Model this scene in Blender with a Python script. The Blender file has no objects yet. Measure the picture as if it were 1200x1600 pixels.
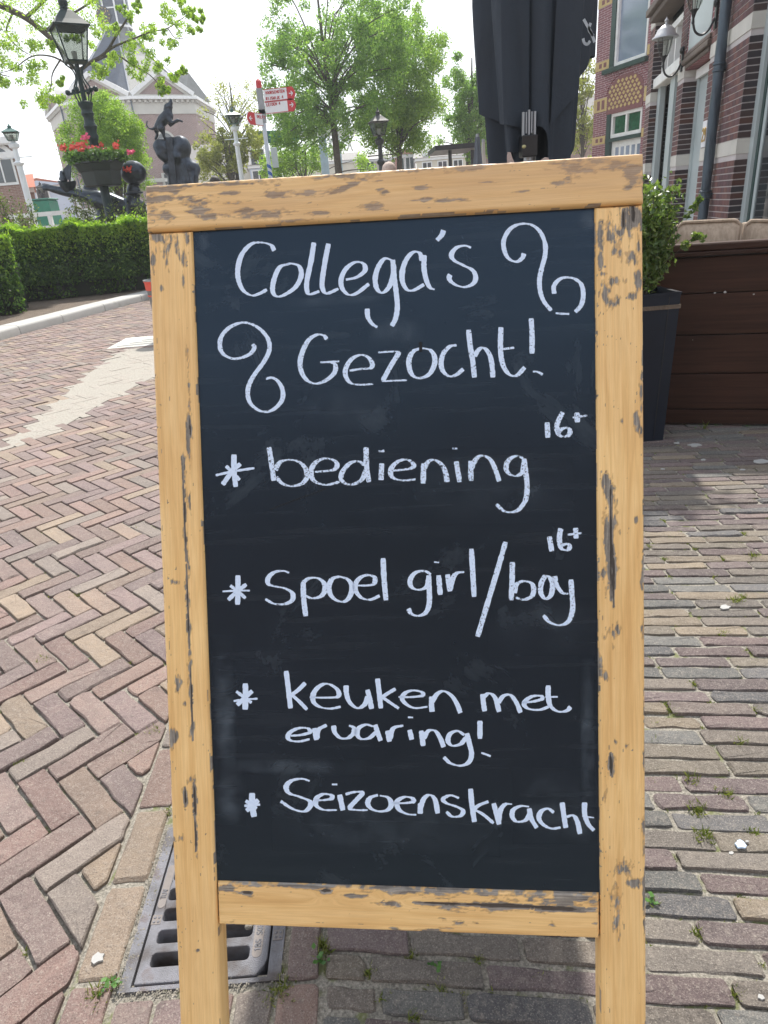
import bpy, math, random
import numpy as np
from math import sin, cos, radians, pi, atan2, sqrt, hypot, floor
from mathutils import Vector, Matrix
random.seed(7); rng = np.random.default_rng(7)
S = bpy.context.scene; COL = S.collection

# ------------------------------------------------------------ camera
FPX, PITCH, ROLL, HC = 1050.0, radians(24.2), radians(4.7), 1.28
FW = np.array([0, cos(PITCH), -sin(PITCH)]); _R = np.array([1., 0, 0]); _D = np.array([0, -sin(PITCH), -cos(PITCH)])
CX = _R*cos(ROLL)+_D*sin(ROLL); CY = -_R*sin(ROLL)+_D*cos(ROLL); EYE = np.array([0, 0, HC])
cd = bpy.data.cameras.new('camera'); cam = bpy.data.objects.new('camera', cd); COL.objects.link(cam)
cd.sensor_fit = 'VERTICAL'; cd.sensor_height = 36; cd.sensor_width = 27; cd.lens = FPX/1600*36
cd.clip_start = .05; cd.clip_end = 900
M = Matrix.Identity(4)
for i in range(3):
    M[i][0] = CX[i]; M[i][1] = -CY[i]; M[i][2] = -FW[i]; M[i][3] = EYE[i]
cam.matrix_world = M; S.camera = cam
S.render.resolution_x = 768; S.render.resolution_y = 1024

# ------------------------------------------------------------ light
SUN_EL, SUN_AZ = radians(52), radians(8)
w = bpy.data.worlds.new('World'); S.world = w; w.use_nodes = True
nt = w.node_tree; nt.nodes.clear()
wo = nt.nodes.new('ShaderNodeOutputWorld'); bg = nt.nodes.new('ShaderNodeBackground')
sky = nt.nodes.new('ShaderNodeTexSky'); sky.sky_type = 'NISHITA'; sky.sun_disc = False
sky.sun_elevation = SUN_EL; sky.sun_rotation = SUN_AZ; sky.dust_density = 2.0; sky.altitude = 0
tc = nt.nodes.new('ShaderNodeTexCoord'); mp = nt.nodes.new('ShaderNodeMapping'); mp.inputs['Scale'].default_value = (1, 1, 2.6)
nz = nt.nodes.new('ShaderNodeTexNoise'); nz.inputs['Scale'].default_value = 2.2; nz.inputs['Detail'].default_value = 6
cr = nt.nodes.new('ShaderNodeValToRGB'); cr.color_ramp.elements[0].position = .3; cr.color_ramp.elements[1].position = .62
cr.color_ramp.elements[0].color = (.62, .62, .62, 1); cr.color_ramp.elements[1].color = (1, 1, 1, 1)
mx = nt.nodes.new('ShaderNodeMix'); mx.data_type = 'RGBA'; mx.inputs['B'].default_value = (8.2, 8.5, 8.9, 1)
L = nt.links
sx_ = nt.nodes.new('ShaderNodeSeparateXYZ'); L.new(tc.outputs['Generated'], sx_.inputs[0])
vr = nt.nodes.new('ShaderNodeMapRange'); vr.inputs['From Min'].default_value = .25; vr.inputs['From Max'].default_value = 1; vr.inputs['To Min'].default_value = 1; vr.inputs['To Max'].default_value = .45
L.new(sx_.outputs[2], vr.inputs['Value']); vm = nt.nodes.new('ShaderNodeMath'); vm.operation = 'MULTIPLY'; L.new(vr.outputs[0], vm.inputs[0]); L.new(cr.outputs[0], vm.inputs[1])
L.new(tc.outputs['Generated'], mp.inputs[0]); L.new(mp.outputs[0], nz.inputs['Vector']); L.new(nz.outputs['Fac'], cr.inputs[0])
L.new(vm.outputs[0], mx.inputs['Factor']); L.new(sky.outputs[0], mx.inputs['A']); L.new(mx.outputs['Result'], bg.inputs[0])
bg.inputs[1].default_value = .115; L.new(bg.outputs[0], wo.inputs[0])
sd = bpy.data.lights.new('sun', 'SUN'); sd.energy = 3.9; sd.angle = radians(2.0); sd.color = (1, .95, .87)
sun = bpy.data.objects.new('sun', sd); COL.objects.link(sun)
sdir = Vector((sin(SUN_AZ)*cos(SUN_EL), cos(SUN_AZ)*cos(SUN_EL), sin(SUN_EL)))
sun.rotation_euler = sdir.to_track_quat('Z', 'Y').to_euler(); sun.location = (0, 0, 30)
V = S.view_settings; V.view_transform = 'Standard'; V.look = 'None'; V.exposure = .78; V.gamma = 1; V.use_curve_mapping = False
S.render.engine = 'CYCLES'

# ------------------------------------------------------------ geometry helpers
def ray(x, y):
    d = FW+CX*(x-600)/FPX+CY*(y-800)/FPX
    return d/np.linalg.norm(d)
def G(x, y, z=0):
    d = ray(x, y); t = (z-HC)/d[2]; return EYE+t*d
def W(x, y, Y):
    d = ray(x, y); return EYE+d*(Y/d[1])
ORG = {}
def org(o):
    p = np.array(ORG.get(o.name, (0, 0, 0)), float) if o else np.zeros(3)
    return p
def tag(o, label=None, cat=None, group=None, kind=None):
    if label: o['label'] = label
    if cat: o['category'] = cat
    if group: o['group'] = group
    if kind: o['kind'] = kind
    return o
def empty(name, loc, label=None, cat=None, group=None, kind=None):
    o = bpy.data.objects.new(name, None); COL.objects.link(o); o.location = tuple(loc); ORG[o.name] = tuple(loc)
    o.empty_display_size = .2
    return tag(o, label, cat, group, kind)
def link(name, me, parent=None, loc=None):
    """me is in world coordinates minus org(parent) unless loc (world) given"""
    o = bpy.data.objects.new(name, me); COL.objects.link(o)
    po = org(parent)
    if parent: o.parent = parent
    if loc is not None:
        o.location = tuple(np.array(loc)-po); ORG[o.name] = tuple(loc)
    else: ORG[o.name] = tuple(po)
    return o
def rawmesh(name, verts, faces, mat=None, smooth=False):
    me = bpy.data.meshes.new(name)
    if isinstance(faces, np.ndarray):
        n, k = faces.shape; verts = np.asarray(verts, np.float32)
        me.vertices.add(len(verts)); me.vertices.foreach_set('co', verts.ravel())
        me.loops.add(n*k); me.loops.foreach_set('vertex_index', faces.astype(np.int32).ravel())
        me.polygons.add(n); me.polygons.foreach_set('loop_start', np.arange(0, n*k, k, dtype=np.int32))
        me.polygons.foreach_set('loop_total', np.full(n, k, dtype=np.int32))
        if smooth: me.polygons.foreach_set('use_smooth', np.ones(n, dtype=bool))
        me.update(calc_edges=True)
    else:
        me.from_pydata([tuple(v) for v in verts], [], faces); me.update()
        if smooth: me.polygons.foreach_set('use_smooth', [True]*len(me.polygons))
    if mat: me.materials.append(mat)
    return me
class MB:
    def __init__(s, T=None): s.v = []; s.f = []; s.T = T
    def add(s, vs, fs):
        b = len(s.v)
        s.v += [tuple(s.T(*p)) if s.T else tuple(p) for p in vs]; s.f += [tuple(i+b for i in f) for f in fs]; return s
    def box(s, x0, x1, y0, y1, z0, z1, bev=0):
        if bev:
            b = bev; vs = []
            for z, e in ((z0, b), (z0+b, 0), (z1-b, 0), (z1, b)):
                vs += [(x0+b+0*e if e else x0, y0+e, z), (x1-e, y0+e, z), (x1-e, y1-e, z), (x0+e, y1-e, z)]
            fs = [(3, 2, 1, 0), (12, 13, 14, 15)]
            for k in range(3):
                for i in range(4): fs.append((k*4+i, k*4+(i+1) % 4, k*4+4+(i+1) % 4, k*4+4+i))
            return s.add(vs, fs)
        vs = [(x0, y0, z0), (x1, y0, z0), (x1, y1, z0), (x0, y1, z0), (x0, y0, z1), (x1, y0, z1), (x1, y1, z1), (x0, y1, z1)]
        return s.add(vs, [(3, 2, 1, 0), (4, 5, 6, 7), (0, 1, 5, 4), (1, 2, 6, 5), (2, 3, 7, 6), (3, 0, 4, 7)])
    def prism(s, poly, z0, z1):
        n = len(poly); vs = [(x, y, z0) for x, y in poly]+[(x, y, z1) for x, y in poly]
        return s.add(vs, [tuple(range(n-1, -1, -1)), tuple(range(n, 2*n))]+[(i, (i+1) % n, n+(i+1) % n, n+i) for i in range(n)])
    def loft(s, rings, close=True, caps=True):
        n = len(rings[0]); vs = [p for r in rings for p in r]; fs = []
        for k in range(len(rings)-1):
            for i in range(n if close else n-1):
                j = (i+1) % n; fs.append((k*n+i, k*n+j, (k+1)*n+j, (k+1)*n+i))
        if caps: fs += [tuple(range(n-1, -1, -1)), tuple(range((len(rings)-1)*n, len(rings)*n))]
        return s.add(vs, fs)
    def lathe(s, prof, c=(0, 0, 0), n=14, sq=False, rot=0):
        rings = []
        for r, z in prof:
            rings.append([(c[0]+r*cos(2*pi*i/n+rot), c[1]+r*sin(2*pi*i/n+rot), c[2]+z) for i in range(n)])
        return s.loft(rings)
    def tube(s, path, rad, n=8):
        P = [Vector(tuple(p)) for p in path]; R = rad if isinstance(rad, (list, tuple)) else [rad]*len(P)
        rings = []; up = Vector((0, 0, 1))
        t0 = (P[1]-P[0]).normalized(); u = t0.orthogonal().normalized()
        for i, p in enumerate(P):
            t = (P[min(i+1, len(P)-1)]-P[max(i-1, 0)]).normalized()
            u = (u-t*u.dot(t)).normalized(); v = t.cross(u)
            rings.append([tuple(p+(u*cos(2*pi*k/n)+v*sin(2*pi*k/n))*R[i]) for k in range(n)])
        return s.loft(rings)
    def bar(s, a, b, wd, th, up=(0, 0, 1)):
        a = Vector(tuple(a)); b = Vector(tuple(b)); t = (b-a).normalized(); u = Vector(up); x = t.cross(u)
        if x.length < 1e-4: x = t.orthogonal()
        x.normalize(); y = x.cross(t)
        r = lambda p: [tuple(p+x*i*wd/2+y*j*th/2) for i, j in ((-1, -1), (1, -1), (1, 1), (-1, 1))]
        return s.loft([r(a), r(b)])
    def ball(s, c, r, n=12, m=8):
        r = (r, r, r) if not hasattr(r, '__len__') else r
        rings = []
        for k in range(m+1):
            a = -pi/2+pi*k/m; a = max(-pi/2+.05, min(pi/2-.05, a))
            rings.append([(c[0]+r[0]*cos(a)*cos(2*pi*i/n), c[1]+r[1]*cos(a)*sin(2*pi*i/n), c[2]+r[2]*sin(a)) for i in range(n)])
        return s.loft(rings)
    def build(s, name, mat, parent=None, smooth=False, bevel=0, **kw):
        po = org(parent); me = rawmesh(name, [(x-po[0], y-po[1], z-po[2]) for x, y, z in s.v], s.f, mat, smooth)
        o = link(name, me, parent)
        if smooth:
            me.set_sharp_from_angle(angle=radians(42))
        if kw: tag(o, **kw)
        return o
def npmesh(name, verts, faces, mat, parent=None, smooth=False, **kw):
    v = np.asarray(verts, float)-org(parent)
    o = link(name, rawmesh(name, v, np.asarray(faces), mat, smooth), parent)
    if kw: tag(o, **kw)
    return o
def catmull(P, n=8):
    P = [np.array(p, float) for p in P]
    if len(P) < 3: return [P[0]+(P[-1]-P[0])*k/n for k in range(n+1)]
    Q = [2*P[0]-P[1]]+P+[2*P[-1]-P[-2]]; out = []
    for i in range(1, len(Q)-2):
        a, b, c, d = Q[i-1:i+3]
        for k in range(n):
            t = k/n; out.append(.5*((2*b)+(c-a)*t+(2*a-5*b+4*c-d)*t*t+(3*b-a-3*c+d)*t**3))
    out.append(P[-1]); return out
def hsh(ix, iy, s=0):
    h = np.sin(ix*127.1+iy*311.7+s*74.7)*43758.5453; return h-np.floor(h)
def vnoise(x, y, s=0):
    ix, iy = np.floor(x), np.floor(y); fx, fy = x-ix, y-iy; fx = fx*fx*(3-2*fx); fy = fy*fy*(3-2*fy)
    a, b, c, d = hsh(ix, iy, s), hsh(ix+1, iy, s), hsh(ix, iy+1, s), hsh(ix+1, iy+1, s)
    return a+(b-a)*fx+(c-a)*fy+(a-b-c+d)*fx*fy
def fbm(x, y, s=0, o=4):
    r = 0; a = .5
    for k in range(o): r = r+a*vnoise(x, y, s+k); x = x*2.03; y = y*2.03; a /= 2
    return r
# blob: union of capsules and ellipsoids, remeshed to one skin
def blob(name, caps, mat, parent, voxel=.02, smooth=6, **kw):
    mb = MB()
    for c in caps:
        if c[0] == 'b': mb.ball(c[1], c[2], 14, 10)
        else:
            _, path, rad = c; mb.tube(path, rad, 10)
            mb.ball(path[0], rad[0]*.99, 10, 8); mb.ball(path[-1], rad[-1]*.99, 10, 8)
    po = org(parent)
    me = rawmesh(name, [tuple(np.array(v)-po) for v in mb.v], mb.f)
    o = bpy.data.objects.new('tmp', me); COL.objects.link(o)
    m = o.modifiers.new('r', 'REMESH'); m.mode = 'VOXEL'; m.voxel_size = voxel
    m2 = o.modifiers.new('s', 'SMOOTH'); m2.iterations = smooth; m2.factor = .5
    dg = bpy.context.evaluated_depsgraph_get(); nm = bpy.data.meshes.new_from_object(o.evaluated_get(dg))
    bpy.data.objects.remove(o); nm.name = name; nm.materials.clear(); nm.materials.append(mat)
    nm.polygons.foreach_set('use_smooth', [True]*len(nm.polygons))
    r = link(name, nm, parent)
    if kw: tag(r, **kw)
    return r

# ------------------------------------------------------------ materials
MC = {}
class NT:
    def __init__(s, name):
        s.m = bpy.data.materials.new(name); s.m.use_nodes = True; s.t = s.m.node_tree; s.t.nodes.clear()
        s.o = s.n('ShaderNodeOutputMaterial'); s.p = s.n('ShaderNodeBsdfPrincipled'); s.l(s.p, 0, s.o, 0)
    def n(s, t, **k):
        x = s.t.nodes.new(t)
        for a, b in k.items(): setattr(x, a, b)
        return x
    def l(s, a, ao, b, bi):
        s.t.links.new(a.outputs[ao], b.inputs[bi])
    def noise(s, scale, detail=4, vec=None, rough=.55, dist=0):
        x = s.n('ShaderNodeTexNoise'); x.inputs['Scale'].default_value = scale; x.inputs['Detail'].default_value = detail
        x.inputs['Roughness'].default_value = rough; x.inputs['Distortion'].default_value = dist
        if vec: s.t.links.new(vec, x.inputs['Vector'])
        return x
    def ramp(s, src, stops, interp='LINEAR'):
        r = s.n('ShaderNodeValToRGB'); r.color_ramp.interpolation = interp; e = r.color_ramp.elements
        while len(e) < len(stops): e.new(.5)
        for i, (p, c) in enumerate(stops):
            e[i].position = p; e[i].color = (*c, 1) if len(c) == 3 else c
        s.t.links.new(src, r.inputs[0]); return r.outputs[0]
    def mix(s, f, a, b, mode='MIX'):
        x = s.n('ShaderNodeMix'); x.data_type = 'RGBA'; x.blend_type = mode
        for i, v in (('Factor', f), ('A', a), ('B', b)):
            if isinstance(v, bpy.types.NodeSocket): s.t.links.new(v, x.inputs[i])
            elif isinstance(v, (int, float)): x.inputs[i].default_value = v if i == 'Factor' else (v, v, v, 1)
            else: x.inputs[i].default_value = (*v, 1)
        return x.outputs['Result']
    def math(s, op, a, b=0, clamp=False):
        x = s.n('ShaderNodeMath'); x.operation = op; x.use_clamp = clamp
        for i, v in enumerate((a, b)):
            if isinstance(v, bpy.types.NodeSocket): s.t.links.new(v, x.inputs[i])
            else: x.inputs[i].default_value = v
        return x.outputs[0]
    def set(s, k, v):
        if isinstance(v, bpy.types.NodeSocket): s.t.links.new(v, s.p.inputs[k])
        elif hasattr(v, '__len__'): s.p.inputs[k].default_value = (*v, 1) if len(v) == 3 else v
        else: s.p.inputs[k].default_value = v
    def bump(s, h, strength=.4, dist=.01):
        b = s.n('ShaderNodeBump'); b.inputs['Strength'].default_value = strength; b.inputs['Distance'].default_value = dist
        s.t.links.new(h, b.inputs['Height']); s.t.links.new(b.outputs[0], s.p.inputs['Normal']); return b
    def obj(s):
        return s.n('ShaderNodeTexCoord').outputs['Object']
def simple(name, c, rough=.6, metal=0, var=.18, scale=6, bump=.15, bscale=60, bd=.004, spec=.5, dirt=None):
    if name in MC: return MC[name]
    s = NT(name); v = s.obj(); n = s.noise(scale, 5, v)
    c = np.array(c)
    col = s.ramp(n.outputs['Fac'], [(.25, tuple(c*(1-var))), (.75, tuple(np.minimum(c*(1+var), 1)))])
    if dirt:
        n3 = s.noise(dirt[1], 6, v, .7); col = s.mix(s.ramp(n3.outputs['Fac'], [(dirt[2], (0, 0, 0)), (dirt[2]+.12, (1, 1, 1))]), col, dirt[0])
    s.set('Base Color', col); s.set('Roughness', s.math('ADD', s.math('MULTIPLY', n.outputs['Fac'], .2), rough-.1)); s.set('Metallic', metal)
    s.set('Specular IOR Level', spec)
    if bump:
        n2 = s.noise(bscale, 4, v); s.bump(n2.outputs['Fac'], bump, bd)
    MC[name] = s.m; return s.m
def rnd(s):
    oi = s.n('ShaderNodeObjectInfo'); ge = s.n('ShaderNodeNewGeometry')
    return s.math('FRACT', s.math('ADD', oi.outputs['Random'], ge.outputs['Random Per Island']))
def paving(name, pal, painted=False, mott=.5, mute=.5):
    s = NT(name); v = s.n('ShaderNodeNewGeometry').outputs['Position']; ta = s.n('ShaderNodeAttribute'); ta.attribute_name = 'tone'; r = ta.outputs['Fac']
    n = len(pal); col = s.ramp(r, [(i/n, c) for i, c in enumerate(pal)], 'CONSTANT')
    r2 = s.math('FRACT', s.math('MULTIPLY', r, 37.7)); me_ = np.mean(pal, axis=0); col = s.mix(mute, col, tuple(me_))
    col = s.mix(1, col, s.ramp(r2, [(0, (.8, .8, .8)), (1, (1.22, 1.2, 1.17))]), 'MULTIPLY')
    a = s.noise(9, 6, v, .65); b = s.noise(70, 5, v, .7); c = s.noise(330, 4, v, .75)
    col = s.mix(mott, col, s.ramp(a.outputs['Fac'], [(.3, (.72, .7, .71)), (.5, (1, 1, 1)), (.7, (1.2, 1.16, 1.08))]), 'MULTIPLY')
    col = s.mix(s.ramp(b.outputs['Fac'], [(.5, (0, 0, 0)), (.7, (.4, .4, .4))]), col, (.33, .29, .25))
    col = s.mix(s.ramp(c.outputs['Fac'], [(.55, (0, 0, 0)), (.66, (.75, .75, .75))]), col, (.4, .36, .31))
    col = s.mix(s.ramp(c.outputs['Fac'], [(.34, (.8, .8, .8)), (.44, (0, 0, 0))]), col, (.055, .045, .045))
    if painted:
        m = s.ramp(b.outputs['Fac'], [(.36, (0, 0, 0)), (.44, (1, 1, 1))])
        m = s.mix(1, m, s.ramp(a.outputs['Fac'], [(.3, (.65, .65, .65)), (.45, (1, 1, 1))]), 'MULTIPLY')
        col = s.mix(m, col, (.33, .305, .265))
    s.set('Base Color', col); s.set('Roughness', .82); s.set('Specular IOR Level', .35)
    h = s.math('ADD', s.math('MULTIPLY', b.outputs['Fac'], .6), s.math('MULTIPLY', c.outputs['Fac'], .35))
    d = s.noise(26, 5, v, .65); col = s.mix(s.ramp(d.outputs['Fac'], [(.58, (0, 0, 0)), (.72, (.4, .4, .4))]), col, (.07, .06, .055))
    if not painted: s.set('Base Color', col)
    s.bump(s.math('ADD', h, s.math('MULTIPLY', d.outputs['Fac'], .9)), .85, .008); return s.m
def leafmat(name, stops, trans=.45, rough=.45):
    s = NT(name); ge = s.n('ShaderNodeNewGeometry')
    n = s.noise(1.3, 3, ge.outputs['Position'])
    f = s.math('ADD', s.math('MULTIPLY', ge.outputs['Random Per Island'], .65), s.math('MULTIPLY', n.outputs['Fac'], .35))
    col = s.ramp(f, stops)
    s.set('Base Color', col); s.set('Roughness', rough); s.set('Specular IOR Level', .4)
    tr = s.n('ShaderNodeBsdfTranslucent'); mm = s.n('ShaderNodeMixShader'); mm.inputs[0].default_value = trans
    tc2 = s.mix(1, col, (1.5, 1.6, .7), 'MULTIPLY')
    s.t.links.new(tc2, tr.inputs[0]); s.l(s.p, 0, mm, 1); s.l(tr, 0, mm, 2); s.l(mm, 0, s.o, 0)
    return s.m
def glassmat(name, tint=(.8, .85, .85), mixf=.5, rough=.05):
    s = NT(name); s.set('Base Color', (.03, .035, .04)); s.set('Roughness', rough); s.set('Specular IOR Level', .8)
    t = s.n('ShaderNodeBsdfTransparent'); t.inputs[0].default_value = (*tint, 1)
    m = s.n('ShaderNodeMixShader'); m.inputs[0].default_value = mixf; s.l(s.p, 0, m, 1); s.l(t, 0, m, 2); s.l(m, 0, s.o, 0)
    return s.m
def wallbrick(name, c1, c2, mortar, sc=1.0):
    s = NT(name); v = s.obj()
    b = s.n('ShaderNodeTexBrick'); s.t.links.new(v, b.inputs['Vector'])
    # object coords: use x+y for along-wall, z for height
    sp = s.n('ShaderNodeSeparateXYZ'); s.t.links.new(v, sp.inputs[0]); cb = s.n('ShaderNodeCombineXYZ')
    s.t.links.new(s.math('ADD', s.math('MULTIPLY', sp.outputs[0], .8), s.math('MULTIPLY', sp.outputs[1], .9)), cb.inputs[0]); s.t.links.new(sp.outputs[2], cb.inputs[1])
    s.t.links.new(cb.outputs[0], b.inputs['Vector'])
    b.inputs['Color1'].default_value = (*c1, 1); b.inputs['Color2'].default_value = (*c2, 1); b.inputs['Mortar'].default_value = (*mortar, 1)
    b.inputs['Scale'].default_value = 1; b.inputs['Brick Width'].default_value = .215*sc; b.inputs['Row Height'].default_value = .06*sc
    b.inputs['Mortar Size'].default_value = .006*sc; b.inputs['Mortar Smooth'].default_value = .2
    n = s.noise(1.2, 4, v); col = s.mix(.5, b.outputs['Color'], s.ramp(n.outputs['Fac'], [(.3, (.75, .75, .78)), (.7, (1.15, 1.1, 1.1))]), 'MULTIPLY')
    s.set('Base Color', col); s.set('Roughness', .85); s.bump(b.outputs['Fac'], -.4, .005); return s.m

m_bronze = simple('bronze', (.045, .055, .07), .34, .8, .6, 7, .3, 14, .02)
m_lampgreen = simple('lamp_paint', (.008, .024, .024), .45, 0, .3, 8, .1, spec=.3)
m_lampgreen2 = simple('lamp_green_paint', (.03, .11, .09), .4, 0, .3, 8, .1)
m_white = simple('white_paint', (.74, .75, .74), .5, 0, .1, 5, .05)
m_cream = simple('cream_plaster', (.62, .58, .48), .8, 0, .12, 1.5, .1)
m_frieze = simple('painted_frieze', (.5, .49, .44), .7, 0, .1, 1.5, .05)
m_stone = simple('light_stone', (.52, .51, .47), .8, 0, .14, 3, .25, 40, .004)
m_framegrey = simple('pale_grey_woodwork', (.4, .46, .47), .45, 0, .08, 3, .05)
m_darkgreen = simple('dark_green_paint', (.02, .05, .045), .4, 0, .2, 4, .05)
m_blackpaint = simple('black_metal', (.012, .014, .017), .4, 0, .3, 8, .1)
m_greymetal = simple('grey_metal', (.28, .3, .32), .35, .5, .15, 8, .1)
m_zinc = simple('zinc', (.42, .43, .44), .4, .6, .2, 8, .1)
m_pipe = simple('drainpipe_paint', (.05, .075, .1), .4, .2, .25, 6, .1)
m_slate = simple('slate_roof', (.055, .07, .1), .6, 0, .25, 2.5, .4, 8, .05)
m_slate2 = simple('weathered_slate', (.15, .155, .15), .6, 0, .25, 2.5, .4, 8, .05)
m_tile = simple('red_roof_tile', (.42, .13, .07), .75, 0, .2, 3, .4, 12, .03)
m_darktile = simple('dark_roof_tile', (.085, .08, .08), .7, 0, .25, 3, .4, 12, .03)
m_soil = simple('soil', (.13, .1, .075), .95, 0, .4, 8, .7, 50, .03)
m_bark = simple('bark', (.09, .075, .06), .9, 0, .4, 12, .8, 40, .02)
m_woodgrey = simple('weathered_wood', (.11, .085, .07), .8, 0, .2, 5, .3)
m_glass = glassmat('lantern_glass', (.95, .97, .93), .72)
m_win = simple('window_glass', (.03, .04, .045), .06, 0, .2, 1, 0, spec=.9)
m_winblue = simple('reflecting_window_glass', (.2, .25, .33), .08, 0, .15, .8, 0, spec=1)
m_wingreen = simple('green_window_glass', (.012, .09, .045), .15, 0, .5, 9, 0)
m_redsign = simple('red_print', (.5, .03, .04), .5, 0, .05, 5, 0)
m_signwhite = simple('sign_white', (.72, .74, .78), .4, 0, .04, 5, 0)
m_bluepaint = simple('blue_paint', (.03, .1, .38), .5, 0, .1, 5, 0)
m_greenpaint = simple('bridge_green_paint', (.03, .16, .11), .5, 0, .15, 5, .05)
m_bowl = simple('dark_plastic_bowl', (.02, .028, .028), .5, 0, .3, 6, .1)
m_flower = simple('red_petals', (.7, .09, .06), .6, 0, .2, 20, 0)
m_flowerp = simple('pink_petals', (.75, .1, .2), .6, 0, .2, 20, 0)
m_housebrick = wallbrick('house_brick', (.22, .12, .085), (.28, .16, .12), (.4, .36, .33), 1)
m_churchbrick = wallbrick('church_brick', (.235, .145, .125), (.28, .185, .16), (.42, .38, .36), 1.4)
m_bbrick = wallbrick('red_purple_brick', (.19, .075, .085), (.25, .1, .105), (.46, .38, .4), 1)
m_skin = simple('skin', (.5, .3, .23), .55, 0, .1, 8, 0)
m_hair = simple('white_hair', (.5, .4, .34), .8, 0, .2, 40, .5, 60, .01)
m_hairdark = simple('dark_hair', (.03, .025, .02), .7, 0, .2, 40, .5, 60, .01)
m_coat = simple('dark_jacket', (.03, .035, .05), .85, 0, .2, 8, .2)
m_trouser = simple('grey_trousers', (.08, .08, .09), .85, 0, .2, 8, .2)
# ------------------------------------------------------------ ground
s = NT('mortar_sand'); v = s.n('ShaderNodeNewGeometry').outputs['Position']
a = s.noise(5, 5, v); b = s.noise(160, 5, v, .7); c = s.noise(14, 5, v, .6)
col = s.ramp(b.outputs['Fac'], [(.33, (.13, .12, .1)), (.48, (.25, .232, .195)), (.66, (.42, .385, .33))])
col = s.mix(s.ramp(c.outputs['Fac'], [(.56, (0, 0, 0)), (.64, (.8, .8, .8))]), col, (.14, .16, .05))
s.set('Base Color', col); s.set('Roughness', .95); s.bump(b.outputs['Fac'], .9, .006); m_mortar = s.m
m_ground = simple('far_paving', (.2, .165, .145), .9, 0, .25, 3, .4, 40, .01)
ROADPAL = [(.2, .145, .13), (.235, .155, .13), (.185, .145, .15), (.25, .19, .145), (.155, .12, .12), (.205, .195, .175), (.215, .135, .125), (.19, .14, .15), (.3, .245, .17), (.17, .125, .12)]
PAVPAL = [(.135, .1, .108), (.15, .12, .112), (.1, .11, .122), (.175, .155, .12), (.115, .088, .094), (.15, .132, .112), (.225, .185, .13), (.115, .128, .128), (.135, .095, .1), (.15, .138, .122)]
m_road = paving('road_brick', ROADPAL); m_pave = paving('pavement_brick', PAVPAL, mute=.36); m_painted = paving('painted_brick', ROADPAL, True)

gr = MB()
for x0, x1, y0, y1 in ((-400, -.555, -60, 600), (-.268, 400, -60, 600), (-.555, -.268, -60, .79), (-.555, -.268, 1.14, 600)):
    gr.add([(x0, y0, -.075), (x1, y0, -.075), (x1, y1, -.075), (x0, y1, -.075)], [(0, 1, 2, 3)])
gr.build('ground', m_ground, kind='structure')
road = MB().add([(-7, -2, -.010), (-.66, -2, -.010), (-.66, 26, -.010), (-7, 26, -.010)], [(0, 1, 2, 3)]).build('road', m_mortar, kind='structure')
pav = MB()
# pavement bed leaves the drain opening free
for x0, x1, y0, y1 in ((-.66, -.553, -2, 1.12), (-.553, 6, -2, .80), (-.27, 6, .80, 1.12), (-.66, 6, 1.12, 26)):
    pav.add([(x0, y0, -.0055), (x1, y0, -.0055), (x1, y1, -.0055), (x0, y1, -.0055)], [(0, 1, 2, 3)])
pav = pav.build('pavement', m_mortar, kind='structure')

def clip(poly, f):   # keep f(p)>=0
    out = []
    for i in range(len(poly)):
        a, b = poly[i], poly[(i+1) % len(poly)]; fa, fb = f(a), f(b)
        if fa >= 0: out.append(a)
        if fa*fb < 0:
            t = fa/(fa-fb); out.append((a[0]+(b[0]-a[0])*t, a[1]+(b[1]-a[1])*t))
    return out
def brickgeo(poly, inset, top, near, h=.045, jit=.003):
    """verts/faces of one worn brick in coordinates relative to its centre"""
    P = [Vector(p) for p in poly]; n = len(P); c = sum(P, Vector((0, 0)))/n
    Q = []
    for i in range(n):
        a, b, d = P[i-1], P[i], P[(i+1) % n]
        e1 = (b-a).normalized(); e2 = (d-b).normalized(); n1 = Vector((-e1.y, e1.x)); n2 = Vector((-e2.y, e2.x))
        k = n1+n2; k = k/max(k.length_squared/2, .3); Q.append(b+k*inset)
    ring = []
    rc = .0025+.0045*random.random()
    for i in range(n):
        a, b = Q[i], Q[(i+1) % n]; L_ = (b-a).length
        if L_ < .012: ring.append((a+b)/2); continue
        t = min((rc+(random.uniform(.004, .016) if near and random.random() < .13 else 0))/L_, .3); ring.append(a.lerp(b, t))
        m = (3 if L_ > .1 else 1) if near else 0
        for k in range(m):
            q = a.lerp(b, (k+1)/(m+1)); nn = Vector((-(b-a).y, (b-a).x)).normalized()
            ring.append(q+nn*random.gauss(0, jit*.5))
        ring.append(a.lerp(b, 1-t))
    m = len(ring); tx, ty = random.gauss(0, .009), random.gauss(0, .009)
    vs = []; ch = .0022+random.random()*.0025
    if random.random() < .15: ch *= 1.8
    for lev, ins in ((-h, 0), (top-ch*.8, 0), (top, ch)):
        for q in ring:
            d = (c-q); d = d/max(d.length, 1e-5)
            p = q+d*ins; z = lev
            if lev > -h: z += tx*(p.x-c.x)+ty*(p.y-c.y)
            if lev == top and near: z += random.gauss(0, .0011)
            vs.append((p.x-c.x, p.y-c.y, z))
    vs.append((0, 0, top+.0008))
    fs = []
    for k in range(2):
        for i in range(m):
            j = (i+1) % m; fs.append((k*m+i, k*m+j, (k+1)*m+j, (k+1)*m+i))
    for i in range(m): fs.append((2*m+i, 2*m+(i+1) % m, 3*m))
    return (c.x, c.y), vs, fs
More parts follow.
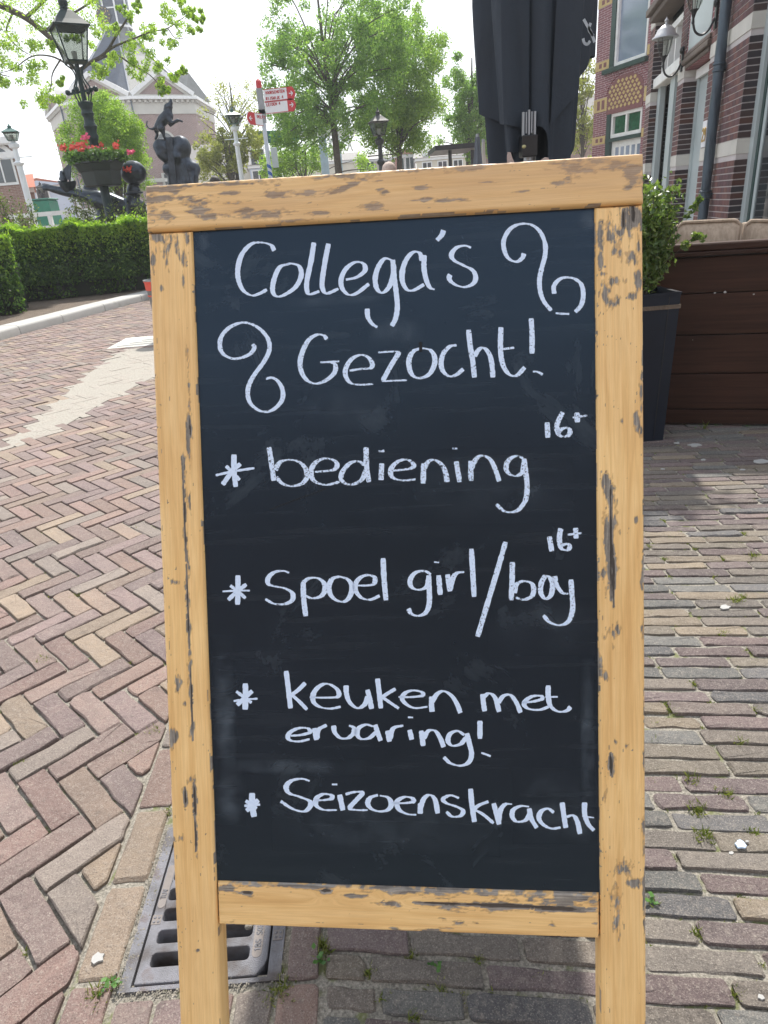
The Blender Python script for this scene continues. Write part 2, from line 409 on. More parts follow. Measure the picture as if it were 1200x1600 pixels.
def lay(polys, parent, mat, name, nnear, inset, zj=.0025, pmat=None, pin=None):
    """polys sorted by nearness: the first nnear are objects of their own, the rest one joined part"""
    ce = [(sum(p[0] for p in q)/len(q), sum(p[1] for p in q)/len(q)) for q in polys]
    def vis(c):
        d = np.array([c[0], c[1], 0])-EYE; z = d@FW; u = 600+FPX*(d@CX)/z; v2 = 800+FPX*(d@CY)/z
        if z < .1: return False
        hid = (u > 330 and u < 930 and v2 < 1430)
        return -30 < u < 1230 and v2 < 1640 and not hid
    o = sorted(range(len(polys)), key=lambda i: (not vis(ce[i]), hypot(ce[i][0], ce[i][1])))
    RV = {}; RF = {}; RT = {}
    for k, i in enumerate(o):
        d = hypot(*ce[i]); near = d < 3.2
        pm = bool(pin and pin(*ce[i]))
        g = brickgeo(polys[i], inset*(1+random.uniform(-.25, .3)), max(-.0035, min(.006, random.gauss(.0005, zj))), near)
        (cx, cy), vs, fs = g
        if k < nnear:
            me = rawmesh(name, vs, fs, pmat if pm else mat); me.polygons.foreach_set('use_smooth', [True]*len(fs)); me.set_sharp_from_angle(angle=radians(24))
            me.attributes.new('tone', 'FLOAT', 'POINT').data.foreach_set('value', np.full(len(vs), random.random(), np.float32))
            link(name, me, parent, (cx, cy, 0))
        else:
            RV.setdefault(pm, []); RF.setdefault(pm, []); RT.setdefault(pm, []).extend([random.random()]*len(vs))
            b0 = len(RV[pm]); RV[pm] += [(x+cx, y+cy, z) for x, y, z in vs]; RF[pm] += [tuple(q+b0 for q in f) for f in fs]
    for pm in RV:
        me = rawmesh(name, RV[pm], RF[pm], pmat if pm else mat); me.attributes.new('tone', 'FLOAT', 'POINT').data.foreach_set('value', np.array(RT[pm], np.float32))
        ob = link('painted_brick_field' if pm else ('gutter_brick_field' if mat is m_road and parent is not road else 'brick_field'), me, parent); tag(ob, kind='stuff')
KP = [(-5.42, 5.0), (-5.38, 7.2), (-5.27, 9.0), (-5.19, 9.81), (-5.12, 10.3), (-4.89, 11.31), (-4.64, 12.53), (-4.33, 13.71), (-3.9, 15.2), (-3.4, 16.8), (-2.8, 18.4)]
def kx(y):
    for (x0, y0), (x1, y1) in zip(KP, KP[1:]):
        if y0 <= y <= y1: return x0+(x1-x0)*(y-y0)/(y1-y0)
    return KP[0][0] if y < 5 else KP[-1][0]
PAINT = [(-2.75, 3.9), (-2.57, 4.45)]+[tuple(G(*q_)[:2]) for q_ in ((34, 673), (57, 659), (82, 634), (99, 620), (125, 595), (144, 580), (163, 566))]+[(-2.9, 8.1), (-2.3, 8.2), (-1.7, 7.0), (-1.7, 6.2)]+[tuple(G(*q_)[:2]) for q_ in ((238, 590), (193, 613), (159, 630), (122, 653), (80, 678), (40, 692), (0, 703))]
def inpoly(x, y, P=PAINT):
    r = False
    for i in range(len(P)):
        (x0, y0), (x1, y1) = P[i-1], P[i]
        if (y0 > y) != (y1 > y) and x < (x1-x0)*(y-y0)/(y1-y0)+x0: r = not r
    return r
# herringbone road
wb = .0755; n3 = 3; polys = []; c45 = sqrt(.5)
for i in range(-260, 260):
    for j in range(-260, 260):
        k = (i-j) % 6
        if k == 0: q = [(i, j), (i+3, j), (i+3, j+1), (i, j+1)]
        elif k == 5: q = [(i, j), (i+1, j), (i+1, j+3), (i, j+3)]
        else: continue
        cx = (q[0][0]+q[2][0])/2*wb; cy = (q[0][1]+q[2][1])/2*wb
        X = (cx+cy)*c45-.9; Y = (cy-cx)*c45+1.3; Y -= .03*X
        if not (-.1 < Y < 14.5 and X < -.56): continue
        if abs(X) > Y*.66+1.9 or X < kx(Y)-.1: continue
        if X > -.66-.02*Y and Y > 3.4 and X > -1.0 : pass
        P = [((x*wb+y*wb)*c45-.9, (y*wb-x*wb)*c45+1.3-.03*((x*wb+y*wb)*c45-.9)) for x, y in q]
        P = clip(P, lambda p: -.662-p[0])
        P = clip(P, lambda p: p[0]-kx(p[1])-.012) if P else P
        if len(P) < 3: continue
        ar = abs(sum(P[a-1][0]*P[a][1]-P[a][0]*P[a-1][1] for a in range(len(P))))/2
        if ar < .0006: continue
        # drop nearly coincident points
        P = [p for a, p in enumerate(P) if hypot(p[0]-P[a-1][0], p[1]-P[a-1][1]) > .004]
        if len(P) >= 3: polys.append(P)
lay(polys, road, m_road, 'brick', 300, .0034, .002, m_painted, inpoly)
# white paint also fills the joints between the painted bricks
s = NT('road_paint'); v = s.n('ShaderNodeNewGeometry').outputs['Position']; b = s.noise(60, 5, v, .7)
s.set('Base Color', s.ramp(b.outputs['Fac'], [(.38, (.2, .18, .155)), (.5, (.31, .29, .25))])); s.set('Roughness', .85); s.bump(b.outputs['Fac'], .6, .005)
mk = MB(); PP = PAINT; n = len(PP)
mk.add([(x, y, .0008) for x, y in PP], [tuple(range(n-1, -1, -1))]); mk.build('road_marking', s.m, road)
# stone slab with a few dark lines set in the road beyond the paint
sl = MB().box(-3.15, -1.9, 8.25, 9.0, -.03, .006); slab = sl.build('stone_slab', m_stone, road, label='pale stone slab set in the brick road at the end of the white paint')
for k in range(4): MB().bar((-3.05+.1*k, 8.32+.17*k, .0145), (-1.95, 8.45+.14*k, .0145), .02, .003).build('slab_shadow_line', m_pipe, slab)  # shadow lines across the slab, drawn as thin dark bars

# running bond pavement
polys = []
def rect(x0, x1, y0, y1): return [(x0, y0), (x1, y0), (x1, y1), (x0, y1)]
y = .3; r = 0; JN = []
while y < 13.5:
    x = -.182; rh = .0525+random.uniform(-.0015, .0015); first = True
    x1 = x+random.uniform(.07, .2)
    sh = lambda x_: -.145*(x_+.182)
    while x < min(4.6, y*.66+1.9):
        polys.append([(x, y+sh(x)+random.gauss(0, .0012)), (x1, y+sh(x1)+random.gauss(0, .0012)), (x1, y+rh+sh(x1)), (x, y+rh+sh(x))]); JN.append((x1, y+sh(x1)+random.choice([0, .5, 1])*rh))
        x = x1; x1 = x+random.choice([.208, .21, .213, .213, .205, .15 if random.random() < .3 else .21])
    y += rh
polys2 = []
y = .2
while y < 13: polys2.append(rect(-.658, -.572, y, y+.2)); y += .2+.003
polys2 = [p for p in polys2]
y = .78-.205*1
while y < 13: polys2.append(rect(-.254, -.187, y, y+.203)); y += .205
for k in range(5): polys2.append(rect(-.563+k*.0735, -.563+(k+1)*.0735, .572, .773))
y = 1.165
while y < 13: polys2.append(rect(-.565, -.41, y, y+.065)); polys2.append(rect(-.41, -.258, y, y+.065)); y += .067
lay(polys2, pav, m_road, 'brick', 40, .0038, .0015)
lay(polys, pav, m_pave, 'brick', 260, .0042, .0018)

# moss and small weeds growing in the joints
V_, F_ = [], []
def blade(x, y, z, h, wd, lean):
    a = random.uniform(0, 6.28); b0 = len(V_); dx, dy = cos(a)*wd, sin(a)*wd; lx, ly = cos(lean)*h*.7, sin(lean)*h*.7
    V_.extend([(x-dx, y-dy, z), (x+dx, y+dy, z), (x+lx*.5+dx*.8, y+ly*.5+dy*.8, z+h*.6), (x+lx, y+ly, z+h)]); F_.append((b0, b0+1, b0+2, b0+3))
def tuft(x, y, n, rad, h):
    for k in range(n):
        a = random.uniform(0, 6.28); r = rad*random.random()
        blade(x+cos(a)*r, y+sin(a)*r, -.008, h*random.uniform(.4, 1.1), .0012+.0008*random.random(), random.uniform(0, 6.28))
for (px, py, n, rad, h) in [(1090, 1265, 90, .02, .02), (1100, 1307, 110, .022, .02), (1048, 1110, 60, .014, .018), (1155, 1160, 60, .016, .02), (1178, 1300, 50, .015, .015), (505, 1480, 70, .018, .022), (747, 1497, 40, .012, .014), (655, 1475, 30, .01, .01), (690, 1545, 40, .014, .014), (648, 1588, 60, .016, .016), (440, 1545, 110, .03, .016), (420, 1560, 60, .02, .014), (150, 1560, 90, .022, .022), (175, 1535, 50, .018, .018), (90, 1330, 0, 0, 0),
        (1150, 940, 60, .02, .03), (1080, 1218, 60, .018, .02), (1135, 1240, 60, .02, .02), (1175, 870, 40, .02, .03), (1100, 668, 30, .02, .05), (1130, 990, 40, .02, .02), (1040, 1100, 30, .015, .015), (1160, 1405, 40, .012, .014), (1020, 1410, 50, .014, .018), (70, 1030, 60, .03, .02), (260, 1270, 60, .02, .016), (240, 1140, 60, .02, .015), (110, 1195, 0, .02, .02), (30, 1190, 40, .02, .015), (120, 930, 40, .03, .015), (300, 1560, 50, .02, .015), (1190, 560, 10, .02, .02)]:
    p = G(px, py); tuft(p[0], p[1], n, rad, h)
JN = [j for j in JN if j[1] > .6 and j[0] < j[1]*.6+.5 and j[1] < 3.7]; random.shuffle(JN)
for j in JN[:420]:
    big = random.random() < .3 and j[1] < 2.6
    tuft(j[0]+random.gauss(0, .004), j[1]+random.gauss(0, .003), random.randint(25, 60) if big else random.randint(5, 16), .013 if big else .009, .015 if big else .01)
    if random.random() < .5:
        for q_ in range(3): tuft(j[0]-.03*q_-.02*random.random(), j[1]+.145*.03*q_, 6, .009, .008)
for k in range(160):
    if k % 2: y = random.uniform(.7, 3.6); x = random.uniform(-.15, min(2.6, y*.6+.5))
    else: y = random.uniform(.7, 5); x = -random.uniform(.68, min(3.6, y*.6+.6))
    if k % 3 == 0 and k % 2: y = random.uniform(.75, 2)
    tuft(x, y, random.randint(3, 14), .012, .012)
m_grass = leafmat('moss_grass', [(.2, (.1, .13, .03)), (.5, (.17, .21, .05)), (.8, (.28, .28, .1))], .3)
npmesh('joint_moss', V_, np.array(F_), m_grass, kind='stuff', label='moss and little grass tufts in the brick joints')
# small leafy weeds
V_, F_ = [], []
for (px, py) in [(168, 1547), (180, 1540), (1120, 665), (1165, 668), (1085, 671), (680, 1512), (1020, 1408), (500, 1500)]:
    p = G(px, py)
    for k in range(9):
        a = random.uniform(0, 6.28); l = random.uniform(.006, .014); x, y = p[0]+random.gauss(0, .006), p[1]+random.gauss(0, .006); b0 = len(V_); u = np.array([cos(a), sin(a), .35]); q = np.array([-sin(a), cos(a), 0])*.4; o = np.array([x, y, random.uniform(0, .012)])
        V_ += [tuple(o), tuple(o+u*l*.5+q*l), tuple(o+u*l), tuple(o+u*l*.5-q*l)]; F_.append((b0, b0+1, b0+2, b0+3))
m_weed = leafmat('weed_leaf', [(.3, (.05, .13, .03)), (.7, (.1, .22, .05))], .3)
npmesh('joint_weeds', V_, np.array(F_), m_weed, kind='stuff', label='little green weeds between the bricks')
# droppings / paint splashes on the pavement
def splat(px, py, r, mat, nm, lab, cat):
    p = G(px, py); n = 11; mb = MB(); R_ = [r*random.uniform(.6, 1.15) for _ in range(n)]
    pts = [(p[0]+R_[i]*cos(2*pi*i/n), p[1]+.8*R_[i]*sin(2*pi*i/n)) for i in range(n)]
    mb.prism(pts, .0005, .0052); mb.build(nm, mat, pav)
m_splat = simple('bird_dropping', (.36, .36, .35), .8, 0, .1, 80, .2); m_gum = simple('pale_blue_paint_spot', (.5, .62, .78), .7, 0, .1, 80, .2)
splat(1156, 1321, .0125, m_gum, 'paint_spot', 'pale blue round paint spot on a dark brick', 'stain'); splat(1142, 1335, .005, m_splat, 'dropping', '', ''); splat(1167, 1317, .0035, m_splat, 'dropping', '', '')
for px, py, r in [(1133, 950, .018), (1085, 696, .035), (1190, 722, .04), (1058, 693, .018), (1099, 719, .015), (1036, 734, .012), (1160, 735, .012), (1188, 1560, .006), (153, 1498, .014)]: splat(px, py, r, m_splat, 'dropping', '', '')

# ------------------------------------------------------------ drain
m_iron = NT('cast_iron'); s = m_iron; v = s.n('ShaderNodeNewGeometry').outputs['Position']; a = s.noise(12, 5, v); b = s.noise(520, 3, v)
s.set('Base Color', s.ramp(a.outputs['Fac'], [(.33, (.09, .075, .07)), (.48, (.165, .165, .18)), (.6, (.21, .21, .235)), (.72, (.12, .08, .065))])); s.set('Metallic', .15); s.set('Roughness', .6); s.bump(b.outputs['Fac'], .9, .003); m_iron = s.m
m_irondark = simple('rusty_iron', (.11, .075, .065), .8, .2, .4, 60, .4, 300, .002)
m_ironrecess = simple('iron_recess', (.2, .18, .17), .75, .3, .2, 60, .4, 500, .001)
dr = empty('storm_drain', (-.41, .96, 0), 'cast iron street drain with slotted grate behind the left leg of the chalkboard', 'drain')
X0, X1, Y0, Y1 = -.564, -.262, .785, 1.15
fr = MB()
fr.box(X0, X0+.022, Y0, Y1, -.06, .001); fr.box(X1-.025, X1, Y0, Y1, -.06, .001); fr.box(X0+.022, X1-.025, Y1-.012, Y1, -.06, .001); fr.box(X0+.022, X1-.025, Y0, Y0+.008, -.06, .001)
fr.build('drain_frame', m_iron, dr)
for x0, x1, y0, y1 in ((X0+.017, X0+.022, Y0, Y1), (X1-.027, X1-.022, Y0, Y1)): MB().box(x0-.0, x1+.002, y0, y1, -.3, -.058).build('drain_shaft_wall', m_irondark, dr)
MB().box(X0, X1, Y0, Y1, -.45, -.4).build('drain_bottom', m_irondark, dr)
MB().box(X0+.02, X1-.02, Y1-.004, Y1, -.4, -.06).build('drain_shaft_wall', m_irondark, dr); MB().box(X0+.02, X1-.02, Y0, Y0+.004, -.4, -.06).build('drain_shaft_wall', m_irondark, dr)
gx0, gx1, gy0, gy1 = X0+.026, X1-.029, Y0+.012, Y1-.016
slots = []; yy = gy0+.030
while yy+.026 < gy1-.02: slots.append((yy, yy+.027)); yy += .0455
sx0, sx1 = gx0+.021, gx1-.036
gb = MB()
def bar(x0, x1, y0, y1):
    e = .0035; z0, z1 = -.045, .002
    gb.add([(x0, y0, z0), (x1, y0, z0), (x1, y1, z0), (x0, y1, z0), (x0, y0, z1-e), (x1, y0, z1-e), (x1, y1, z1-e), (x0, y1, z1-e), (x0+e, y0+e, z1), (x1-e, y0+e, z1), (x1-e, y1-e, z1), (x0+e, y1-e, z1)],
           [(0, 1, 5, 4), (1, 2, 6, 5), (2, 3, 7, 6), (3, 0, 4, 7), (4, 5, 9, 8), (5, 6, 10, 9), (6, 7, 11, 10), (7, 4, 8, 11), (8, 9, 10, 11)])
# plate with rounded slots as a polygon grid: build as one outline per web
def rslot(x0, x1, y0, y1, r=.008, n=4):
    P = []
    for cx, cy, a0 in ((x1-r, y0+r, -90), (x1-r, y1-r, 0), (x0+r, y1-r, 90), (x0+r, y0+r, 180)):
        for k in range(n+1): a = radians(a0+90*k/n); P.append((cx+r*cos(a), cy+r*sin(a)))
    return P
import bmesh
bm = bmesh.new()
def loop(P, z): vs = [bm.verts.new((x, y, z)) for x, y in P]; return vs, [bm.edges.new((vs[i-1], vs[i])) for i in range(len(vs))]
outer = [(gx0+.001, gy0), (gx1-.018, gy0), (gx1-.004, gy0+.018), (gx1, gy0+.03), (gx1, gy1), (gx0, gy1)]
edges = []; vo, eo = loop(outer, .002); edges += eo; sl_ = []
for a, b in slots: vv, ee = loop(rslot(sx0, sx1, a, b), .002); edges += ee; sl_.append(vv)
bmesh.ops.triangle_fill(bm, use_beauty=True, use_dissolve=False, edges=edges)
bm.normal_update()
for vv in [vo]+sl_:
    lo = [bm.verts.new((q.co.x, q.co.y, -.04)) for q in vv]; n = len(vv)
    for i in range(n): bm.faces.new((vv[i-1], vv[i], lo[i], lo[i-1]))
bmesh.ops.recalc_face_normals(bm, faces=bm.faces[:])
me = bpy.data.meshes.new('grate'); o_ = org(dr)
for q in bm.verts: q.co -= Vector(tuple(o_))
bm.to_mesh(me); bm.free(); me.materials.append(m_iron); grate = link('grate', me, dr)
bv = grate.modifiers.new('b', 'BEVEL'); bv.width = .0022; bv.segments = 2; bv.angle_limit = radians(40); bv.limit_method = 'ANGLE'
def ironplate(x0, x1, y0, y1, nm='cast_panel'):
    P = rslot(x0, x1, y0, y1, (x1-x0)*.48); return MB().prism(P, .0015, .0026).build(nm, m_ironrecess, dr)
def strokes2d(text):
    F = {'1': [[(0, .8), (.25, 1), (.25, 0)]], 'B': [[(0, 0), (0, 1), (.4, .95), (.4, .6), (0, .52), (.5, .45), (.5, .05), (0, 0)]], 'S': [[(.5, .9), (.25, 1), (0, .8), (.1, .55), (.45, .42), (.5, .15), (.25, 0), (0, .12)]],
         'O': [[(.25, 0), (0, .3), (0, .7), (.25, 1), (.5, .7), (.5, .3), (.25, 0)]], 'E': [[(.5, 1), (0, 1), (0, 0), (.5, 0)], [(0, .5), (.4, .5)]], 'T': [[(0, 1), (.6, 1)], [(.3, 1), (.3, 0)]], 'N': [[(0, 0), (0, 1), (.5, 0), (.5, 1)]], 'I': [[(.2, 0), (.2, 1)]], '2': [[(0, .8), (.2, 1), (.5, .9), (.45, .6), (0, 0), (.5, 0)]], ' ': [], '4': [[(.35, 0), (.35, 1), (0, .35), (.5, .35)]],
         'L': [[(0, 1), (0, 0), (.45, 0)]], 'A': [[(0, 0), (.25, 1), (.5, 0)], [(.1, .4), (.4, .4)]], 'K': [[(0, 0), (0, 1)], [(.5, 1), (0, .45), (.5, 0)]], 'R': [[(0, 0), (0, 1), (.45, .9), (.4, .55), (0, .5), (.5, 0)]], 'V': [[(0, 1), (.25, 0), (.5, 1)]], 'D': [[(0, 0), (0, 1), (.35, .9), (.5, .5), (.35, .1), (0, 0)]], 'W': [[(0, 1), (.15, 0), (.3, .6), (.45, 0), (.6, 1)]], 'H': [[(0, 0), (0, 1)], [(.5, 0), (.5, 1)], [(0, .5), (.5, .5)]], 'C': [[(.5, .9), (.25, 1), (0, .6), (0, .3), (.25, 0), (.5, .1)]], 'U': [[(0, 1), (0, .2), (.25, 0), (.5, .2), (.5, 1)]], 'M': [[(0, 0), (0, 1), (.3, .4), (.6, 1), (.6, 0)]], 'P': [[(0, 0), (0, 1), (.45, .9), (.45, .6), (0, .5)]], 'G': [[(.5, .85), (.25, 1), (0, .6), (0, .3), (.25, 0), (.5, .2), (.5, .5), (.3, .5)]], '9': [[(.45, .6), (.2, .5), (0, .7), (.2, 1), (.45, .9), (.45, .4), (.3, 0), (.05, .05)]], 'J': [[(.4, 1), (.4, .2), (.2, 0), (0, .2)]], 'Z': [[(0, 1), (.5, 1), (0, 0), (.5, 0)]], '3': [[(0, .9), (.3, 1), (.45, .75), (.15, .52), (.45, .3), (.25, 0), (0, .1)]], 'F': [[(.5, 1), (0, 1), (0, 0)], [(0, .5), (.4, .5)]]}
    out = []; x = 0
    for ch in text:
        for st in F.get(ch, []): out.append([(x+a, b) for a, b in st])
        x += .72
    return out, x
def text3d(text, P, ux, uy, h, wd, mat, parent, name='lettering', th=.001):
    """stroke lettering starting at P, running along ux, letters rising along uy"""
    ux = np.array(ux, float); uy = np.array(uy, float); nn = np.cross(ux, uy); mb = MB(); st, _ = strokes2d(text)
    for q in st:
        pts = [np.array(P)+ux*a*h+uy*b*h for a, b in q]
        for a, b in zip(pts, pts[1:]): mb.bar(a, b, wd, th, nn)
    return mb.build(name, mat, parent)
pl = ironplate(gx1-.031, gx1-.012, gy0+.032, gy0+.15)
text3d('1BS SOEST', (gx1-.0155, gy0+.045, .003), (0, 1, 0), (-1, 0, 0), .011, .0022, m_iron, dr)
pl = ironplate(gx0+.003, gx0+.019, gy0+.15, gy0+.25); text3d('TUV', (gx0+.0165, gy0+.17, .003), (0, 1, 0), (-1, 0, 0), .011, .0022, m_iron, dr)
for x, y in ((X1-.0225, Y0+.075), (gx0+.0005, gy0+.115)):
    MB().box(x, x+.019, y, y+.02, .0, .0026).build('cast_panel', m_ironrecess, dr)
    for i in range(2):
        for j in range(2): MB().ball((x+.0055+i*.0085, y+.0055+j*.009, .0028), (.003, .003, .0014), 8, 4).build('cast_emblem', m_iron, dr)
# pebble caught in a slot, debris mortar round the frame
V_, F_ = [], []
for k in range(900):    # grit lying along the frame and on the drain
    e = random.random()
    if e < .35: x, y, z = X0-.003+random.gauss(0, .004), random.uniform(Y0, Y1), 0
    elif e < .6: x, y, z = X1+.004+random.gauss(0, .004), random.uniform(Y0, Y1), 0
    elif e < .9: x, y, z = random.uniform(X0, X1), Y0-.004+random.gauss(0, .005), 0
    else: x, y, z = random.uniform(X0, X0+.02), random.uniform(Y0, Y1), .001
    r = random.uniform(.0008, .0024); b0 = len(V_); V_ += [(x-r, y-r, z), (x+r, y-r*.7, z), (x+r*.2, y+r, z), (x, y, z+r*1.3)]; F_ += [(b0, b0+1, b0+3), (b0+1, b0+2, b0+3), (b0+2, b0, b0+3)]
npmesh('joint_grit', V_, np.array(F_), m_mortar, kind='stuff', label='coarse sand grit round the iron drain')
MB().ball((sx1-.01, slots[1][1]-.004, -.004), (.009, .006, .007), 9, 6).build('pebble', m_mortar, None, True, label='small stone lying in a slot of the drain grate', cat='stone')

# ------------------------------------------------------------ kerb and soil
def kside(p, q): t = np.array([q[0]-p[0], q[1]-p[1]]); t /= np.linalg.norm(t); return np.array([-t[1], t[0]])
kerb = empty('kerb', (-5, 10, 0), None, None, None, 'structure')
m_kerb = simple('granite_kerb', (.4, .4, .38), .8, 0, .12, 2, .5, 120, .003, dirt=((.26, .25, .2), 5, .58))
for (p, q) in zip(KP, KP[1:]):
    n_ = kside(p, q); a = np.array(p); b = np.array(q); t = (b-a)/np.linalg.norm(b-a); a = a+t*.006; b = b-t*.006; mb = MB()
    prof = [(0, -.05), (.008, .09), (.02, .115), (.05, .128), (.34, .135), (.34, -.05)]
    mb.loft([[(*(a+n_*w_), z) for w_, z in prof], [(*(b+n_*w_), z) for w_, z in prof]])
    mb.build('kerb_stone', m_kerb, kerb, True)
so = MB(); vs = [(x-.33, y, .122) for x, y in KP]+[(-16, 18.4, .122), (-16, 5, .122)]
so.add(vs, [tuple(range(len(vs)))]); so.build('soil_bed', m_soil, kind='structure')
# ------------------------------------------------------------ chalkboard (A-board)
BU = np.array([.497, -.054, -.010]); BU /= np.linalg.norm(BU)
BV = np.array([.049, .310, .794]); BV -= BU*(BV@BU); BV /= np.linalg.norm(BV)
BN = np.cross(BU, BV)            # towards the reader
BO = np.array([-.213, .939, 1.271])
def bp(u, v, n=0): return BO+BU*u+BV*v+BN*n
def b2(px, py):
    d = ray(px, py); t = ((BO-EYE)@BN)/(d@BN); q = EYE+d*t-BO; return float(q@BU), float(q@BV)
bd = empty('chalkboard', bp(.25, -1.3), 'wooden A-frame pavement chalkboard with white Dutch hand lettering, weathered yellow frame', 'chalkboard sign')
# wood
s = NT('varnished_wood'); at = s.n('ShaderNodeAttribute'); at.attribute_name = 'gc'; aw = s.n('ShaderNodeAttribute'); aw.attribute_name = 'wear'
sp = s.n('ShaderNodeMapping'); s.t.links.new(at.outputs['Vector'], sp.inputs[0]); sp.inputs['Scale'].default_value = (1, 1, 1)
g = sp.outputs[0]
mapg = s.n('ShaderNodeMapping'); s.t.links.new(at.outputs['Vector'], mapg.inputs[0]); mapg.inputs['Scale'].default_value = (3.2, 75, 1)
n1 = s.noise(1.0, 4, mapg.outputs[0], .6, 1.3); mapf = s.n('ShaderNodeMapping'); s.t.links.new(at.outputs['Vector'], mapf.inputs[0]); mapf.inputs['Scale'].default_value = (14, 520, 1)
n2 = s.noise(1.0, 5, mapf.outputs[0], .7, .4); n3 = s.noise(4.5, 4, g, .6)
n4 = s.noise(60, 5, g, .7)
col = s.ramp(n1.outputs['Fac'], [(.3, (.72, .45, .18)), (.45, (.8, .53, .225)), (.6, (.86, .6, .28)), (.75, (.76, .48, .19))])
col = s.mix(.55, col, s.ramp(n2.outputs['Fac'], [(.3, (.8, .74, .66)), (.6, (1.08, 1.06, 1.02))]), 'MULTIPLY')
col = s.mix(.7, col, s.ramp(n3.outputs['Fac'], [(.3, (.86, .8, .76)), (.7, (1.1, 1.12, 1.14))]), 'MULTIPLY')
gcol = s.ramp(n2.outputs['Fac'], [(.3, (.07, .06, .05)), (.5, (.24, .215, .185)), (.7, (.42, .39, .34))])
gcol = s.mix(.6, gcol, s.ramp(n4.outputs['Fac'], [(.35, (.6, .6, .62)), (.65, (1.2, 1.2, 1.2))]), 'MULTIPLY')
wv = aw.outputs['Fac']
col = s.mix(s.ramp(wv, [(.3, (0, 0, 0)), (.38, (1, 1, 1))]), col, gcol)
col = s.mix(s.ramp(wv, [(.22, (0, 0, 0)), (.3, (.55, .55, .55)), (.36, (0, 0, 0))]), col, (.3, .16, .06))
col = s.mix(s.ramp(wv, [(.72, (0, 0, 0)), (.85, (.85, .85, .85))]), col, (.035, .028, .025))
ab = s.n('ShaderNodeAttribute'); ab.attribute_name = 'brown'
col = s.mix(s.math('MULTIPLY', ab.outputs['Fac'], .8, True), col, (.52, .33, .18))
s.set('Base Color', col); s.set('Roughness', s.ramp(wv, [(.28, (.38, .38, .38)), (.4, (.9, .9, .9))]))
s.bump(s.math('ADD', s.math('MULTIPLY', n2.outputs['Fac'], .5), s.math('MULTIPLY', s.math('MULTIPLY', n4.outputs['Fac'], wv), 1.2)), .35, .002)
m_wood = s.m
WEAR = {
 'top': [(100+0, 0, 0, 0, 0)],
}
TOPW = [(250, 318, 32, 9), (262, 300, 50, 7), (300, 296, 60, 4), (300, 318, 26, 9), (312, 335, 20, 7), (332, 342, 32, 6), (265, 345, 16, 8), (365, 306, 20, 2.5), (385, 320, 20, 3), (428, 309, 22, 6), (415, 340, 32, 6), (505, 338, 22, 4), (383, 333, 18, 4), (432, 286, 40, 6), (487, 307, 18, 4), (524, 305, 24, 5, -.2), (555, 292, 50, 3.5, -.32), (602, 304, 8, 5), (578, 329, 20, 5), (540, 280, 46, 5), (590, 288, 12, 5), (725, 266, 50, 5), (790, 258, 50, 5), (868, 291, 15, 5), (912, 268, 35, 10), (925, 258, 46, 7), (960, 262, 38, 10), (985, 270, 16, 18), (985, 292, 12, 8), (640, 272, 40, 5), (660, 300, 14, 4), (700, 318, 22, 2.5), (760, 290, 18, 2), (810, 305, 20, 2), (650, 318, 26, 3), (470, 348, 30, 2), (240, 330, 9, 26)]
LEFTW = [(250, 374, 18, 5), (262, 392, 5, 26), (280, 385, 4, 22), (243, 407, 4, 12), (247, 372, 12, 6), (290, 400, 4, 20), (255, 452, 2.5, 5), (289, 440, 2, 14), (294, 380, 5, 14), (296, 550, 3, 18), (297, 590, 2, 40), (299, 655, 3.5, 20), (297, 690, 2.5, 30), (289, 730, 2.6, 26), (291, 790, 3.2, 45), (295, 860, 2.6, 55), (296, 940, 3, 40), (299, 1010, 3.4, 50), (302, 1090, 3, 50), (303, 1140, 4, 12), (304, 1215, 6, 8), (306, 1240, 3.6, 28), (308, 1290, 2.4, 40), (292, 1243, 3.5, 14), (278, 909, 5, 4), (280, 1066, 5, 13), (291, 1096, 2.5, 4), (277, 1147, 8, 9), (270, 1150, 3, 14), (286, 1306, 5, 6), (274, 1308, 3, 4), (312, 1480, 4.5, 4.5), (256, 985, 2, 30), (300, 790, 1.5, 20)]
LEFTD = [(291, 800, 1.4, 80), (296, 950, 1.5, 70), (302, 1090, 1.6, 60), (306, 1250, 2.2, 30), (292, 1243, 1.6, 12), (308, 1300, 1.5, 25), (299, 665, 1.4, 16), (312, 1480, 2, 2)]
RIGHTW = [(985, 345, 14, 24), (972, 352, 12, 20), (948, 352, 8, 12), (950, 372, 8, 14), (938, 372, 5, 20), (958, 396, 8, 8), (937, 408, 5, 12), (995, 385, 3, 20), (985, 405, 10, 14), (963, 441, 16, 6), (943, 460, 5, 14), (960, 476, 6, 9), (985, 464, 5, 5), (942, 429, 5, 4), (995, 440, 5, 12), (1000, 620, 2.5, 40), (994, 658, 6, 16), (970, 657, 3, 8), (949, 760, 8, 34), (951, 830, 8, 60), (954, 890, 7, 50), (941, 895, 6, 10), (992, 812, 3, 4), (967, 832, 4, 4), (1001, 870, 3, 14), (1002, 900, 3, 18), (955, 987, 10, 15), (1002, 975, 3, 18), (944, 1053, 6, 6), (937, 1030, 2.5, 14), (960, 1157, 6, 8), (953, 1190, 6, 22), (978, 1162, 3, 4), (945, 1240, 3.5, 14), (970, 1355, 12, 14), (982, 1376, 16, 5), (1004, 1320, 2.5, 40), (963, 1410, 7, 40), (1004, 1400, 2.5, 30), (1005, 1180, 2, 30)]
RIGHTD = [(953, 840, 1.8, 90), (957, 900, 2.5, 40), (953, 1192, 3, 20), (987, 335, 3, 14), (972, 345, 2.5, 14)]
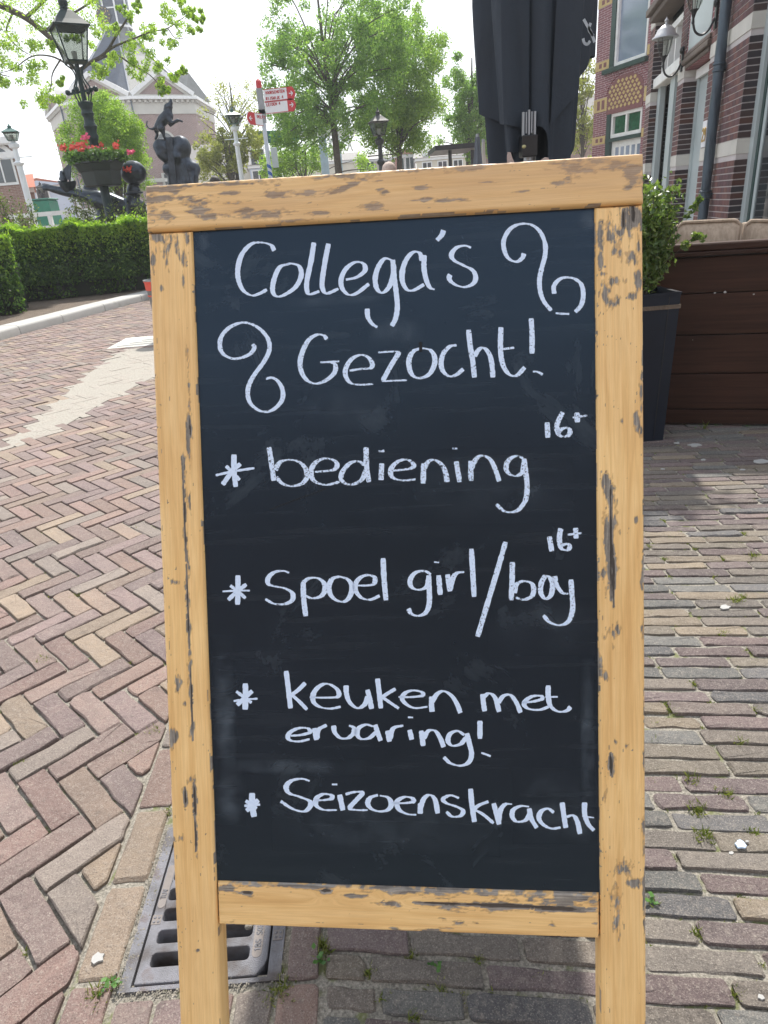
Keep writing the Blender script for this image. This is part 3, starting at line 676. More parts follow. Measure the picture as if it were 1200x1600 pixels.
BOTW = [(385, 1392, 14, 5), (470, 1382, 110, 3), (360, 1385, 14, 5), (511, 1389, 14, 4), (556, 1397, 20, 3), (677, 1390, 120, 5), (600, 1386, 60, 4), (776, 1413, 150, 7), (860, 1405, 75, 9), (900, 1400, 34, 9), (925, 1406, 12, 8), (880, 1396, 56, 4), (716, 1440, 13, 5), (700, 1446, 12, 3), (691, 1433, 9, 4), (744, 1438, 6, 3), (862, 1442, 8, 5), (617, 1448, 12, 3), (675, 1451, 18, 3), (366, 1443, 8, 5), (930, 1440, 8, 3)]
BOTD = [(387, 1392, 10, 3), (800, 1413, 110, 3), (870, 1418, 40, 3), (511, 1389, 9, 2.5), (690, 1409, 50, 1.5)]
KN = [(510, 1400), (610, 1402)]
def plank(name, x0, x1, y0, y1, depth, along, wear, dark, edge=.004, step=.0016, front=0, brown=0, lab=None, poly=None, knots=()):
    """one frame member, its visible face finely gridded so that the worn patches are real hollows"""
    nx = max(int((x1-x0)/step), 2); ny = max(int((y1-y0)/step), 2)
    gx, gy = np.meshgrid(np.linspace(x0, x1, nx), np.linspace(y0, y1, ny))
    def field(L_):
        f = np.full(gx.shape, -9.)
        for e in L_:
            px, py, rx, ry = e[:4]; t = e[4] if len(e) > 4 else 0
            u, v = b2(px, py); ua, va = b2(px+rx, py); ub, vb = b2(px, py-ry); a = abs(ua-u)+1e-4; b = abs(vb-v)+1e-4
            dx, dy = gx-u, gy-v; dx, dy = dx*cos(t)-dy*sin(t), dx*sin(t)+dy*cos(t)
            f = np.maximum(f, 1-np.sqrt((dx/a)**2+(dy/b)**2))
        return f
    al, ac = (gx, gy) if along == 'u' else (gy, gx)
    nz_ = fbm(al*55, ac*170, 3, 5)-.5; nf = fbm(al*160, ac*700, 9, 4)-.5
    f = field(wear)*.9+nz_*2.6+nf*1.9-(.3 if brown else .24)
    wr = np.clip(.36+f*.28, 0, .6)
    # stray specks
    spk = fbm(al*90, ac*420, 5, 4); wr = np.maximum(wr, np.where(spk > .765, .4, 0))
    de = np.minimum(np.minimum(gx-x0, x1-gx), np.minimum(gy-y0, y1-gy)); eg = fbm(al*30, ac*30, 21, 4)
    eg = fbm(al*40, ac*260, 21, 5); wr = np.maximum(wr, np.where(de < .003*np.clip((eg-.56)*6, 0, 1), .4, 0)); wr = np.maximum(wr, np.where((gx-x0 < .012)&(fbm(al*110, ac*500, 33, 4) > .70), .4, 0))
    if dark:
        g = field(dark)+nz_*1.0+nf*.6; wr = np.where(g > -.15, np.clip(.75+g*.5, .7, 1), wr)
    hgt = -np.clip((wr-.3)*6, 0, 1)*.0005-np.clip((wr-.7)*5, 0, 1)*.0012+nf*.00012*(wr > .3)
    r = edge; q = np.clip(1-de/r, 0, 1); hgt = hgt-r*(1-np.sqrt(np.clip(1-q*q, 0, 1)))
    z = front+hgt
    Pw = BO+gx[..., None]*BU+gy[..., None]*BV+z[..., None]*BN
    vs = Pw.reshape(-1, 3); idx = np.arange(nx*ny).reshape(ny, nx)
    fs = np.stack([idx[:-1, :-1], idx[:-1, 1:], idx[1:, 1:], idx[1:, :-1]], -1).reshape(-1, 4)
    per = np.concatenate([idx[0, :-1], idx[:-1, -1], idx[-1, :0:-1], idx[:0:-1, 0]])
    back = vs[per]-BN*(depth); b0 = len(vs); m = len(per); vs = np.vstack([vs, back]); i = np.arange(m); j = (i+1) % m
    fs = np.vstack([fs, np.stack([per[j], per[i], b0+i, b0+j], -1)])
    cnr = [0, nx-1, nx-1+ny-1, 2*(nx-1)+ny-1]
    fs = np.vstack([fs, [[b0+cnr[3], b0+cnr[2], b0+cnr[1], b0+cnr[0]]]])
    ob = npmesh(name, vs, fs, m_wood, bd, True); me = ob.data; me.set_sharp_from_angle(angle=radians(60))
    wa = me.attributes.new('wear', 'FLOAT', 'POINT'); wa.data.foreach_set('value', np.concatenate([wr.ravel(), wr.ravel()[per]*0]).astype(np.float32))
    ga = me.attributes.new('gc', 'FLOAT_VECTOR', 'POINT'); A_ = np.concatenate([al.ravel(), al.ravel()[per]]); C_ = np.concatenate([ac.ravel(), ac.ravel()[per]+.03])
    for kx_, ky_ in knots:
        u, v = b2(kx_, ky_); ku, kv = (u, v) if along == 'u' else (v, u); dd = ((A_-ku)/.02)**2+((C_-kv)/.008)**2
        C_ = C_+.012*np.sign(C_-kv)*np.exp(-dd)
    gcv = np.stack([A_+x0*7+y0*3, C_, C_*0+y1], -1); ga.data.foreach_set('vector', gcv.astype(np.float32).ravel())
    ba = me.attributes.new('brown', 'FLOAT', 'POINT'); bb = brown*(.4+.6*np.clip((fbm(A_*8, C_*60, 31, 3)-.3)*2.5, 0, 1)); ba.data.foreach_set('value', bb.astype(np.float32))
    if lab: ob['label'] = lab
    return ob
uTL, vTL = b2(232, 293); uTR, vTR = b2(1000, 248); uBL_, vBL_ = b2(234, 363); uR1, vR1 = b2(1001, 318)
uLi = b2(303, 400)[0]; uRi = b2(929, 400)[0]; vRT = b2(700, 340)[1]
u0 = b2(236, 420)[0]; u1 = b2(1003, 420)[0]
vT0 = b2(600, 344)[1]; vT1 = b2(600, 270)[1]; vB0 = b2(640, 1453)[1]; vB1 = b2(640, 1385)[1]
LEG = -(1.28)/.918
vF = -(BO[2])/BV[2]-.001
plank('top_rail', min(u0, uTL), max(u1, uTR), vT0, vT1, .034, 'u', TOPW, [], front=.0095, brown=.75, lab='top rail with large grey weathered patches')
plank('side_stile', u0, uLi, vF, vT0-.0012, .030, 'v', LEFTW, LEFTD, front=.006, lab='left stile with a long dark crack')
plank('side_stile', uRi, u1, vF, vT0-.0012, .030, 'v', RIGHTW, RIGHTD, front=.006, lab='right stile with grey worn patches near its top')
plank('bottom_rail', uLi+.001, uRi-.001, vB0, vB1, .026, 'u', BOTW, BOTD, front=.0045, brown=.05, lab='bottom rail with a dark split', knots=KN)
# board panel
s = NT('chalkboard_paint'); v = s.obj(); a = s.noise(3.2, 5, v, .6); b = s.noise(9, 6, v, .7, .8); c = s.noise(900, 3, v)
mpn = s.n('ShaderNodeMapping'); s.t.links.new(v, mpn.inputs[0]); mpn.inputs['Scale'].default_value = (5, 5, 90); st_ = s.noise(1, 5, mpn.outputs[0], .6)
col = s.ramp(a.outputs['Fac'], [(.3, (.004, .007, .011)), (.7, (.007, .010, .016))])
col = s.mix(s.ramp(b.outputs['Fac'], [(.58, (0, 0, 0)), (.8, (.22, .22, .22))]), col, (.2, .24, .27))
col = s.mix(s.ramp(st_.outputs['Fac'], [(.5, (0, 0, 0)), (.8, (.04, .04, .04))]), col, (.25, .28, .3))
s.set('Base Color', col); s.set('Roughness', s.ramp(b.outputs['Fac'], [(.3, (.2, .2, .2)), (.7, (.3, .3, .3))])); s.set('Specular IOR Level', .6); s.set('Specular Tint', (.52, .74, 1))
s.bump(c.outputs['Fac'], .12, .0006); m_chalkb = s.m
pn = MB(lambda x, y, z: tuple(bp(x, y, z))); pn.box(uLi-.004, uRi+.004, vB0+.01, vT0+.01, -.008, 0); pn.build('board_panel', m_chalkb, bd)
# chalk
s = NT('chalk_marker'); v = s.obj(); a = s.noise(420, 4, v, .7); b = s.noise(26, 3, v, .5); sv = s.n('ShaderNodeAttribute'); sv.attribute_name = 'dry'
al = s.math('ADD', s.math('MULTIPLY', a.outputs['Fac'], 1.0), s.math('MULTIPLY', sv.outputs['Fac'], -1.6))
s.set('Base Color', s.ramp(a.outputs['Fac'], [(.3, (.58, .7, .9)), (.6, (.68, .8, .98))])); s.set('Roughness', .8)
s.set('Alpha', s.ramp(al, [(.235, (0, 0, 0)), (.275, (1, 1, 1))])); m_chalk = s.m
CH = {'A': (330, 330, 3.871), 'B': (620, 330, 3.75), 'C': (320, 620, 3.75), 'D': (620, 620, 3.75), 'E': (340, 1020, 3.75), 'F': (640, 1020, 3.75)}
def chalk(name, crop, strokes, wide=31, thin=9, dry=0, lab=None):
    ox, oy, sc = CH[crop]; vs, fs, dr_ = [], [], []
    for si, st in enumerate(strokes):
        P = catmull(st, 9); Q = [P[0]]
        for p in P[1:]:
            if np.hypot(*(p-Q[-1])) > 2.5: Q.append(p)
        if len(Q) < 2: continue
        P = np.array(Q); T = np.gradient(P, axis=0); T /= np.linalg.norm(T, axis=1)[:, None]+1e-9; N = np.stack([-T[:, 1], T[:, 0]], 1)
        nib = np.array([cos(.12), sin(.12)]); wdt = thin+(wide-thin)*np.abs(N@nib)**1.3; wdt = np.convolve(np.pad(wdt, 2, mode='edge'), np.ones(5)/5, 'valid')
        n = len(P); e = np.minimum(np.arange(n), np.arange(n)[::-1]); wdt = wdt*np.where(e == 0, .82, 1)
        jl = np.array([random.gauss(0, .7) for _ in range(n)]); b0 = len(vs)
        for k in range(n):
            for sgn in (-1, -.33, .33, 1):
                q = P[k]+N[k]*sgn*(wdt[k]/2+jl[k]); u, v = b2(ox+q[0]/sc, oy+q[1]/sc)
                vs.append(bp(u, v, .0006+.00005*si)); 
                ed = .25 if abs(sgn) == 1 else 0
                dr_.append(dry+ed*dry*.8+(.02 if thin+4 > wdt[k] and dry > 0 else 0))
        for k in range(n-1):
            for c_ in range(3): a_ = b0+k*4+c_; fs.append((a_, a_+4, a_+5, a_+1))
    ob = npmesh(name, vs, np.array(fs), m_chalk, bd)
    at_ = ob.data.attributes.new('dry', 'FLOAT', 'POINT'); at_.data.foreach_set('value', np.array(dr_, np.float32))
    if lab: ob['label'] = lab
    return ob
def L_(crop, items, **k):
    for st in items: chalk('chalk_letter', crop, st, **k)
L_('A', [[[(383, 240), (360, 205), (300, 190), (240, 202), (185, 265), (162, 350), (167, 420), (195, 480), (245, 510), (290, 500), (338, 475)]],
 [[(470, 320), (415, 340), (382, 410), (372, 480), (395, 515), (440, 508), (510, 460), (545, 390), (533, 335), (490, 318), (460, 321)]],
 [[(622, 190), (605, 300), (580, 420), (580, 480), (598, 503), (655, 485)]], [[(710, 197), (690, 300), (672, 420), (675, 470), (700, 498), (770, 470)]],
 [[(815, 415), (880, 400), (930, 360), (920, 318), (870, 310), (815, 350), (787, 410), (792, 465), (830, 505), (880, 497), (955, 440)]],
 [[(1100, 300), (1050, 288), (1010, 340), (992, 410), (1003, 470), (1035, 494), (1075, 460), (1100, 390), (1104, 320)], [(1098, 295), (1108, 400), (1120, 500), (1126, 580), (1115, 650), (1092, 695)], [(1005, 703), (972, 680), (948, 640), (944, 590)]]])
chalk('chalk_swirl', 'A', [[(250, 805), (262, 825), (240, 860), (190, 885), (130, 892), (75, 865), (54, 820), (62, 760), (110, 705), (180, 676), (240, 682), (300, 717), (345, 775), (352, 840), (320, 910), (265, 985), (230, 1050), (222, 1110), (240, 1165), (290, 1205), (340, 1213), (390, 1190), (430, 1140), (432, 1080), (405, 1030), (370, 1008), (332, 1013)]], wide=28, thin=12, dry=0.067)
L_('B', [[[(148, 290), (135, 248), (100, 240), (62, 275), (35, 340), (33, 410), (60, 460), (100, 463), (160, 430)], [(160, 258), (160, 340), (175, 410), (195, 448), (222, 460)]],
 [[(274, 112), (264, 140), (235, 172)]], [[(435, 215), (400, 203), (350, 215), (320, 255), (337, 290), (390, 318), (445, 348), (462, 390), (447, 425), (400, 445), (350, 435), (315, 410), (307, 388), (315, 370)]]])
chalk('chalk_swirl', 'B', [[(745, 248), (735, 275), (700, 297), (655, 278), (630, 230), (627, 170), (662, 107), (720, 77), (785, 80), (838, 120), (868, 190), (868, 260), (850, 330), (836, 400), (840, 470), (862, 530), (905, 583)], [(930, 598), (960, 601), (1010, 603)], [(1045, 592), (1080, 550), (1092, 490), (1080, 430), (1040, 397), (990, 389), (950, 402), (920, 440), (922, 485)]], wide=28, thin=11, dry=0.056)
L_('A', [[[(700, 775), (680, 752), (640, 748), (590, 780), (553, 850), (538, 920), (552, 985), (590, 1030), (640, 1043), (700, 1020), (747, 975), (750, 930), (720, 912)], [(660, 915), (720, 912), (775, 908)]],
 [[(838, 965), (900, 955), (960, 950), (975, 925), (950, 885), (905, 870), (850, 895), (815, 950), (815, 1000), (845, 1040), (900, 1050), (980, 1045)]],
 [[(1010, 855), (1080, 850), (1140, 850)], [(1140, 850), (1090, 930), (1038, 1025)], [(1030, 1028), (1100, 1026), (1185, 1022)]]], dry=0.078)
L_('B', [[[(140, 804), (97, 822), (72, 870), (76, 930), (100, 968), (140, 978), (190, 955), (220, 900), (220, 850), (195, 814), (150, 803)]],
 [[(350, 785), (308, 795), (270, 840), (260, 900), (275, 943), (310, 968), (350, 958), (390, 925)]],
 [[(420, 695), (430, 790), (445, 880), (455, 975)], [(455, 850), (480, 812), (510, 802), (540, 835), (556, 890), (563, 975)]],
 [[(610, 680), (607, 780), (612, 860), (630, 920), (665, 961), (705, 961), (750, 915)], [(600, 808), (640, 806), (688, 800)]],
 [[(787, 628), (792, 730), (792, 835)]], [[(797, 940), (825, 942), (855, 958)]]], dry=0.078)
chalk('chalk_asterisk', 'C', [[(172, 338), (172, 430), (182, 528)], [(65, 460), (130, 445), (210, 430), (292, 418)], [(125, 405), (160, 440), (205, 488)], [(210, 392), (160, 440), (105, 515)]], dry=0.045)
chalk('chalk_asterisk', 'C', [[(195, 1045), (195, 1130), (193, 1218)], [(105, 1140), (190, 1135), (265, 1135)], [(150, 1105), (195, 1140), (240, 1180)], [(245, 1098), (190, 1140), (138, 1190)]], dry=0.034)
chalk('chalk_asterisk', 'E', [[(163, 178), (165, 250), (162, 332)], [(95, 282), (165, 272), (235, 268)], [(110, 225), (160, 262), (200, 292)], [(205, 222), (160, 262), (115, 305)]], wide=33)
chalk('chalk_asterisk', 'E', [[(203, 820), (203, 890), (215, 960)], [(158, 895), (250, 888)], [(165, 865), (230, 912)], [(240, 860), (170, 925)]], wide=36, thin=12)
L_('C', [[[(377, 295), (390, 380), (405, 492)], [(415, 430), (440, 385), (490, 370), (550, 380), (590, 420), (598, 470), (570, 508), (510, 523), (455, 508), (420, 470)]],
 [[(645, 440), (710, 435), (760, 425), (776, 395), (750, 370), (700, 362), (650, 385), (624, 430), (632, 480), (665, 506), (720, 515), (790, 498)]],
 [[(935, 400), (900, 378), (850, 390), (807, 440), (800, 480), (825, 508), (870, 512), (920, 485), (945, 430)], [(945, 295), (948, 400), (962, 500)]],
 [[(1037, 390), (1035, 440), (1033, 488)]], [[(1018, 318), (1035, 320), (1052, 316)]], [[(1095, 433), (1180, 425), (1222, 410), (1215, 385), (1180, 368), (1130, 380), (1093, 420), (1092, 460), (1120, 483), (1170, 490), (1235, 483)]]], dry=0.095)
L_('D', [[[(158, 390), (156, 450), (155, 508)], [(160, 420), (185, 380), (220, 370), (260, 395), (285, 440), (295, 500)]], [[(348, 378), (358, 440), (370, 500)]], [[(326, 303), (355, 303)]],
 [[(435, 375), (433, 440), (435, 492)], [(438, 420), (465, 365), (500, 345), (545, 365), (575, 420), (600, 495)]],
 [[(740, 360), (700, 347), (657, 370), (640, 415), (657, 450), (700, 463), (735, 440), (745, 385)], [(745, 360), (755, 440), (763, 520), (755, 600), (720, 655), (680, 675), (630, 670), (583, 630)]],
 [[(880, 150), (885, 240)]], [[(972, 90), (943, 150), (938, 200), (960, 230), (998, 230), (1015, 205), (1000, 182), (965, 190), (945, 215)]], [[(1055, 92), (1058, 150)], [(1030, 122), (1115, 110)]]], dry=0.095)
L_('C', [[[(495, 1030), (460, 1020), (410, 1027), (373, 1060), (373, 1095), (410, 1110), (470, 1122), (513, 1150), (513, 1190), (470, 1213), (410, 1213), (355, 1185)]],
 [[(577, 1085), (580, 1180), (592, 1285)], [(575, 1090), (610, 1064), (660, 1062), (698, 1090), (703, 1135), (680, 1168), (630, 1180), (590, 1165)]],
 [[(790, 1052), (748, 1067), (728, 1110), (738, 1160), (775, 1193), (820, 1198), (852, 1165), (862, 1110), (838, 1070), (790, 1052)]],
 [[(895, 1105), (950, 1105), (990, 1095), (996, 1060), (960, 1044), (915, 1057), (884, 1095), (887, 1140), (920, 1178), (970, 1188), (1025, 1165)]],
 [[(1045, 945), (1050, 1060), (1062, 1192)]]], dry=0.067)
L_('D', [[[(200, 1040), (160, 1020), (107, 1032), (78, 1075), (88, 1115), (130, 1130), (175, 1110), (190, 1050)], [(187, 1045), (190, 1130), (190, 1210), (170, 1263), (125, 1283), (85, 1270), (68, 1240)]],
 [[(245, 1045), (255, 1160)]], [[(218, 968), (248, 970)]], [[(297, 1040), (312, 1140)], [(312, 1130), (330, 1060), (355, 1032), (395, 1026)]], [[(437, 890), (445, 1030), (453, 1172)]]], dry=0.067)
L_('D', [[[(637, 850), (600, 980), (540, 1180), (473, 1405)]], [[(677, 968), (675, 1080), (670, 1192)], [(690, 1150), (700, 1102), (740, 1080), (788, 1092), (802, 1130), (788, 1170), (740, 1188), (695, 1175)]],
 [[(870, 1047), (847, 1090), (843, 1145), (870, 1183), (903, 1160), (912, 1100), (893, 1057), (865, 1047)]], [[(925, 1050), (935, 1100), (970, 1148), (1005, 1153)], [(1020, 1070), (1025, 1150), (1030, 1240), (1008, 1310), (960, 1337), (900, 1323), (858, 1280)]],
 [[(893, 818), (908, 905)]], [[(960, 770), (952, 830), (962, 885), (995, 898), (1013, 880), (1000, 862), (965, 870)]], [[(1047, 768), (1050, 830)], [(1000, 808), (1082, 798)]]], dry=0.084)
L_('E', [[[(402, 105), (415, 210), (428, 325)], [(515, 175), (475, 215), (435, 245)], [(435, 245), (480, 285), (525, 332)]],
 [[(540, 260), (630, 262), (705, 255), (702, 215), (650, 182), (602, 192), (564, 235), (562, 285), (600, 316), (660, 326), (722, 315)]],
 [[(753, 190), (756, 240), (775, 290), (820, 323), (863, 300), (880, 255)], [(878, 215), (892, 270), (903, 328)]],
 [[(937, 150), (948, 240), (957, 325)], [(1043, 210), (1000, 235), (965, 258)], [(965, 258), (1010, 290), (1062, 325)]],
 [[(1060, 258), (1140, 258), (1203, 248), (1190, 227), (1140, 220), (1097, 237), (1082, 270), (1112, 305), (1160, 323), (1230, 315)]]])
L_('F', [[[(130, 255), (128, 300), (132, 345)], [(130, 290), (160, 242), (200, 224), (245, 250), (278, 300), (298, 352)]],
 [[(428, 240), (432, 290), (440, 342)], [(432, 260), (465, 237), (500, 262), (525, 345)], [(520, 290), (550, 252), (590, 247), (625, 290), (650, 350)]],
 [[(660, 290), (720, 285), (773, 270), (768, 252), (720, 254), (682, 277), (672, 305), (700, 328), (760, 333), (815, 315)]],
 [[(812, 190), (812, 250), (825, 310), (870, 343), (920, 338), (943, 315)], [(795, 258), (868, 257)]]])
L_('E', [[[(430, 485), (490, 480), (540, 465), (528, 442), (480, 440), (432, 460), (412, 490), (430, 513), (480, 518), (540, 505)]], [[(568, 440), (580, 510)], [(582, 500), (592, 450), (640, 422)]],
 [[(680, 425), (687, 465), (720, 498), (763, 498), (797, 470), (797, 438), (770, 425)]], [[(910, 430), (870, 420), (828, 440), (818, 475), (840, 503), (888, 498), (928, 465)], [(923, 420), (938, 465), (956, 515)]],
 [[(995, 455), (1008, 520)], [(1008, 505), (1030, 442), (1088, 425)]], [[(1125, 450), (1138, 508)]], [[(1115, 377), (1145, 378)]]])
L_('F', [[[(68, 455), (80, 545)], [(82, 500), (110, 457), (150, 457), (180, 500), (200, 552)]], [[(320, 480), (280, 457), (237, 475), (225, 515), (250, 543), (298, 533), (332, 495)], [(335, 470), (350, 530), (363, 590), (348, 638), (300, 660), (240, 646), (200, 610)]],
 [[(412, 397), (412, 503)]], [[(420, 585), (450, 595), (475, 605)]]])
L_('E', [[[(540, 750), (495, 737), (437, 747), (403, 780), (418, 820), (480, 842), (538, 867), (542, 900), (505, 928), (440, 913), (370, 868)]],
 [[(570, 862), (620, 862), (668, 852), (663, 832), (620, 827), (582, 850), (577, 890), (620, 918), (700, 920)]], [[(715, 830), (735, 922)]], [[(670, 770), (702, 770)]],
 [[(750, 828), (800, 815), (850, 818), (815, 860), (775, 908), (820, 920), (880, 920)]], [[(940, 832), (897, 847), (880, 880), (902, 913), (950, 928), (998, 918), (1018, 885), (998, 847), (950, 835)]],
 [[(1020, 878), (1080, 880), (1143, 872), (1138, 850), (1095, 844), (1052, 870), (1062, 915), (1110, 943), (1165, 948)]]], wide=33)
L_('F', [[[(64, 880), (62, 942)], [(62, 910), (85, 852), (120, 832), (150, 862), (165, 940)]], [[(290, 850), (240, 834), (197, 855), (217, 880), (280, 902), (313, 925), (298, 953), (250, 958), (215, 930)]],
 [[(357, 795), (365, 890), (380, 990)], [(462, 870), (410, 890), (375, 915)], [(375, 915), (430, 945), (492, 997)]], [[(492, 880), (525, 1005)], [(520, 990), (532, 922), (560, 887), (600, 885)]],
 [[(700, 900), (650, 897), (607, 920), (602, 960), (630, 988), (680, 978), (708, 935)], [(700, 910), (713, 970), (745, 1025)]], [[(845, 935), (810, 912), (772, 927), (757, 965), (780, 1003), (830, 1028), (885, 1022)]],
 [[(893, 875), (903, 950), (915, 1025)], [(920, 960), (958, 952), (983, 990), (998, 1060)]], [[(1025, 875), (1025, 940), (1045, 1000), (1080, 1040)], [(1010, 955), (1080, 965)]]], wide=31)
# chalk dust rubbed into the paint near the edges
s = NT('chalk_dust'); v = s.obj(); a = s.noise(30, 5, v, .7); sv = s.n('ShaderNodeAttribute'); sv.attribute_name = 'dry'
s.set('Base Color', (.4, .5, .6)); s.set('Roughness', .9); s.set('Alpha', s.math('MULTIPLY', s.math('MULTIPLY', s.ramp(a.outputs['Fac'], [(.38, (0, 0, 0)), (.75, (1, 1, 1))]), sv.outputs['Fac']), .2)); m_dust = s.m
for (px, py, rx, ry, k_) in [(352, 1120, 12, 85, 1), (360, 1245, 16, 30, .8), (918, 1160, 8, 90, .9), (905, 1290, 20, 20, .6), (450, 1198, 80, 9, .8), (320, 378, 8, 10, 1), (920, 345, 12, 12, .9), (600, 1290, 120, 30, .35), (860, 1260, 40, 40, .4), (520, 470, 60, 6, .5), (620, 520, 30, 16, .6), (545, 640, 50, 24, .35), (760, 760, 90, 40, .25), (850, 980, 60, 30, .3)]:
    u, v_ = b2(px, py); a_ = abs(b2(px+rx, py)[0]-u); b_ = abs(b2(px, py-ry)[1]-v_); n = 8; vs, fs, dd = [], [], []
    for j in range(-n, n+1):
        for i in range(-n, n+1): uu = min(max(u+a_*1.5*i/n, uLi+.001), uRi-.001); vs.append(bp(uu, v_+b_*1.5*j/n, .00035)); dd.append(max(0, 1-(i*i+j*j)/n/n)*k_)
    w_ = 2*n+1
    for j in range(2*n):
        for i in range(2*n): q = j*w_+i; fs.append((q, q+1, q+w_+1, q+w_))
    ob = npmesh('chalk_smear', vs, np.array(fs), m_dust, bd); at_ = ob.data.attributes.new('dry', 'FLOAT', 'POINT'); at_.data.foreach_set('value', np.array(dd, np.float32))
# faint scratches in the black paint
m_scr = simple('scratch', (.004, .005, .007), .7, 0, .1, 50, 0)
for a, b in (((385, 660), (500, 615)), ((500, 615), (715, 537))):
    (u, v), (u2, v2) = b2(320+a[0]/3.75, 620+a[1]/3.75), b2(320+b[0]/3.75, 620+b[1]/3.75); MB().bar(bp(u, v, .0003), bp(u2, v2, .0003), .001, .0004, BN).build('scratch', m_scr, bd)
u, v = b2(657, 542); MB().bar(bp(u, v+.006, .0008), bp(u, v-.006, .0008), .0035, .0008, BN).build('nail_hole', m_scr, bd)
# rear frame leaning the other way
RV_ = np.array([-.049, -.31, .794]); RV_ -= BU*(RV_@BU); RV_ /= np.linalg.norm(RV_); RN = np.cross(BU, RV_)*-1
RO = bp(0, vT1-.02, -.045)
def rp(u, v, n=0): return tuple(RO+BU*u+RV_*v+np.cross(RV_, BU)*n)
rl = -(RO[2])/RV_[2]
m_rear = simple('rear_wood', (.5, .32, .14), .6, 0, .2, 6, .3)
for nm, a in (('rear_stile', (u0, uLi, rl, -.01)), ('rear_stile', (uRi, u1, rl, -.01)), ('rear_rail', (uLi, uRi, -.09, -.01)), ('rear_rail', (uLi, uRi, -1.07, -1.0))):
    MB(rp).box(a[0]+.004, a[1]-.004, a[2], a[3], 0, .025, .002).build(nm, m_rear, bd)
MB(rp).box(uLi-.002, uRi+.002, -1.02, -.07, .004, .012).build('rear_panel', m_chalkb, bd)
for u in (.02, .42): MB().bar(bp(u, vT1-.03, -.02), rp(u, -.03, .01), .04, .012, BU).build('hinge', m_zinc, bd)
# ------------------------------------------------------------ terrace wall, cushions, planter, parasol
m_boards = NT('dark_brown_boards'); s = m_boards; v = s.n('ShaderNodeNewGeometry').outputs['Position']; mpg = s.n('ShaderNodeMapping'); s.t.links.new(v, mpg.inputs[0]); mpg.inputs['Scale'].default_value = (2, 2, 45)
a = s.noise(1, 5, mpg.outputs[0], .6); b = s.noise(1.6, 4, v); c = s.noise(48, 4, v, .6)
col = s.ramp(a.outputs['Fac'], [(.3, (.024, .0105, .007)), (.7, (.055, .025, .016))]); col = s.mix(.6, col, s.ramp(b.outputs['Fac'], [(.3, (.6, .6, .65)), (.7, (1.3, 1.25, 1.2))]), 'MULTIPLY')
col = s.mix(s.ramp(c.outputs['Fac'], [(.76, (0, 0, 0)), (.78, (1, 1, 1))]), col, (.5, .48, .45))
s.set('Base Color', col); s.set('Roughness', .6); s.set('Specular IOR Level', .22); s.bump(a.outputs['Fac'], .3, .002); m_boards = s.m
WA = np.array([1.62, 3.771, 0]); WD = np.array([.954, -.300, 0]); WD /= np.linalg.norm(WD); WN = np.array([WD[1], -WD[0], 0])  # WN towards viewer
def wp(x, y, z): return tuple(WA+WD*x+WN*y+np.array([0, 0, z]))
tw = empty('terrace_wall', WA, 'dark brown boarded terrace wall with a capped top beside the planter', 'wall')
zs = [.012, .10, .305, .52, .74, .925]
for z0, z1 in zip(zs, zs[1:]): MB(wp).box(-.1, 2.6, -.028, 0, z0+.003, z1-.003, .002).build('board', m_boards, tw)
MB(wp).box(-.11, 2.62, -.06, -.030, .01, .93).build('board_backing', m_blackpaint, tw)
MB(wp).box(-.06, 2.64, -.10, .028, .932, .952, .003).build('cap_rail', m_boards, tw)
MB(wp).box(-.05, 2.63, -.085, .012, .954, .992, .006).build('cap_rail', m_boards, tw)
for x in (.02, 1.2, 2.4): MB(wp).box(x, x+.07, -.13, -.062, 0, .92).build('post', m_boards, tw)
MB().bar(wp(.505, .0135, .93), wp(.505, .0135, .905), .006, .001, (0, -1, 0)).build('dropping_streak', m_splat, tw)
for x, z, r in ((.25, .74, .004), (.30, .742, .006), (.44, .725, .004), (.6, .80, .003), (.5, .87, .003), (.66, .31, .006)): MB().ball(wp(x, .0005, z), (r*1.6, .0012, r), 8, 4).build('dropping', m_splat, tw)
s = NT('taupe_cushion'); v = s.obj(); a = s.noise(3, 4, v); mpg = s.n('ShaderNodeMapping'); s.t.links.new(v, mpg.inputs[0]); mpg.inputs['Scale'].default_value = (60, 60, 4); mpg.inputs['Rotation'].default_value = (0, .3, 0); b = s.noise(1, 4, mpg.outputs[0]); c = s.noise(500, 2, v)
col = s.ramp(a.outputs['Fac'], [(.3, (.36, .28, .21)), (.7, (.5, .41, .32))]); col = s.mix(.8, col, s.ramp(b.outputs['Fac'], [(.35, (.72, .7, .68)), (.6, (1.05, 1.05, 1.05))]), 'MULTIPLY')
s.set('Base Color', col); s.set('Roughness', .9); s.bump(s.math('ADD', b.outputs['Fac'], c.outputs['Fac']), .5, .006); m_cush = s.m
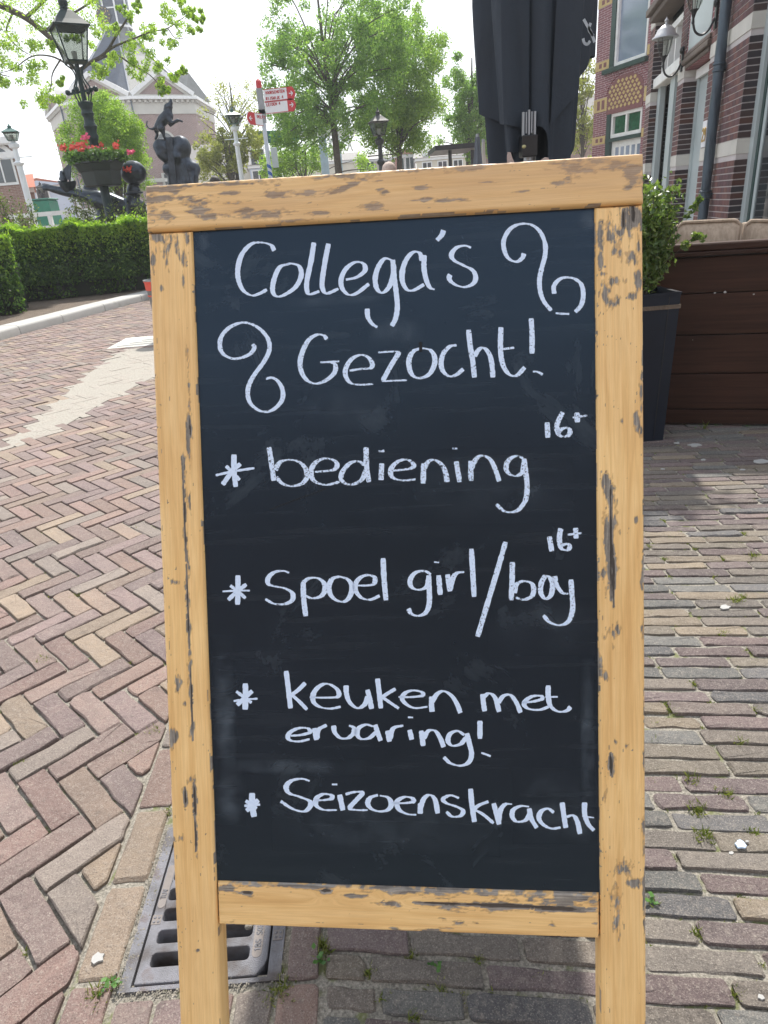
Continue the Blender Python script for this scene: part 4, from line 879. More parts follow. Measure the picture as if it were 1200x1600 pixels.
def cushion(x, zt, wd, tilt, roll, lab):
    mb = MB(lambda a, b, c: wp(x+a*cos(roll)+c*sin(roll), -.17-tilt*(c+.4)-b*1+0, zt-a*sin(roll)+c*cos(roll)))
    nx, nz_ = 14, 10; fr_, bk = [], []
    vs, fs = [], []
    for side in (0, 1):
        for j in range(nz_+1):
            for i in range(nx+1):
                u, v_ = i/nx, j/nz_; e = min(u, 1-u, v_, 1-v_); pu = .055*(1-math.exp(-e*9))+.012
                vs.append((u*wd, (-pu if side == 0 else pu*.6+.04)+.03, -.45+v_*.45-.012*(1-min(1, min(u, 1-u)*12))*(v_ > .9)))
    m = (nx+1)*(nz_+1)
    for j in range(nz_):
        for i in range(nx):
            a = j*(nx+1)+i; fs.append((a, a+1, a+nx+2, a+nx+1)); fs.append((m+a+1, m+a, m+a+nx+1, m+a+nx+2))
    per = list(range(nx+1))+[j*(nx+1)+nx for j in range(1, nz_+1)]+[nz_*(nx+1)+i for i in range(nx-1, -1, -1)]+[j*(nx+1) for j in range(nz_-1, 0, -1)]
    for k in range(len(per)): a, b = per[k], per[(k+1) % len(per)]; fs.append((b, a, m+a, m+b))
    mb.add(vs, fs); t = empty('seat_cushion', wp(x+wd/2, -.2, 0), lab, 'cushion', 'back cushions on the terrace bench')
    mb.build('cushion_body', m_cush, t, True)
    pp = [mb.T(0.0+wd*.01, .012, -.45)]+[mb.T(wd*.01, .012, -.02), mb.T(.03, .012, .003)]+[mb.T(wd*k/8, .012, .006) for k in range(1, 8)]+[mb.T(wd-.03, .012, .003), mb.T(wd*.99, .012, -.02), mb.T(wd*.99, .012, -.45)]
    MB().tube(pp, .009, 6).build('piping', m_cush, t, True)
cushion(.05, 1.085, .33, .12, .02, 'taupe back cushion with upright piping, the left one of two above the brown wall')
cushion(.40, 1.075, .62, .22, .13, 'long taupe back cushion sagging to the right, behind the brown wall')
be = empty('terrace_bench', wp(.8, -.45, 0), 'low dark bench seat behind the terrace wall under the taupe cushions', 'bench')
MB(wp).box(.05, 2.3, -.75, -.28, .38, .44, .005).build('seat', m_boards, be)
for x in (.1, 1.1, 2.15): MB(wp).box(x, x+.06, -.72, -.66, 0, .378).build('leg', m_boards, be); MB(wp).box(x, x+.06, -.36, -.30, 0, .378).build('leg', m_boards, be)

# black square planter, tapering down
pt = empty('planter', (1.43, 3.62, 0), 'tall black square planter, tapered, holding a leafy shrub at the right of the chalkboard', 'planter')
mpl = simple('planter_black', (.007, .011, .02), .5, 0, .25, 5, .1, spec=.3)
PT = .79
def pring(h, z): return [(1.43-h-.0, 3.62-h*.9, z), (1.43+h, 3.62-h*.9, z), (1.43+h, 3.62+h*.9, z), (1.43-h, 3.62+h*.9, z)]
MB().loft([pring(.138, 0), pring(.150, PT-.012), pring(.154, PT-.012), pring(.154, PT), pring(.132, PT), pring(.128, PT-.10)], caps=True).build('pot', mpl, pt)
MB().loft([pring(.155, PT-.08), pring(.155, PT-.06)]).build('soil', m_soil, pt)
for k in (-.06, .105): MB().bar((1.43+k*.8, 3.62-.139*.9, .02), (1.43+k*.9, 3.62-.150*.9, PT-.02), .004, .004, (0, -1, 0)).build('panel_seam', m_blackpaint, pt)
# shrub in the planter
def leafcloud(name, centers, rads, count, size, mat, parent=None, curl=.25, asp=.45, updir=0, seed=1, **kw):
    """many folded leaves round clump centres"""
    r = np.random.default_rng(seed); C_ = np.asarray(centers, float); R_ = np.asarray(rads, float)
    if R_.ndim == 1: R_ = np.repeat(R_[:, None], 3, 1)
    k = r.integers(0, len(C_), count); d = r.normal(size=(count, 3)); d /= np.linalg.norm(d, axis=1)[:, None]
    P = C_[k]+d*R_[k]*(r.random(count)**.45)[:, None]
    a = r.normal(size=(count, 3)); a[:, 2] += updir; a /= np.linalg.norm(a, axis=1)[:, None]
    b = r.normal(size=(count, 3)); b -= a*np.sum(a*b, 1)[:, None]; b /= np.linalg.norm(b, axis=1)[:, None]; n = np.cross(a, b)
    s_ = size*r.uniform(.6, 1.25, count)[:, None]
    v = np.stack([P-a*s_*.5, P+b*s_*asp*.5+n*s_*curl*.3, P+a*s_*.5, P-b*s_*asp*.5+n*s_*curl*.3], 1).reshape(-1, 3)
    f = np.arange(count*4).reshape(-1, 4); f = np.concatenate([f[:, [0, 1, 2]], f[:, [0, 2, 3]]]) if curl > 0 else f
    return npmesh(name, v, f, mat, parent, **kw)
m_bush = leafmat('shrub_leaf', [(.15, (.05, .09, .03)), (.45, (.1, .16, .05)), (.7, (.17, .24, .08)), (.9, (.3, .32, .12))], .4, .28)
sh = empty('potted_shrub', (1.43, 3.62, PT-.06), 'leafy green shrub growing up out of the black planter', 'shrub')
st = MB(); cen, rad_ = [], []
r_ = random.Random(5)
for k in range(26):
    tx, tz = r_.uniform(-.2, .17), r_.uniform(.15, .6); ty = r_.uniform(-.14, .14)
    a = np.array([1.43+tx*.15, 3.62+ty*.2, PT-.06]); e = np.array([1.43+tx*(1-.35*(tz > .5)), 3.62+ty, PT+tz*(1-.25*abs(tx)/.24)])
    P = catmull([a, a*.5+e*.5+np.array([tx*-.15, 0, .05]), e], 5); st.tube(P, [.004*(1-i/len(P))+.0012 for i in range(len(P))], 5)
    for i, p in enumerate(P[3:]): cen.append(p); rad_.append(.055+.02*r_.random())
P = catmull([(1.5, 3.6, .9), (1.58, 3.56, .98), (1.65, 3.55, 1.04), (1.70, 3.55, 1.03)], 6); st.tube(P, .0018, 5); 
for p in P[8::4]: cen.append(p); rad_.append(.022)
P = catmull([(1.48, 3.6, .95), (1.58, 3.56, 1.12), (1.63, 3.55, 1.17), (1.66, 3.55, 1.22)], 6); st.tube(P, .0018, 5)
for p in P[8::4]: cen.append(p); rad_.append(.022)
st.build('stem', m_bark, sh, True)
leafcloud('foliage', cen, rad_, 6000, .032, m_bush, sh, .5, .5, .4, 3)

# closed black parasol behind the board
m_cloth = simple('black_parasol_cloth', (.017, .027, .042), .75, 0, .2, 2, .5, 18, .012)
UX, UY = 1.11, 4.75
um = empty('closed_parasol', (UX, UY, 0), 'large closed black terrace parasol standing behind the chalkboard, pale mark on its flap', 'parasol')
NTH = 160
def hem(t):   # t angle, 0 = +x (right), -pi/2 = towards the viewer
    a = (t+2*pi) % (2*pi); z = 1.52+.10*sin(3*t+.6)+.05*sin(7*t)
    return z
def ufold(t, z):
    k = max(0, min(1, (z-1.4)/.9)); base = .225+.06*k-.02*max(0, z-2.6)
    f = .055*abs(sin(4*t+.8+.25*z))+.02*sin(9*t+2*z)+.012*sin(17*t+z)
    return base+f-.03
rings = []
for j in range(34):
    v_ = j/33; ring = []
    for i in range(NTH):
        t = 2*pi*i/NTH; z0 = hem(t); z = z0+(2.95-z0)*v_; r = ufold(t, z)*(1 if z < 2.7 else max(.12, 1-(z-2.7)*2.6))
        ring.append((UX+r*cos(t), UY+r*.85*sin(t), z))
    rings.append(ring)
MB().loft(rings, caps=False).build('canopy', m_cloth, um, True)
# outer flaps: left one lower, right one with the mark
def flap(t0, t1, zlow, out, lab=None):
    rg = []
    for j in range(18):
        v_ = j/17; ring = []
        for i in range(25):
            q = i/24; t = t0+(t1-t0)*q; zl = zlow(q); z = zl+(2.9-zl)*v_; bulge = out(q)*(1-v_)**.6
            r = ufold(t, z)+.025+bulge; r *= (1 if z < 2.7 else max(.12, 1-(z-2.7)*2.6))
            ring.append((UX+r*cos(t), UY+r*.85*sin(t), z))
        rg.append(ring)
    return MB().loft(rg, close=False, caps=False).build('canopy_flap', m_cloth, um, True)
flap(radians(150), radians(255), lambda q: 1.86-.25*q+.02*sin(9*q), lambda q: .012*sin(pi*min(1, q*1.3)*.8))
flap(radians(-75), radians(45), lambda q: 1.66+.35*min(1, q/.5)**1.2, lambda q: .06*max(0, sin(pi*(q-.2)/.8))**2 if q > .2 else 0)
sol = None
m_print = simple('pale_print', (.38, .42, .46), .8, 0, .1, 20, 0)
def pm(px, py, Y=4.36): return W(px, py, Y)
k_ = MB()
for P in ([(912, 30), (924, 52), (929, 66)], [(911, 60), (913, 67), (918, 69), (922, 64)], [(923, 36), (920, 46), (927, 56)]):
    Q = catmull(P, 5)
    for a, b in zip(Q, Q[1:]): k_.bar(pm(*a), pm(*b), .014, .003, (0, -1, 0))
k_.build('printed_mark', m_print, um)
MB().tube([(UX+.0, UY, .06), (UX+.0, UY, 3.05)], .028, 16).build('pole', m_greymetal, um, True)
Yp = UY-.24
a = W(826, 232, Yp)
for dx, zt, zb, rr in ((-.034, .12, -.005, .008), (.034, .12, -.005, .008), (0, .13, -.03, .007), (-.016, .12, .01, .005), (.016, .12, .01, .005)):
    MB().tube([(a[0]+dx, Yp, a[2]+.07+zb+.0), (a[0]+dx, Yp, a[2]+.07+zt)], rr, 8).build('rib_end', m_greymetal, um, True)
MB().box(a[0]-.045, a[0]+.045, Yp-.03, Yp+.06, a[2]-.045, a[2]+.07, .006).build('slider_block', m_blackpaint, um)
MB().ball((a[0]-.035, Yp-.032, a[2]+.01), (.013, .006, .01), 10, 6).build('brass_plate', simple('brass', (.4, .38, .2), .4, .5), um)
MB().tube([(a[0], Yp+.02, a[2]-.25), (a[0], Yp+.02, a[2]-.03)], .026, 14).build('lower_pole', m_greymetal, um, True)
MB().box(UX-.35, UX+.35, UY-.35, UY+.35, 0, .055, .01).build('base_plate', m_blackpaint, um)

# more closed parasols and a pergola further off
m_cloth2 = simple('grey_parasol_cloth', (.1, .115, .14), .8, 0, .15, 3, .3, 10, .02)
def parasol(px, py, Y, h, r, mat, lab):
    p = W(px, py, Y); t = empty('closed_parasol', (p[0], p[1], 0), lab, 'parasol')
    rg = []
    for j in range(14):
        v_ = j/13; rg.append([(p[0]+(r*(1-v_*.9)+.02)*(1+.22*sin(6*2*pi*i/36))*cos(2*pi*i/36), p[1]+(r*(1-v_*.9)+.02)*(1+.22*sin(6*2*pi*i/36))*sin(2*pi*i/36), p[2]-h+h*v_) for i in range(36)])
    MB().loft(rg).build('canopy', mat, t, True); MB().tube([(p[0], p[1], 0), (p[0], p[1], p[2]+.05)], .03, 8).build('pole', m_greymetal, t, True)
parasol(746, 214, 14, 1.6, .16, m_cloth2, 'small closed grey parasol just left of the big black parasol')
parasol(755, 222, 15, 1.5, .07, simple('beige_parasol_cloth', (.45, .42, .38), .8), 'thin closed beige parasol between the grey and the big black parasol')
pg = W(706, 240, 24); t = empty('pergola', (pg[0], pg[1], 0), 'dark metal pergola frame on the far terrace under the trees', 'pergola')
for px in (703, 738): q = W(px, 240, 24); MB().box(q[0]-.05, q[0]+.05, 23.95, 24.05, 0, W(px, 234, 24)[2]).build('post', m_blackpaint, t)
q0, q1 = W(678, 236, 24), W(742, 238, 24); MB().box(q0[0], q1[0], 23.6, 26, q0[2]-.02, q0[2]+.12).build('roof_slab', m_blackpaint, t)

# ------------------------------------------------------------ near brick building
AZ = radians(12.2); DF = np.array([sin(AZ), cos(AZ), 0]); NF = np.array([-cos(AZ), sin(AZ), 0]); P0 = np.array([3.77, 7.41, 0])
def fa(s_, o, z): return tuple(P0+DF*s_+NF*o+np.array([0, 0, z]))
BA = empty('corner_brick_building', fa(0, 0, 0), 'dark red brick building with pale stone bands at the right edge, wall lanterns and drainpipe', 'building')
s = NT('facade_brick'); v = s.n('ShaderNodeNewGeometry').outputs['Position']; r = rnd(s); n = s.noise(2.5, 4, v); f2 = s.noise(90, 4, v)
col = s.ramp(r, [(0, (.1, .045, .045)), (.2, (.135, .06, .055)), (.4, (.085, .045, .05)), (.6, (.15, .07, .06)), (.8, (.11, .055, .06))], 'CONSTANT')
col = s.mix(.6, col, s.ramp(n.outputs['Fac'], [(.3, (.75, .75, .8)), (.7, (1.3, 1.25, 1.2))]), 'MULTIPLY'); s.set('Base Color', col); s.set('Roughness', .75); s.bump(f2.outputs['Fac'], .4, .003); m_fb = s.m
m_fm = simple('pale_mortar', (.5, .47, .47), .95, 0, .1, 4, .3, 80, .004)
s = NT('shaded_reveal_brick'); r = rnd(s)  # darker palette puts the shade of the reveals into the brick colour
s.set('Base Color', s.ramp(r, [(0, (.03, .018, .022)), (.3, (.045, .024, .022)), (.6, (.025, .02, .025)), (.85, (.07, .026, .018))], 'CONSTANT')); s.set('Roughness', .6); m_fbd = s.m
piers = [(0, 1.5), (2.84, 3.22), (5.36, 5.8)]; near0 = (-3.4, -1.9); DEP = .34
for (a, b) in [near0]+piers: MB(fa).box(a, b, -DEP, 0, 0, 9.0).build('pier', m_fm, BA)
ops = [(-1.9, 0, .45, 3.6), (1.5, 2.84, .1, 2.62), (3.22, 5.36, .1, 3.75)]
for a, b, z0, z1 in ops:
    MB(fa).box(a+.002, b-.002, -DEP, -.002, z1, 9.0).build('wall_above_opening', m_bbrick, BA); MB(fa).box(a+.002, b-.002, -DEP, -.02, 0, z0).build('plinth', m_stone, BA)
MB(fa).box(-3.4, 5.8, -6, -DEP-.002, 0, 9.0).build('building_core', m_darkgreen, BA)
MB(fa).box(5.803, 5.83, -6, -.01, 0, 9.0).build('end_wall', m_bbrick, BA)
MB(fa).box(-3.5, 5.95, -6.1, .25, 9.0, 9.25, .03).build('cornice', m_white, BA)
bandz = [(1.515, 1.645), (2.545, 2.675), (3.6, 3.73)]
def inband(z): return any(a-.03 < z+.026 < b+.02 for a, b in bandz)
def fbrick(a, b, z, o0, o1, c=.0015):
    """box brick in wall coordinates, returned as verts around its own centre"""
    x0, x1, z0, z1 = a, b, z, z+.05
    return x0, x1, o0, o1, z0, z1
BR = []
for (a, b) in piers:
    z = .02; row = 0
    while z < 3.95:
        if not inband(z):
            s0 = a; L0 = .055 if row % 2 else .11
            first = True
            while s0 < b-.02:
                e = min(s0+(L0 if first else .11), b); 
                if b-e < .03: e = b
                BR.append((s0+(.0185 if first else .005), e-.005 if e < b else e, -.02, .006, z)); first = False; s0 = e
            # reveal bricks facing the viewer at s=a
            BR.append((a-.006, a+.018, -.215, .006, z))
        z += .0605; row += 1
def px_of(P):
    d = np.array(P)-EYE; zz = d@FW; return 600+FPX*(d@CX)/zz, 800+FPX*(d@CY)/zz
keep = []
for i, b in enumerate(BR):
    c = fa((b[0]+b[1])/2, .0, b[4]+.025); u, v2 = px_of(c); keep.append((not (1000 < u < 1215 and -5 < v2 < 385), hypot(c[0], c[1], c[2]-1.3), i))
keep.sort(); rest = MB(fa); rest2 = MB(fa)
for k, (_, _, i) in enumerate(keep):
    s0, s1, o0, o1, z = BR[i]
    if k < 300:
        cs, co = (s0+s1)/2, (o0+o1)/2; c = np.array(fa(cs, co, z+.025)); mb = MB(lambda x, y, zz: tuple(DF*x+NF*y+np.array([0, 0, zz]))); e = .0015
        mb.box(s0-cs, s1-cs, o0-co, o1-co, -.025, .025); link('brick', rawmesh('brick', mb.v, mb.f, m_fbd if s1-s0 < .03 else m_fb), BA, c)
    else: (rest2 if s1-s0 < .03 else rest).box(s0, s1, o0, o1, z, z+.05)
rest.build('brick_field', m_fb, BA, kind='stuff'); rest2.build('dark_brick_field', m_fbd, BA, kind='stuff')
for (a, b) in piers:
    for z0, z1 in bandz: MB(fa).box(a-.009, b+.003, -DEP+.01, .009, z0, z1).build('stone_band', m_stone, BA)
def opening(a, b, z0, z1, fw, o, kind):
    t = MB(fa)
    MB(fa).box(a+.001, a+fw, o-.05, o, z0, z1).build('frame_jamb', m_framegrey, BA); MB(fa).box(b-fw, b-.001, o-.05, o, z0, z1).build('frame_jamb', m_framegrey, BA)
    MB(fa).box(a+fw, b-fw, o-.05, o, z1-fw*.7, z1).build('frame_head', m_framegrey, BA); MB(fa).box(a+fw, b-fw, o-.05, o+.02, z0, z0+.08).build('sill', m_framegrey, BA)
opening(-1.9, 0, .45, 3.6, .13, -.11, 'w')
MB(fa).box(-.195, -.132, -.18, -.14, .53, 3.5).build('window_sash', m_darkgreen, BA); MB(fa).box(-1.77, -1.70, -.18, -.14, .53, 3.5).build('window_sash', m_darkgreen, BA); MB(fa).box(-.27, -.198, -.17, -.15, .53, 3.5).build('inner_frame', m_framegrey, BA)
MB(fa).box(-1.7, -.27, -.165, -.16, .53, 3.5).build('window_pane', m_win, BA)
opening(1.5, 2.84, .1, 2.62, .12, -.16, 'd'); MB(fa).box(1.62, 2.72, -.21, -.18, .18, 2.52).build('door', m_framegrey, BA)
MB(fa).box(1.6, 2.74, -.158, -.12, 2.50, 2.60).build('door_lintel', m_white, BA)
cb = MB(fa); cb.box(1.5, 2.84, -.1, .05, 2.68, 2.74, .01); cb.box(1.52, 2.82, -.1, .03, 2.75, 2.80, .01); cb.box(1.56, 2.8, -.1, .015, 2.63, 2.675, .005)
cb.build('door_canopy', m_woodgrey, BA)
MB(fa).box(1.62, 2.74, -.1, .004, 2.82, 3.6).build('fanlight_panel', m_framegrey, BA)
# wide second opening: two pale posts, transom and upper lights
MB(fa).box(3.3, 5.3, -.25, -.23, .12, 3.7).build('window_pane', m_win, BA)
for a, b, o in ((3.24, 3.62, -.10), (3.98, 4.32, -.10), (5.1, 5.34, -.1)): MB(fa).box(a, b, o-.08, o, .12, 2.72).build('shopfront_post', m_framegrey, BA)
MB(fa).box(3.62, 3.98, -.22, -.19, .12, 2.72).build('window_sash', m_darkgreen, BA)
MB(fa).box(3.24, 5.34, -.2, -.02, 2.72, 2.86, .01).build('transom', m_white, BA)
for a in (3.3, 3.8, 4.3, 4.8, 5.26): MB(fa).box(a-.03, a+.03, -.2, -.12, 2.86, 3.4).build('transom_light_frame', m_white, BA)
MB(fa).box(3.24, 5.34, -.2, -.1, 3.36, 3.44).build('transom_light_frame', m_white, BA)
cb = MB(fa); cb.box(3.2, 5.38, -.2, .10, 3.62, 3.70, .01); cb.box(3.18, 5.4, -.2, .16, 3.705, 3.80, .01); cb.build('shopfront_canopy', m_woodgrey, BA)
# number plate 29
MB(fa).box(1.27, 1.455, .0075, .016, 1.655, 1.925).build('number_plate', m_signwhite, BA)
m_gold = simple('gilt', (.45, .3, .08), .4, .3, .15, 30, 0)
text3d('29', fa(1.43, .02, 1.72), (-DF[0], -DF[1], 0), (0, 0, 1), .13, .02, m_gold, BA, 'house_number', .006)
# twisted-look drainpipe
pr = MB(fa); rings = []
NP = 16
for j in range(260):
    z = .05+j*.0165; tw_ = z*14; rings.append([(.74+(.052+.0035*sin(4*(2*pi*i/NP)+tw_*1.0))*cos(2*pi*i/NP), .075+(.052+.0035*sin(4*(2*pi*i/NP)+tw_))*sin(2*pi*i/NP), z) for i in range(NP)])
pr.loft(rings).build('drainpipe', m_pipe, BA, True)
for z in (1.13, 1.19, 2.33, 2.39, 3.6): MB(lambda x, y, zz: fa(x, y, zz)).lathe([(.055, -.012), (.066, -.008), (.066, .008), (.055, .012)], (.74, .075, z), 16).build('pipe_collar', m_pipe, BA, True)
for z in (1.16, 2.36): MB(fa).box(.72, .76, 0, .03, z-.015, z+.015).build('pipe_bracket', m_pipe, BA)
def wall_lamp(s_, z, lab):
    t = empty('wall_lantern', fa(s_, .02, z), lab, 'lamp', 'lanterns on the brick building')
    MB(fa).box(s_-.035, s_+.035, .007, .03, z-.2, z+.08, .006).build('wall_plate', m_blackpaint, t)
    MB(fa).ball((s_, .03, z+.04), (.045, .03, .045)).build('plate_boss', m_blackpaint, t, True)
    q = [fa(s_, .03, z-.1), fa(s_, .08, z-.2), fa(s_, .15, z-.24), fa(s_, .22, z-.2), fa(s_, .25, z-.1), fa(s_, .25, z-.02)]
    MB().tube(catmull(q, 5), .012, 8).build('arm', m_blackpaint, t, True)
    MB().lathe([(.002, -.14), (.018, -.12), (.012, -.08), (.02, -.05), (.03, -.02), (.05, 0)], fa(s_, .25, z), 14).build('lamp_base', m_blackpaint, t, True)
    MB().lathe([(.045, .0), (.075, .05), (.09, .12), (.095, .2)], fa(s_, .25, z), 16).build('glass_bowl', m_glass, t, True)
    MB().tube([fa(s_, .25, z), fa(s_, .25, z+.12)], .012, 8).build('lamp_holder', m_white, t)
    for k in range(4):
        a = pi/4+k*pi/2; c = np.array(fa(s_, .25, z)); MB().tube([c+np.array([.048*cos(a), .048*sin(a), 0]), c+np.array([.1*cos(a), .1*sin(a), .2])], .004, 5).build('cage_rod', m_blackpaint, t)
    MB().lathe([(.165, .195), (.16, .21), (.13, .235), (.105, .29), (.06, .33), (.02, .345), (.018, .37), (.03, .385), (.012, .41), (.001, .43)], fa(s_, .25, z), 20).build('hood', m_zinc, t, True)
wall_lamp(2.98, 2.83, 'grey hooded wall lantern on the pier beside the shopfront, the further one')
wall_lamp(1.36, 3.0, 'grey hooded wall lantern beside the drainpipe, cut by the top of the picture')
# ------------------------------------------------------------ patterned building behind
ZB = radians(-16); DB = np.array([-sin(ZB), -cos(ZB), 0]); NB_ = np.array([-cos(ZB), sin(ZB)*-1*-1, 0]); NB_ = np.array([DB[1], -DB[0], 0]); Q0 = np.array([7.86, 25, 0])
if NB_@np.array([1, 0, 0]) > 0: NB_ = -NB_
def fb(s_, o, z): return tuple(Q0+DB*s_+NB_*o+np.array([0, 0, z]))
m_yb = simple('yellow_brick', (.5, .38, .17), .8, 0, .12, 8, .2)
m_pb = simple('purple_brick_detail', (.2, .085, .085), .8, 0, .15, 8, .2)
BB = empty('patterned_brick_building', fb(0, 0, 0), 'red brick building with yellow brick bands and a patterned arch over its window', 'building')
MB(fb).box(0, 4.2, -.5, 0, 0, 2.76).build('lower_wall_base', m_bbrick, BB) if False else None
wl = MB(fb)
for a, b, z0, z1 in ((0, .72, 0, 9), (2.5, 6.5, 0, 9), (.72, 2.5, 3.49, 4.6), (.72, 2.5, 6.6, 9), (.72, 2.5, 0, .3)): wl.box(a, b, -.3, 0, z0, z1)
wl.build('wall', m_bbrick, BB); MB(fb).box(0, 6.5, -7, -.302, 0, 9).build('side_wall', m_bbrick, BB); MB(fb).box(-.1, 6.6, -7.1, .2, 9, 9.3, .03).build('cornice', m_white, BB)
for z0, z1 in ((4.72, 4.96), (3.58, 3.95), (2.66, 2.89), (6.37, 6.6)):
    for a, b in ((-.003, .70), (2.52, 3.4)):
        MB(fb).box(a, b, -.28, .012, z0, z1).build('yellow_band', m_yb, BB)
        for k in range(2):
            c = a+(.2 if b < 1 else .12)+k*.24; MB(fb).box(c, c+.14, .0, .018, z0+.06, z1-.06).build('band_inset', m_pb, BB)
# tympanum with crosses and its arch
ty = MB(fb); n = 18; pts = [(.74, 3.56), (2.48, 3.56)]+[(1.61+.87*cos(pi*k/n), 4.0+.42*sin(pi*k/n)) for k in range(n+1)]
def fbz(x, z, o): return fb(x, o, z)
MB(lambda x, y, z: fb(x, z, y)).prism(pts, .0, .01).build('tympanum_panel', m_pb, BB)
cr_ = MB(fb)
for i in range(9):
    for j in range(8):
        cx = .86+i*.20+(.10 if j % 2 else 0); cz = 3.62+j*.11
        if not ((cx-1.61)/.8)**2+(max(0, cz-3.95)/.40)**2 < 1: continue
        cr_.box(cx-.065, cx+.065, .01, .022, cz-.022, cz+.022); cr_.box(cx-.03, cx+.03, .01, .0225, cz-.05, cz+.05)
cr_.build('tympanum_cross', m_yb, BB, kind='stuff')
for k in range(26):
    a = pi*(k+.5)/26; c, sn = cos(a), sin(a); mb = MB(fb); R0, R1 = .9, 1.12
    def ap(R_, a_): return (1.61+R_*cos(a_), 4.0+(R_-.42)*sin(a_))
    q = [ap(R0, a-.052), ap(R1, a-.052), ap(R1, a+.052), ap(R0, a+.052)]
    MB(lambda x, y, z: fb(x, z, y)).prism(q, 0, .03).build('arch_brick', m_bbrick, BB)
def bwin(a, b, z0, z1, glass, kind, jb=.22):
    MB(fb).box(a-jb, a-.02, -.2, .02, z0-.02, z1).build('dark_jamb', m_darkgreen, BB)
    w_ = MB(fb).box(a-.02, a+.07, -.14, -.02, z0, z1); w_ = w_.build('window_frame', m_white, BB); MB(fb).box(b-.07, b, -.14, -.02, z0, z1).build('window_frame', m_white, BB); MB(fb).box(a+.07, b-.07, -.14, -.02, z1-.09, z1).build('window_frame', m_white, BB); MB(fb).box(a+.07, b-.07, -.14, -.02, z0, z0+.1).build('window_frame', m_white, BB)
    MB(fb).box(a+.07, b-.07, -.12, -.1, z0+.1, z1-.09).build('window_pane', glass, BB)
bwin(.95, 2.45, 4.70, 6.6, m_winblue, 1); MB(fb).box(.5, 2.6, -.1, .12, 4.56, 4.69, .01).build('window_sill', m_darkgreen, BB)
bwin(.97, 2.45, 2.78, 3.45, m_wingreen, 2); MB(fb).box(1.66, 1.74, -.13, -.03, 2.88, 3.36).build('mullion', m_white, BB); MB(fb).box(.72, 2.5, -.1, .03, 3.45, 3.57).build('lintel', m_pb, BB)
MB(fb).box(.75, 2.5, -.2, .03, 2.67, 2.77).build('transom', m_darkgreen, BB); MB(fb).box(.75, .97, -.2, .02, .3, 2.67).build('dark_jamb', m_darkgreen, BB)
MB(fb).box(.97, 2.48, -.2, -.08, .3, 2.67).build('door', m_white, BB)
for k in range(5): MB(fb).box(1.18+k*.27, 1.34+k*.27, -.09, -.072, 1.7, 2.5).build('door_pane', m_winblue, BB)
# ------------------------------------------------------------ hedges
m_hedge = leafmat('hedge_leaf', [(.12, (.03, .065, .018)), (.4, (.055, .12, .03)), (.65, (.09, .18, .042)), (.85, (.18, .3, .06))], .4, .26)
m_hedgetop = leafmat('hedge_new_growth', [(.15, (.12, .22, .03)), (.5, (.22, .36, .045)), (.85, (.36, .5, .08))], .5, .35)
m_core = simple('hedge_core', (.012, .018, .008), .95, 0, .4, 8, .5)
def hedge(pts, depth, z0, z1, lab, nl, seed, top=True, group=None):
    """hedge along polyline pts (front face), leaves on front, top and back"""
    r = np.random.default_rng(seed); P = np.array(pts, float); seg = P[1:]-P[:-1]; L_ = np.hypot(*seg.T); c = np.concatenate([[0], np.cumsum(L_)]); tot = c[-1]
    t = empty('hedge', (*P.mean(0), 0), lab, 'hedge', group)
    def at(d, off):
        k = np.clip(np.searchsorted(c, d, 'right')-1, 0, len(seg)-1); q = (d-c[k])/L_[k]; n = np.stack([-seg[:, 1], seg[:, 0]], 1)/L_[:, None]
        return P[k]+seg[k]*q[:, None]+n[k]*off[:, None]
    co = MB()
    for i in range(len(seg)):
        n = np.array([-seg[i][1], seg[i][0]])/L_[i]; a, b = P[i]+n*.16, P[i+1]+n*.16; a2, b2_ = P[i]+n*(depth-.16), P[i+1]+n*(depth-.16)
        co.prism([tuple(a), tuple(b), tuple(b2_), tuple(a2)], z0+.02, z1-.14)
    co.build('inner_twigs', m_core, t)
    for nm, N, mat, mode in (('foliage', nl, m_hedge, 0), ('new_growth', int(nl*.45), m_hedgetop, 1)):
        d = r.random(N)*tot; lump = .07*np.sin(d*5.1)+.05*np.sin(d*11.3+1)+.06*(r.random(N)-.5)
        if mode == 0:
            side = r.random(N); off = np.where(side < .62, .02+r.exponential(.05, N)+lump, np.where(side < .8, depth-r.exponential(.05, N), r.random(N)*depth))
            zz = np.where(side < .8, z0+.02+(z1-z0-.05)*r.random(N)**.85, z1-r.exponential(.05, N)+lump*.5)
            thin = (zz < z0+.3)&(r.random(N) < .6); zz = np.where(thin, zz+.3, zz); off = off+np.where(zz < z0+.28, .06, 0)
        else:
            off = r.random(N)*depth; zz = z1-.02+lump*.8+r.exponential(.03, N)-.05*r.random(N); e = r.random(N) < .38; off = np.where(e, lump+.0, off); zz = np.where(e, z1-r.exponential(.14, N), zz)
        xy = at(d, off); Pc = np.concatenate([xy, zz[:, None]], 1)
        a = r.normal(size=(N, 3)); a[:, 2] += .5; a /= np.linalg.norm(a, axis=1)[:, None]; b = r.normal(size=(N, 3)); b -= a*np.sum(a*b, 1)[:, None]; b /= np.linalg.norm(b, axis=1)[:, None]
        s_ = .062*r.uniform(.6, 1.3, N)[:, None]; v = np.stack([Pc-a*s_*.5, Pc+b*s_*.3, Pc+a*s_*.5, Pc-b*s_*.3], 1).reshape(-1, 3)
        npmesh(nm, v, np.arange(N*4).reshape(-1, 4), mat, t)
    st = MB()
    for k in range(int(tot*9)):
        d = np.array([r.random()*tot]); q = at(d, np.array([.1+r.random()*.3]))[0]; st.tube([(q[0], q[1], z0-.03), (q[0]+r.normal()*.06, q[1]+r.normal()*.04, z0+.3), (q[0]+r.normal()*.1, q[1], z0+.55)], [.012, .009, .006], 5)
    st.build('stems', m_bark, t, kind='stuff')
    return t
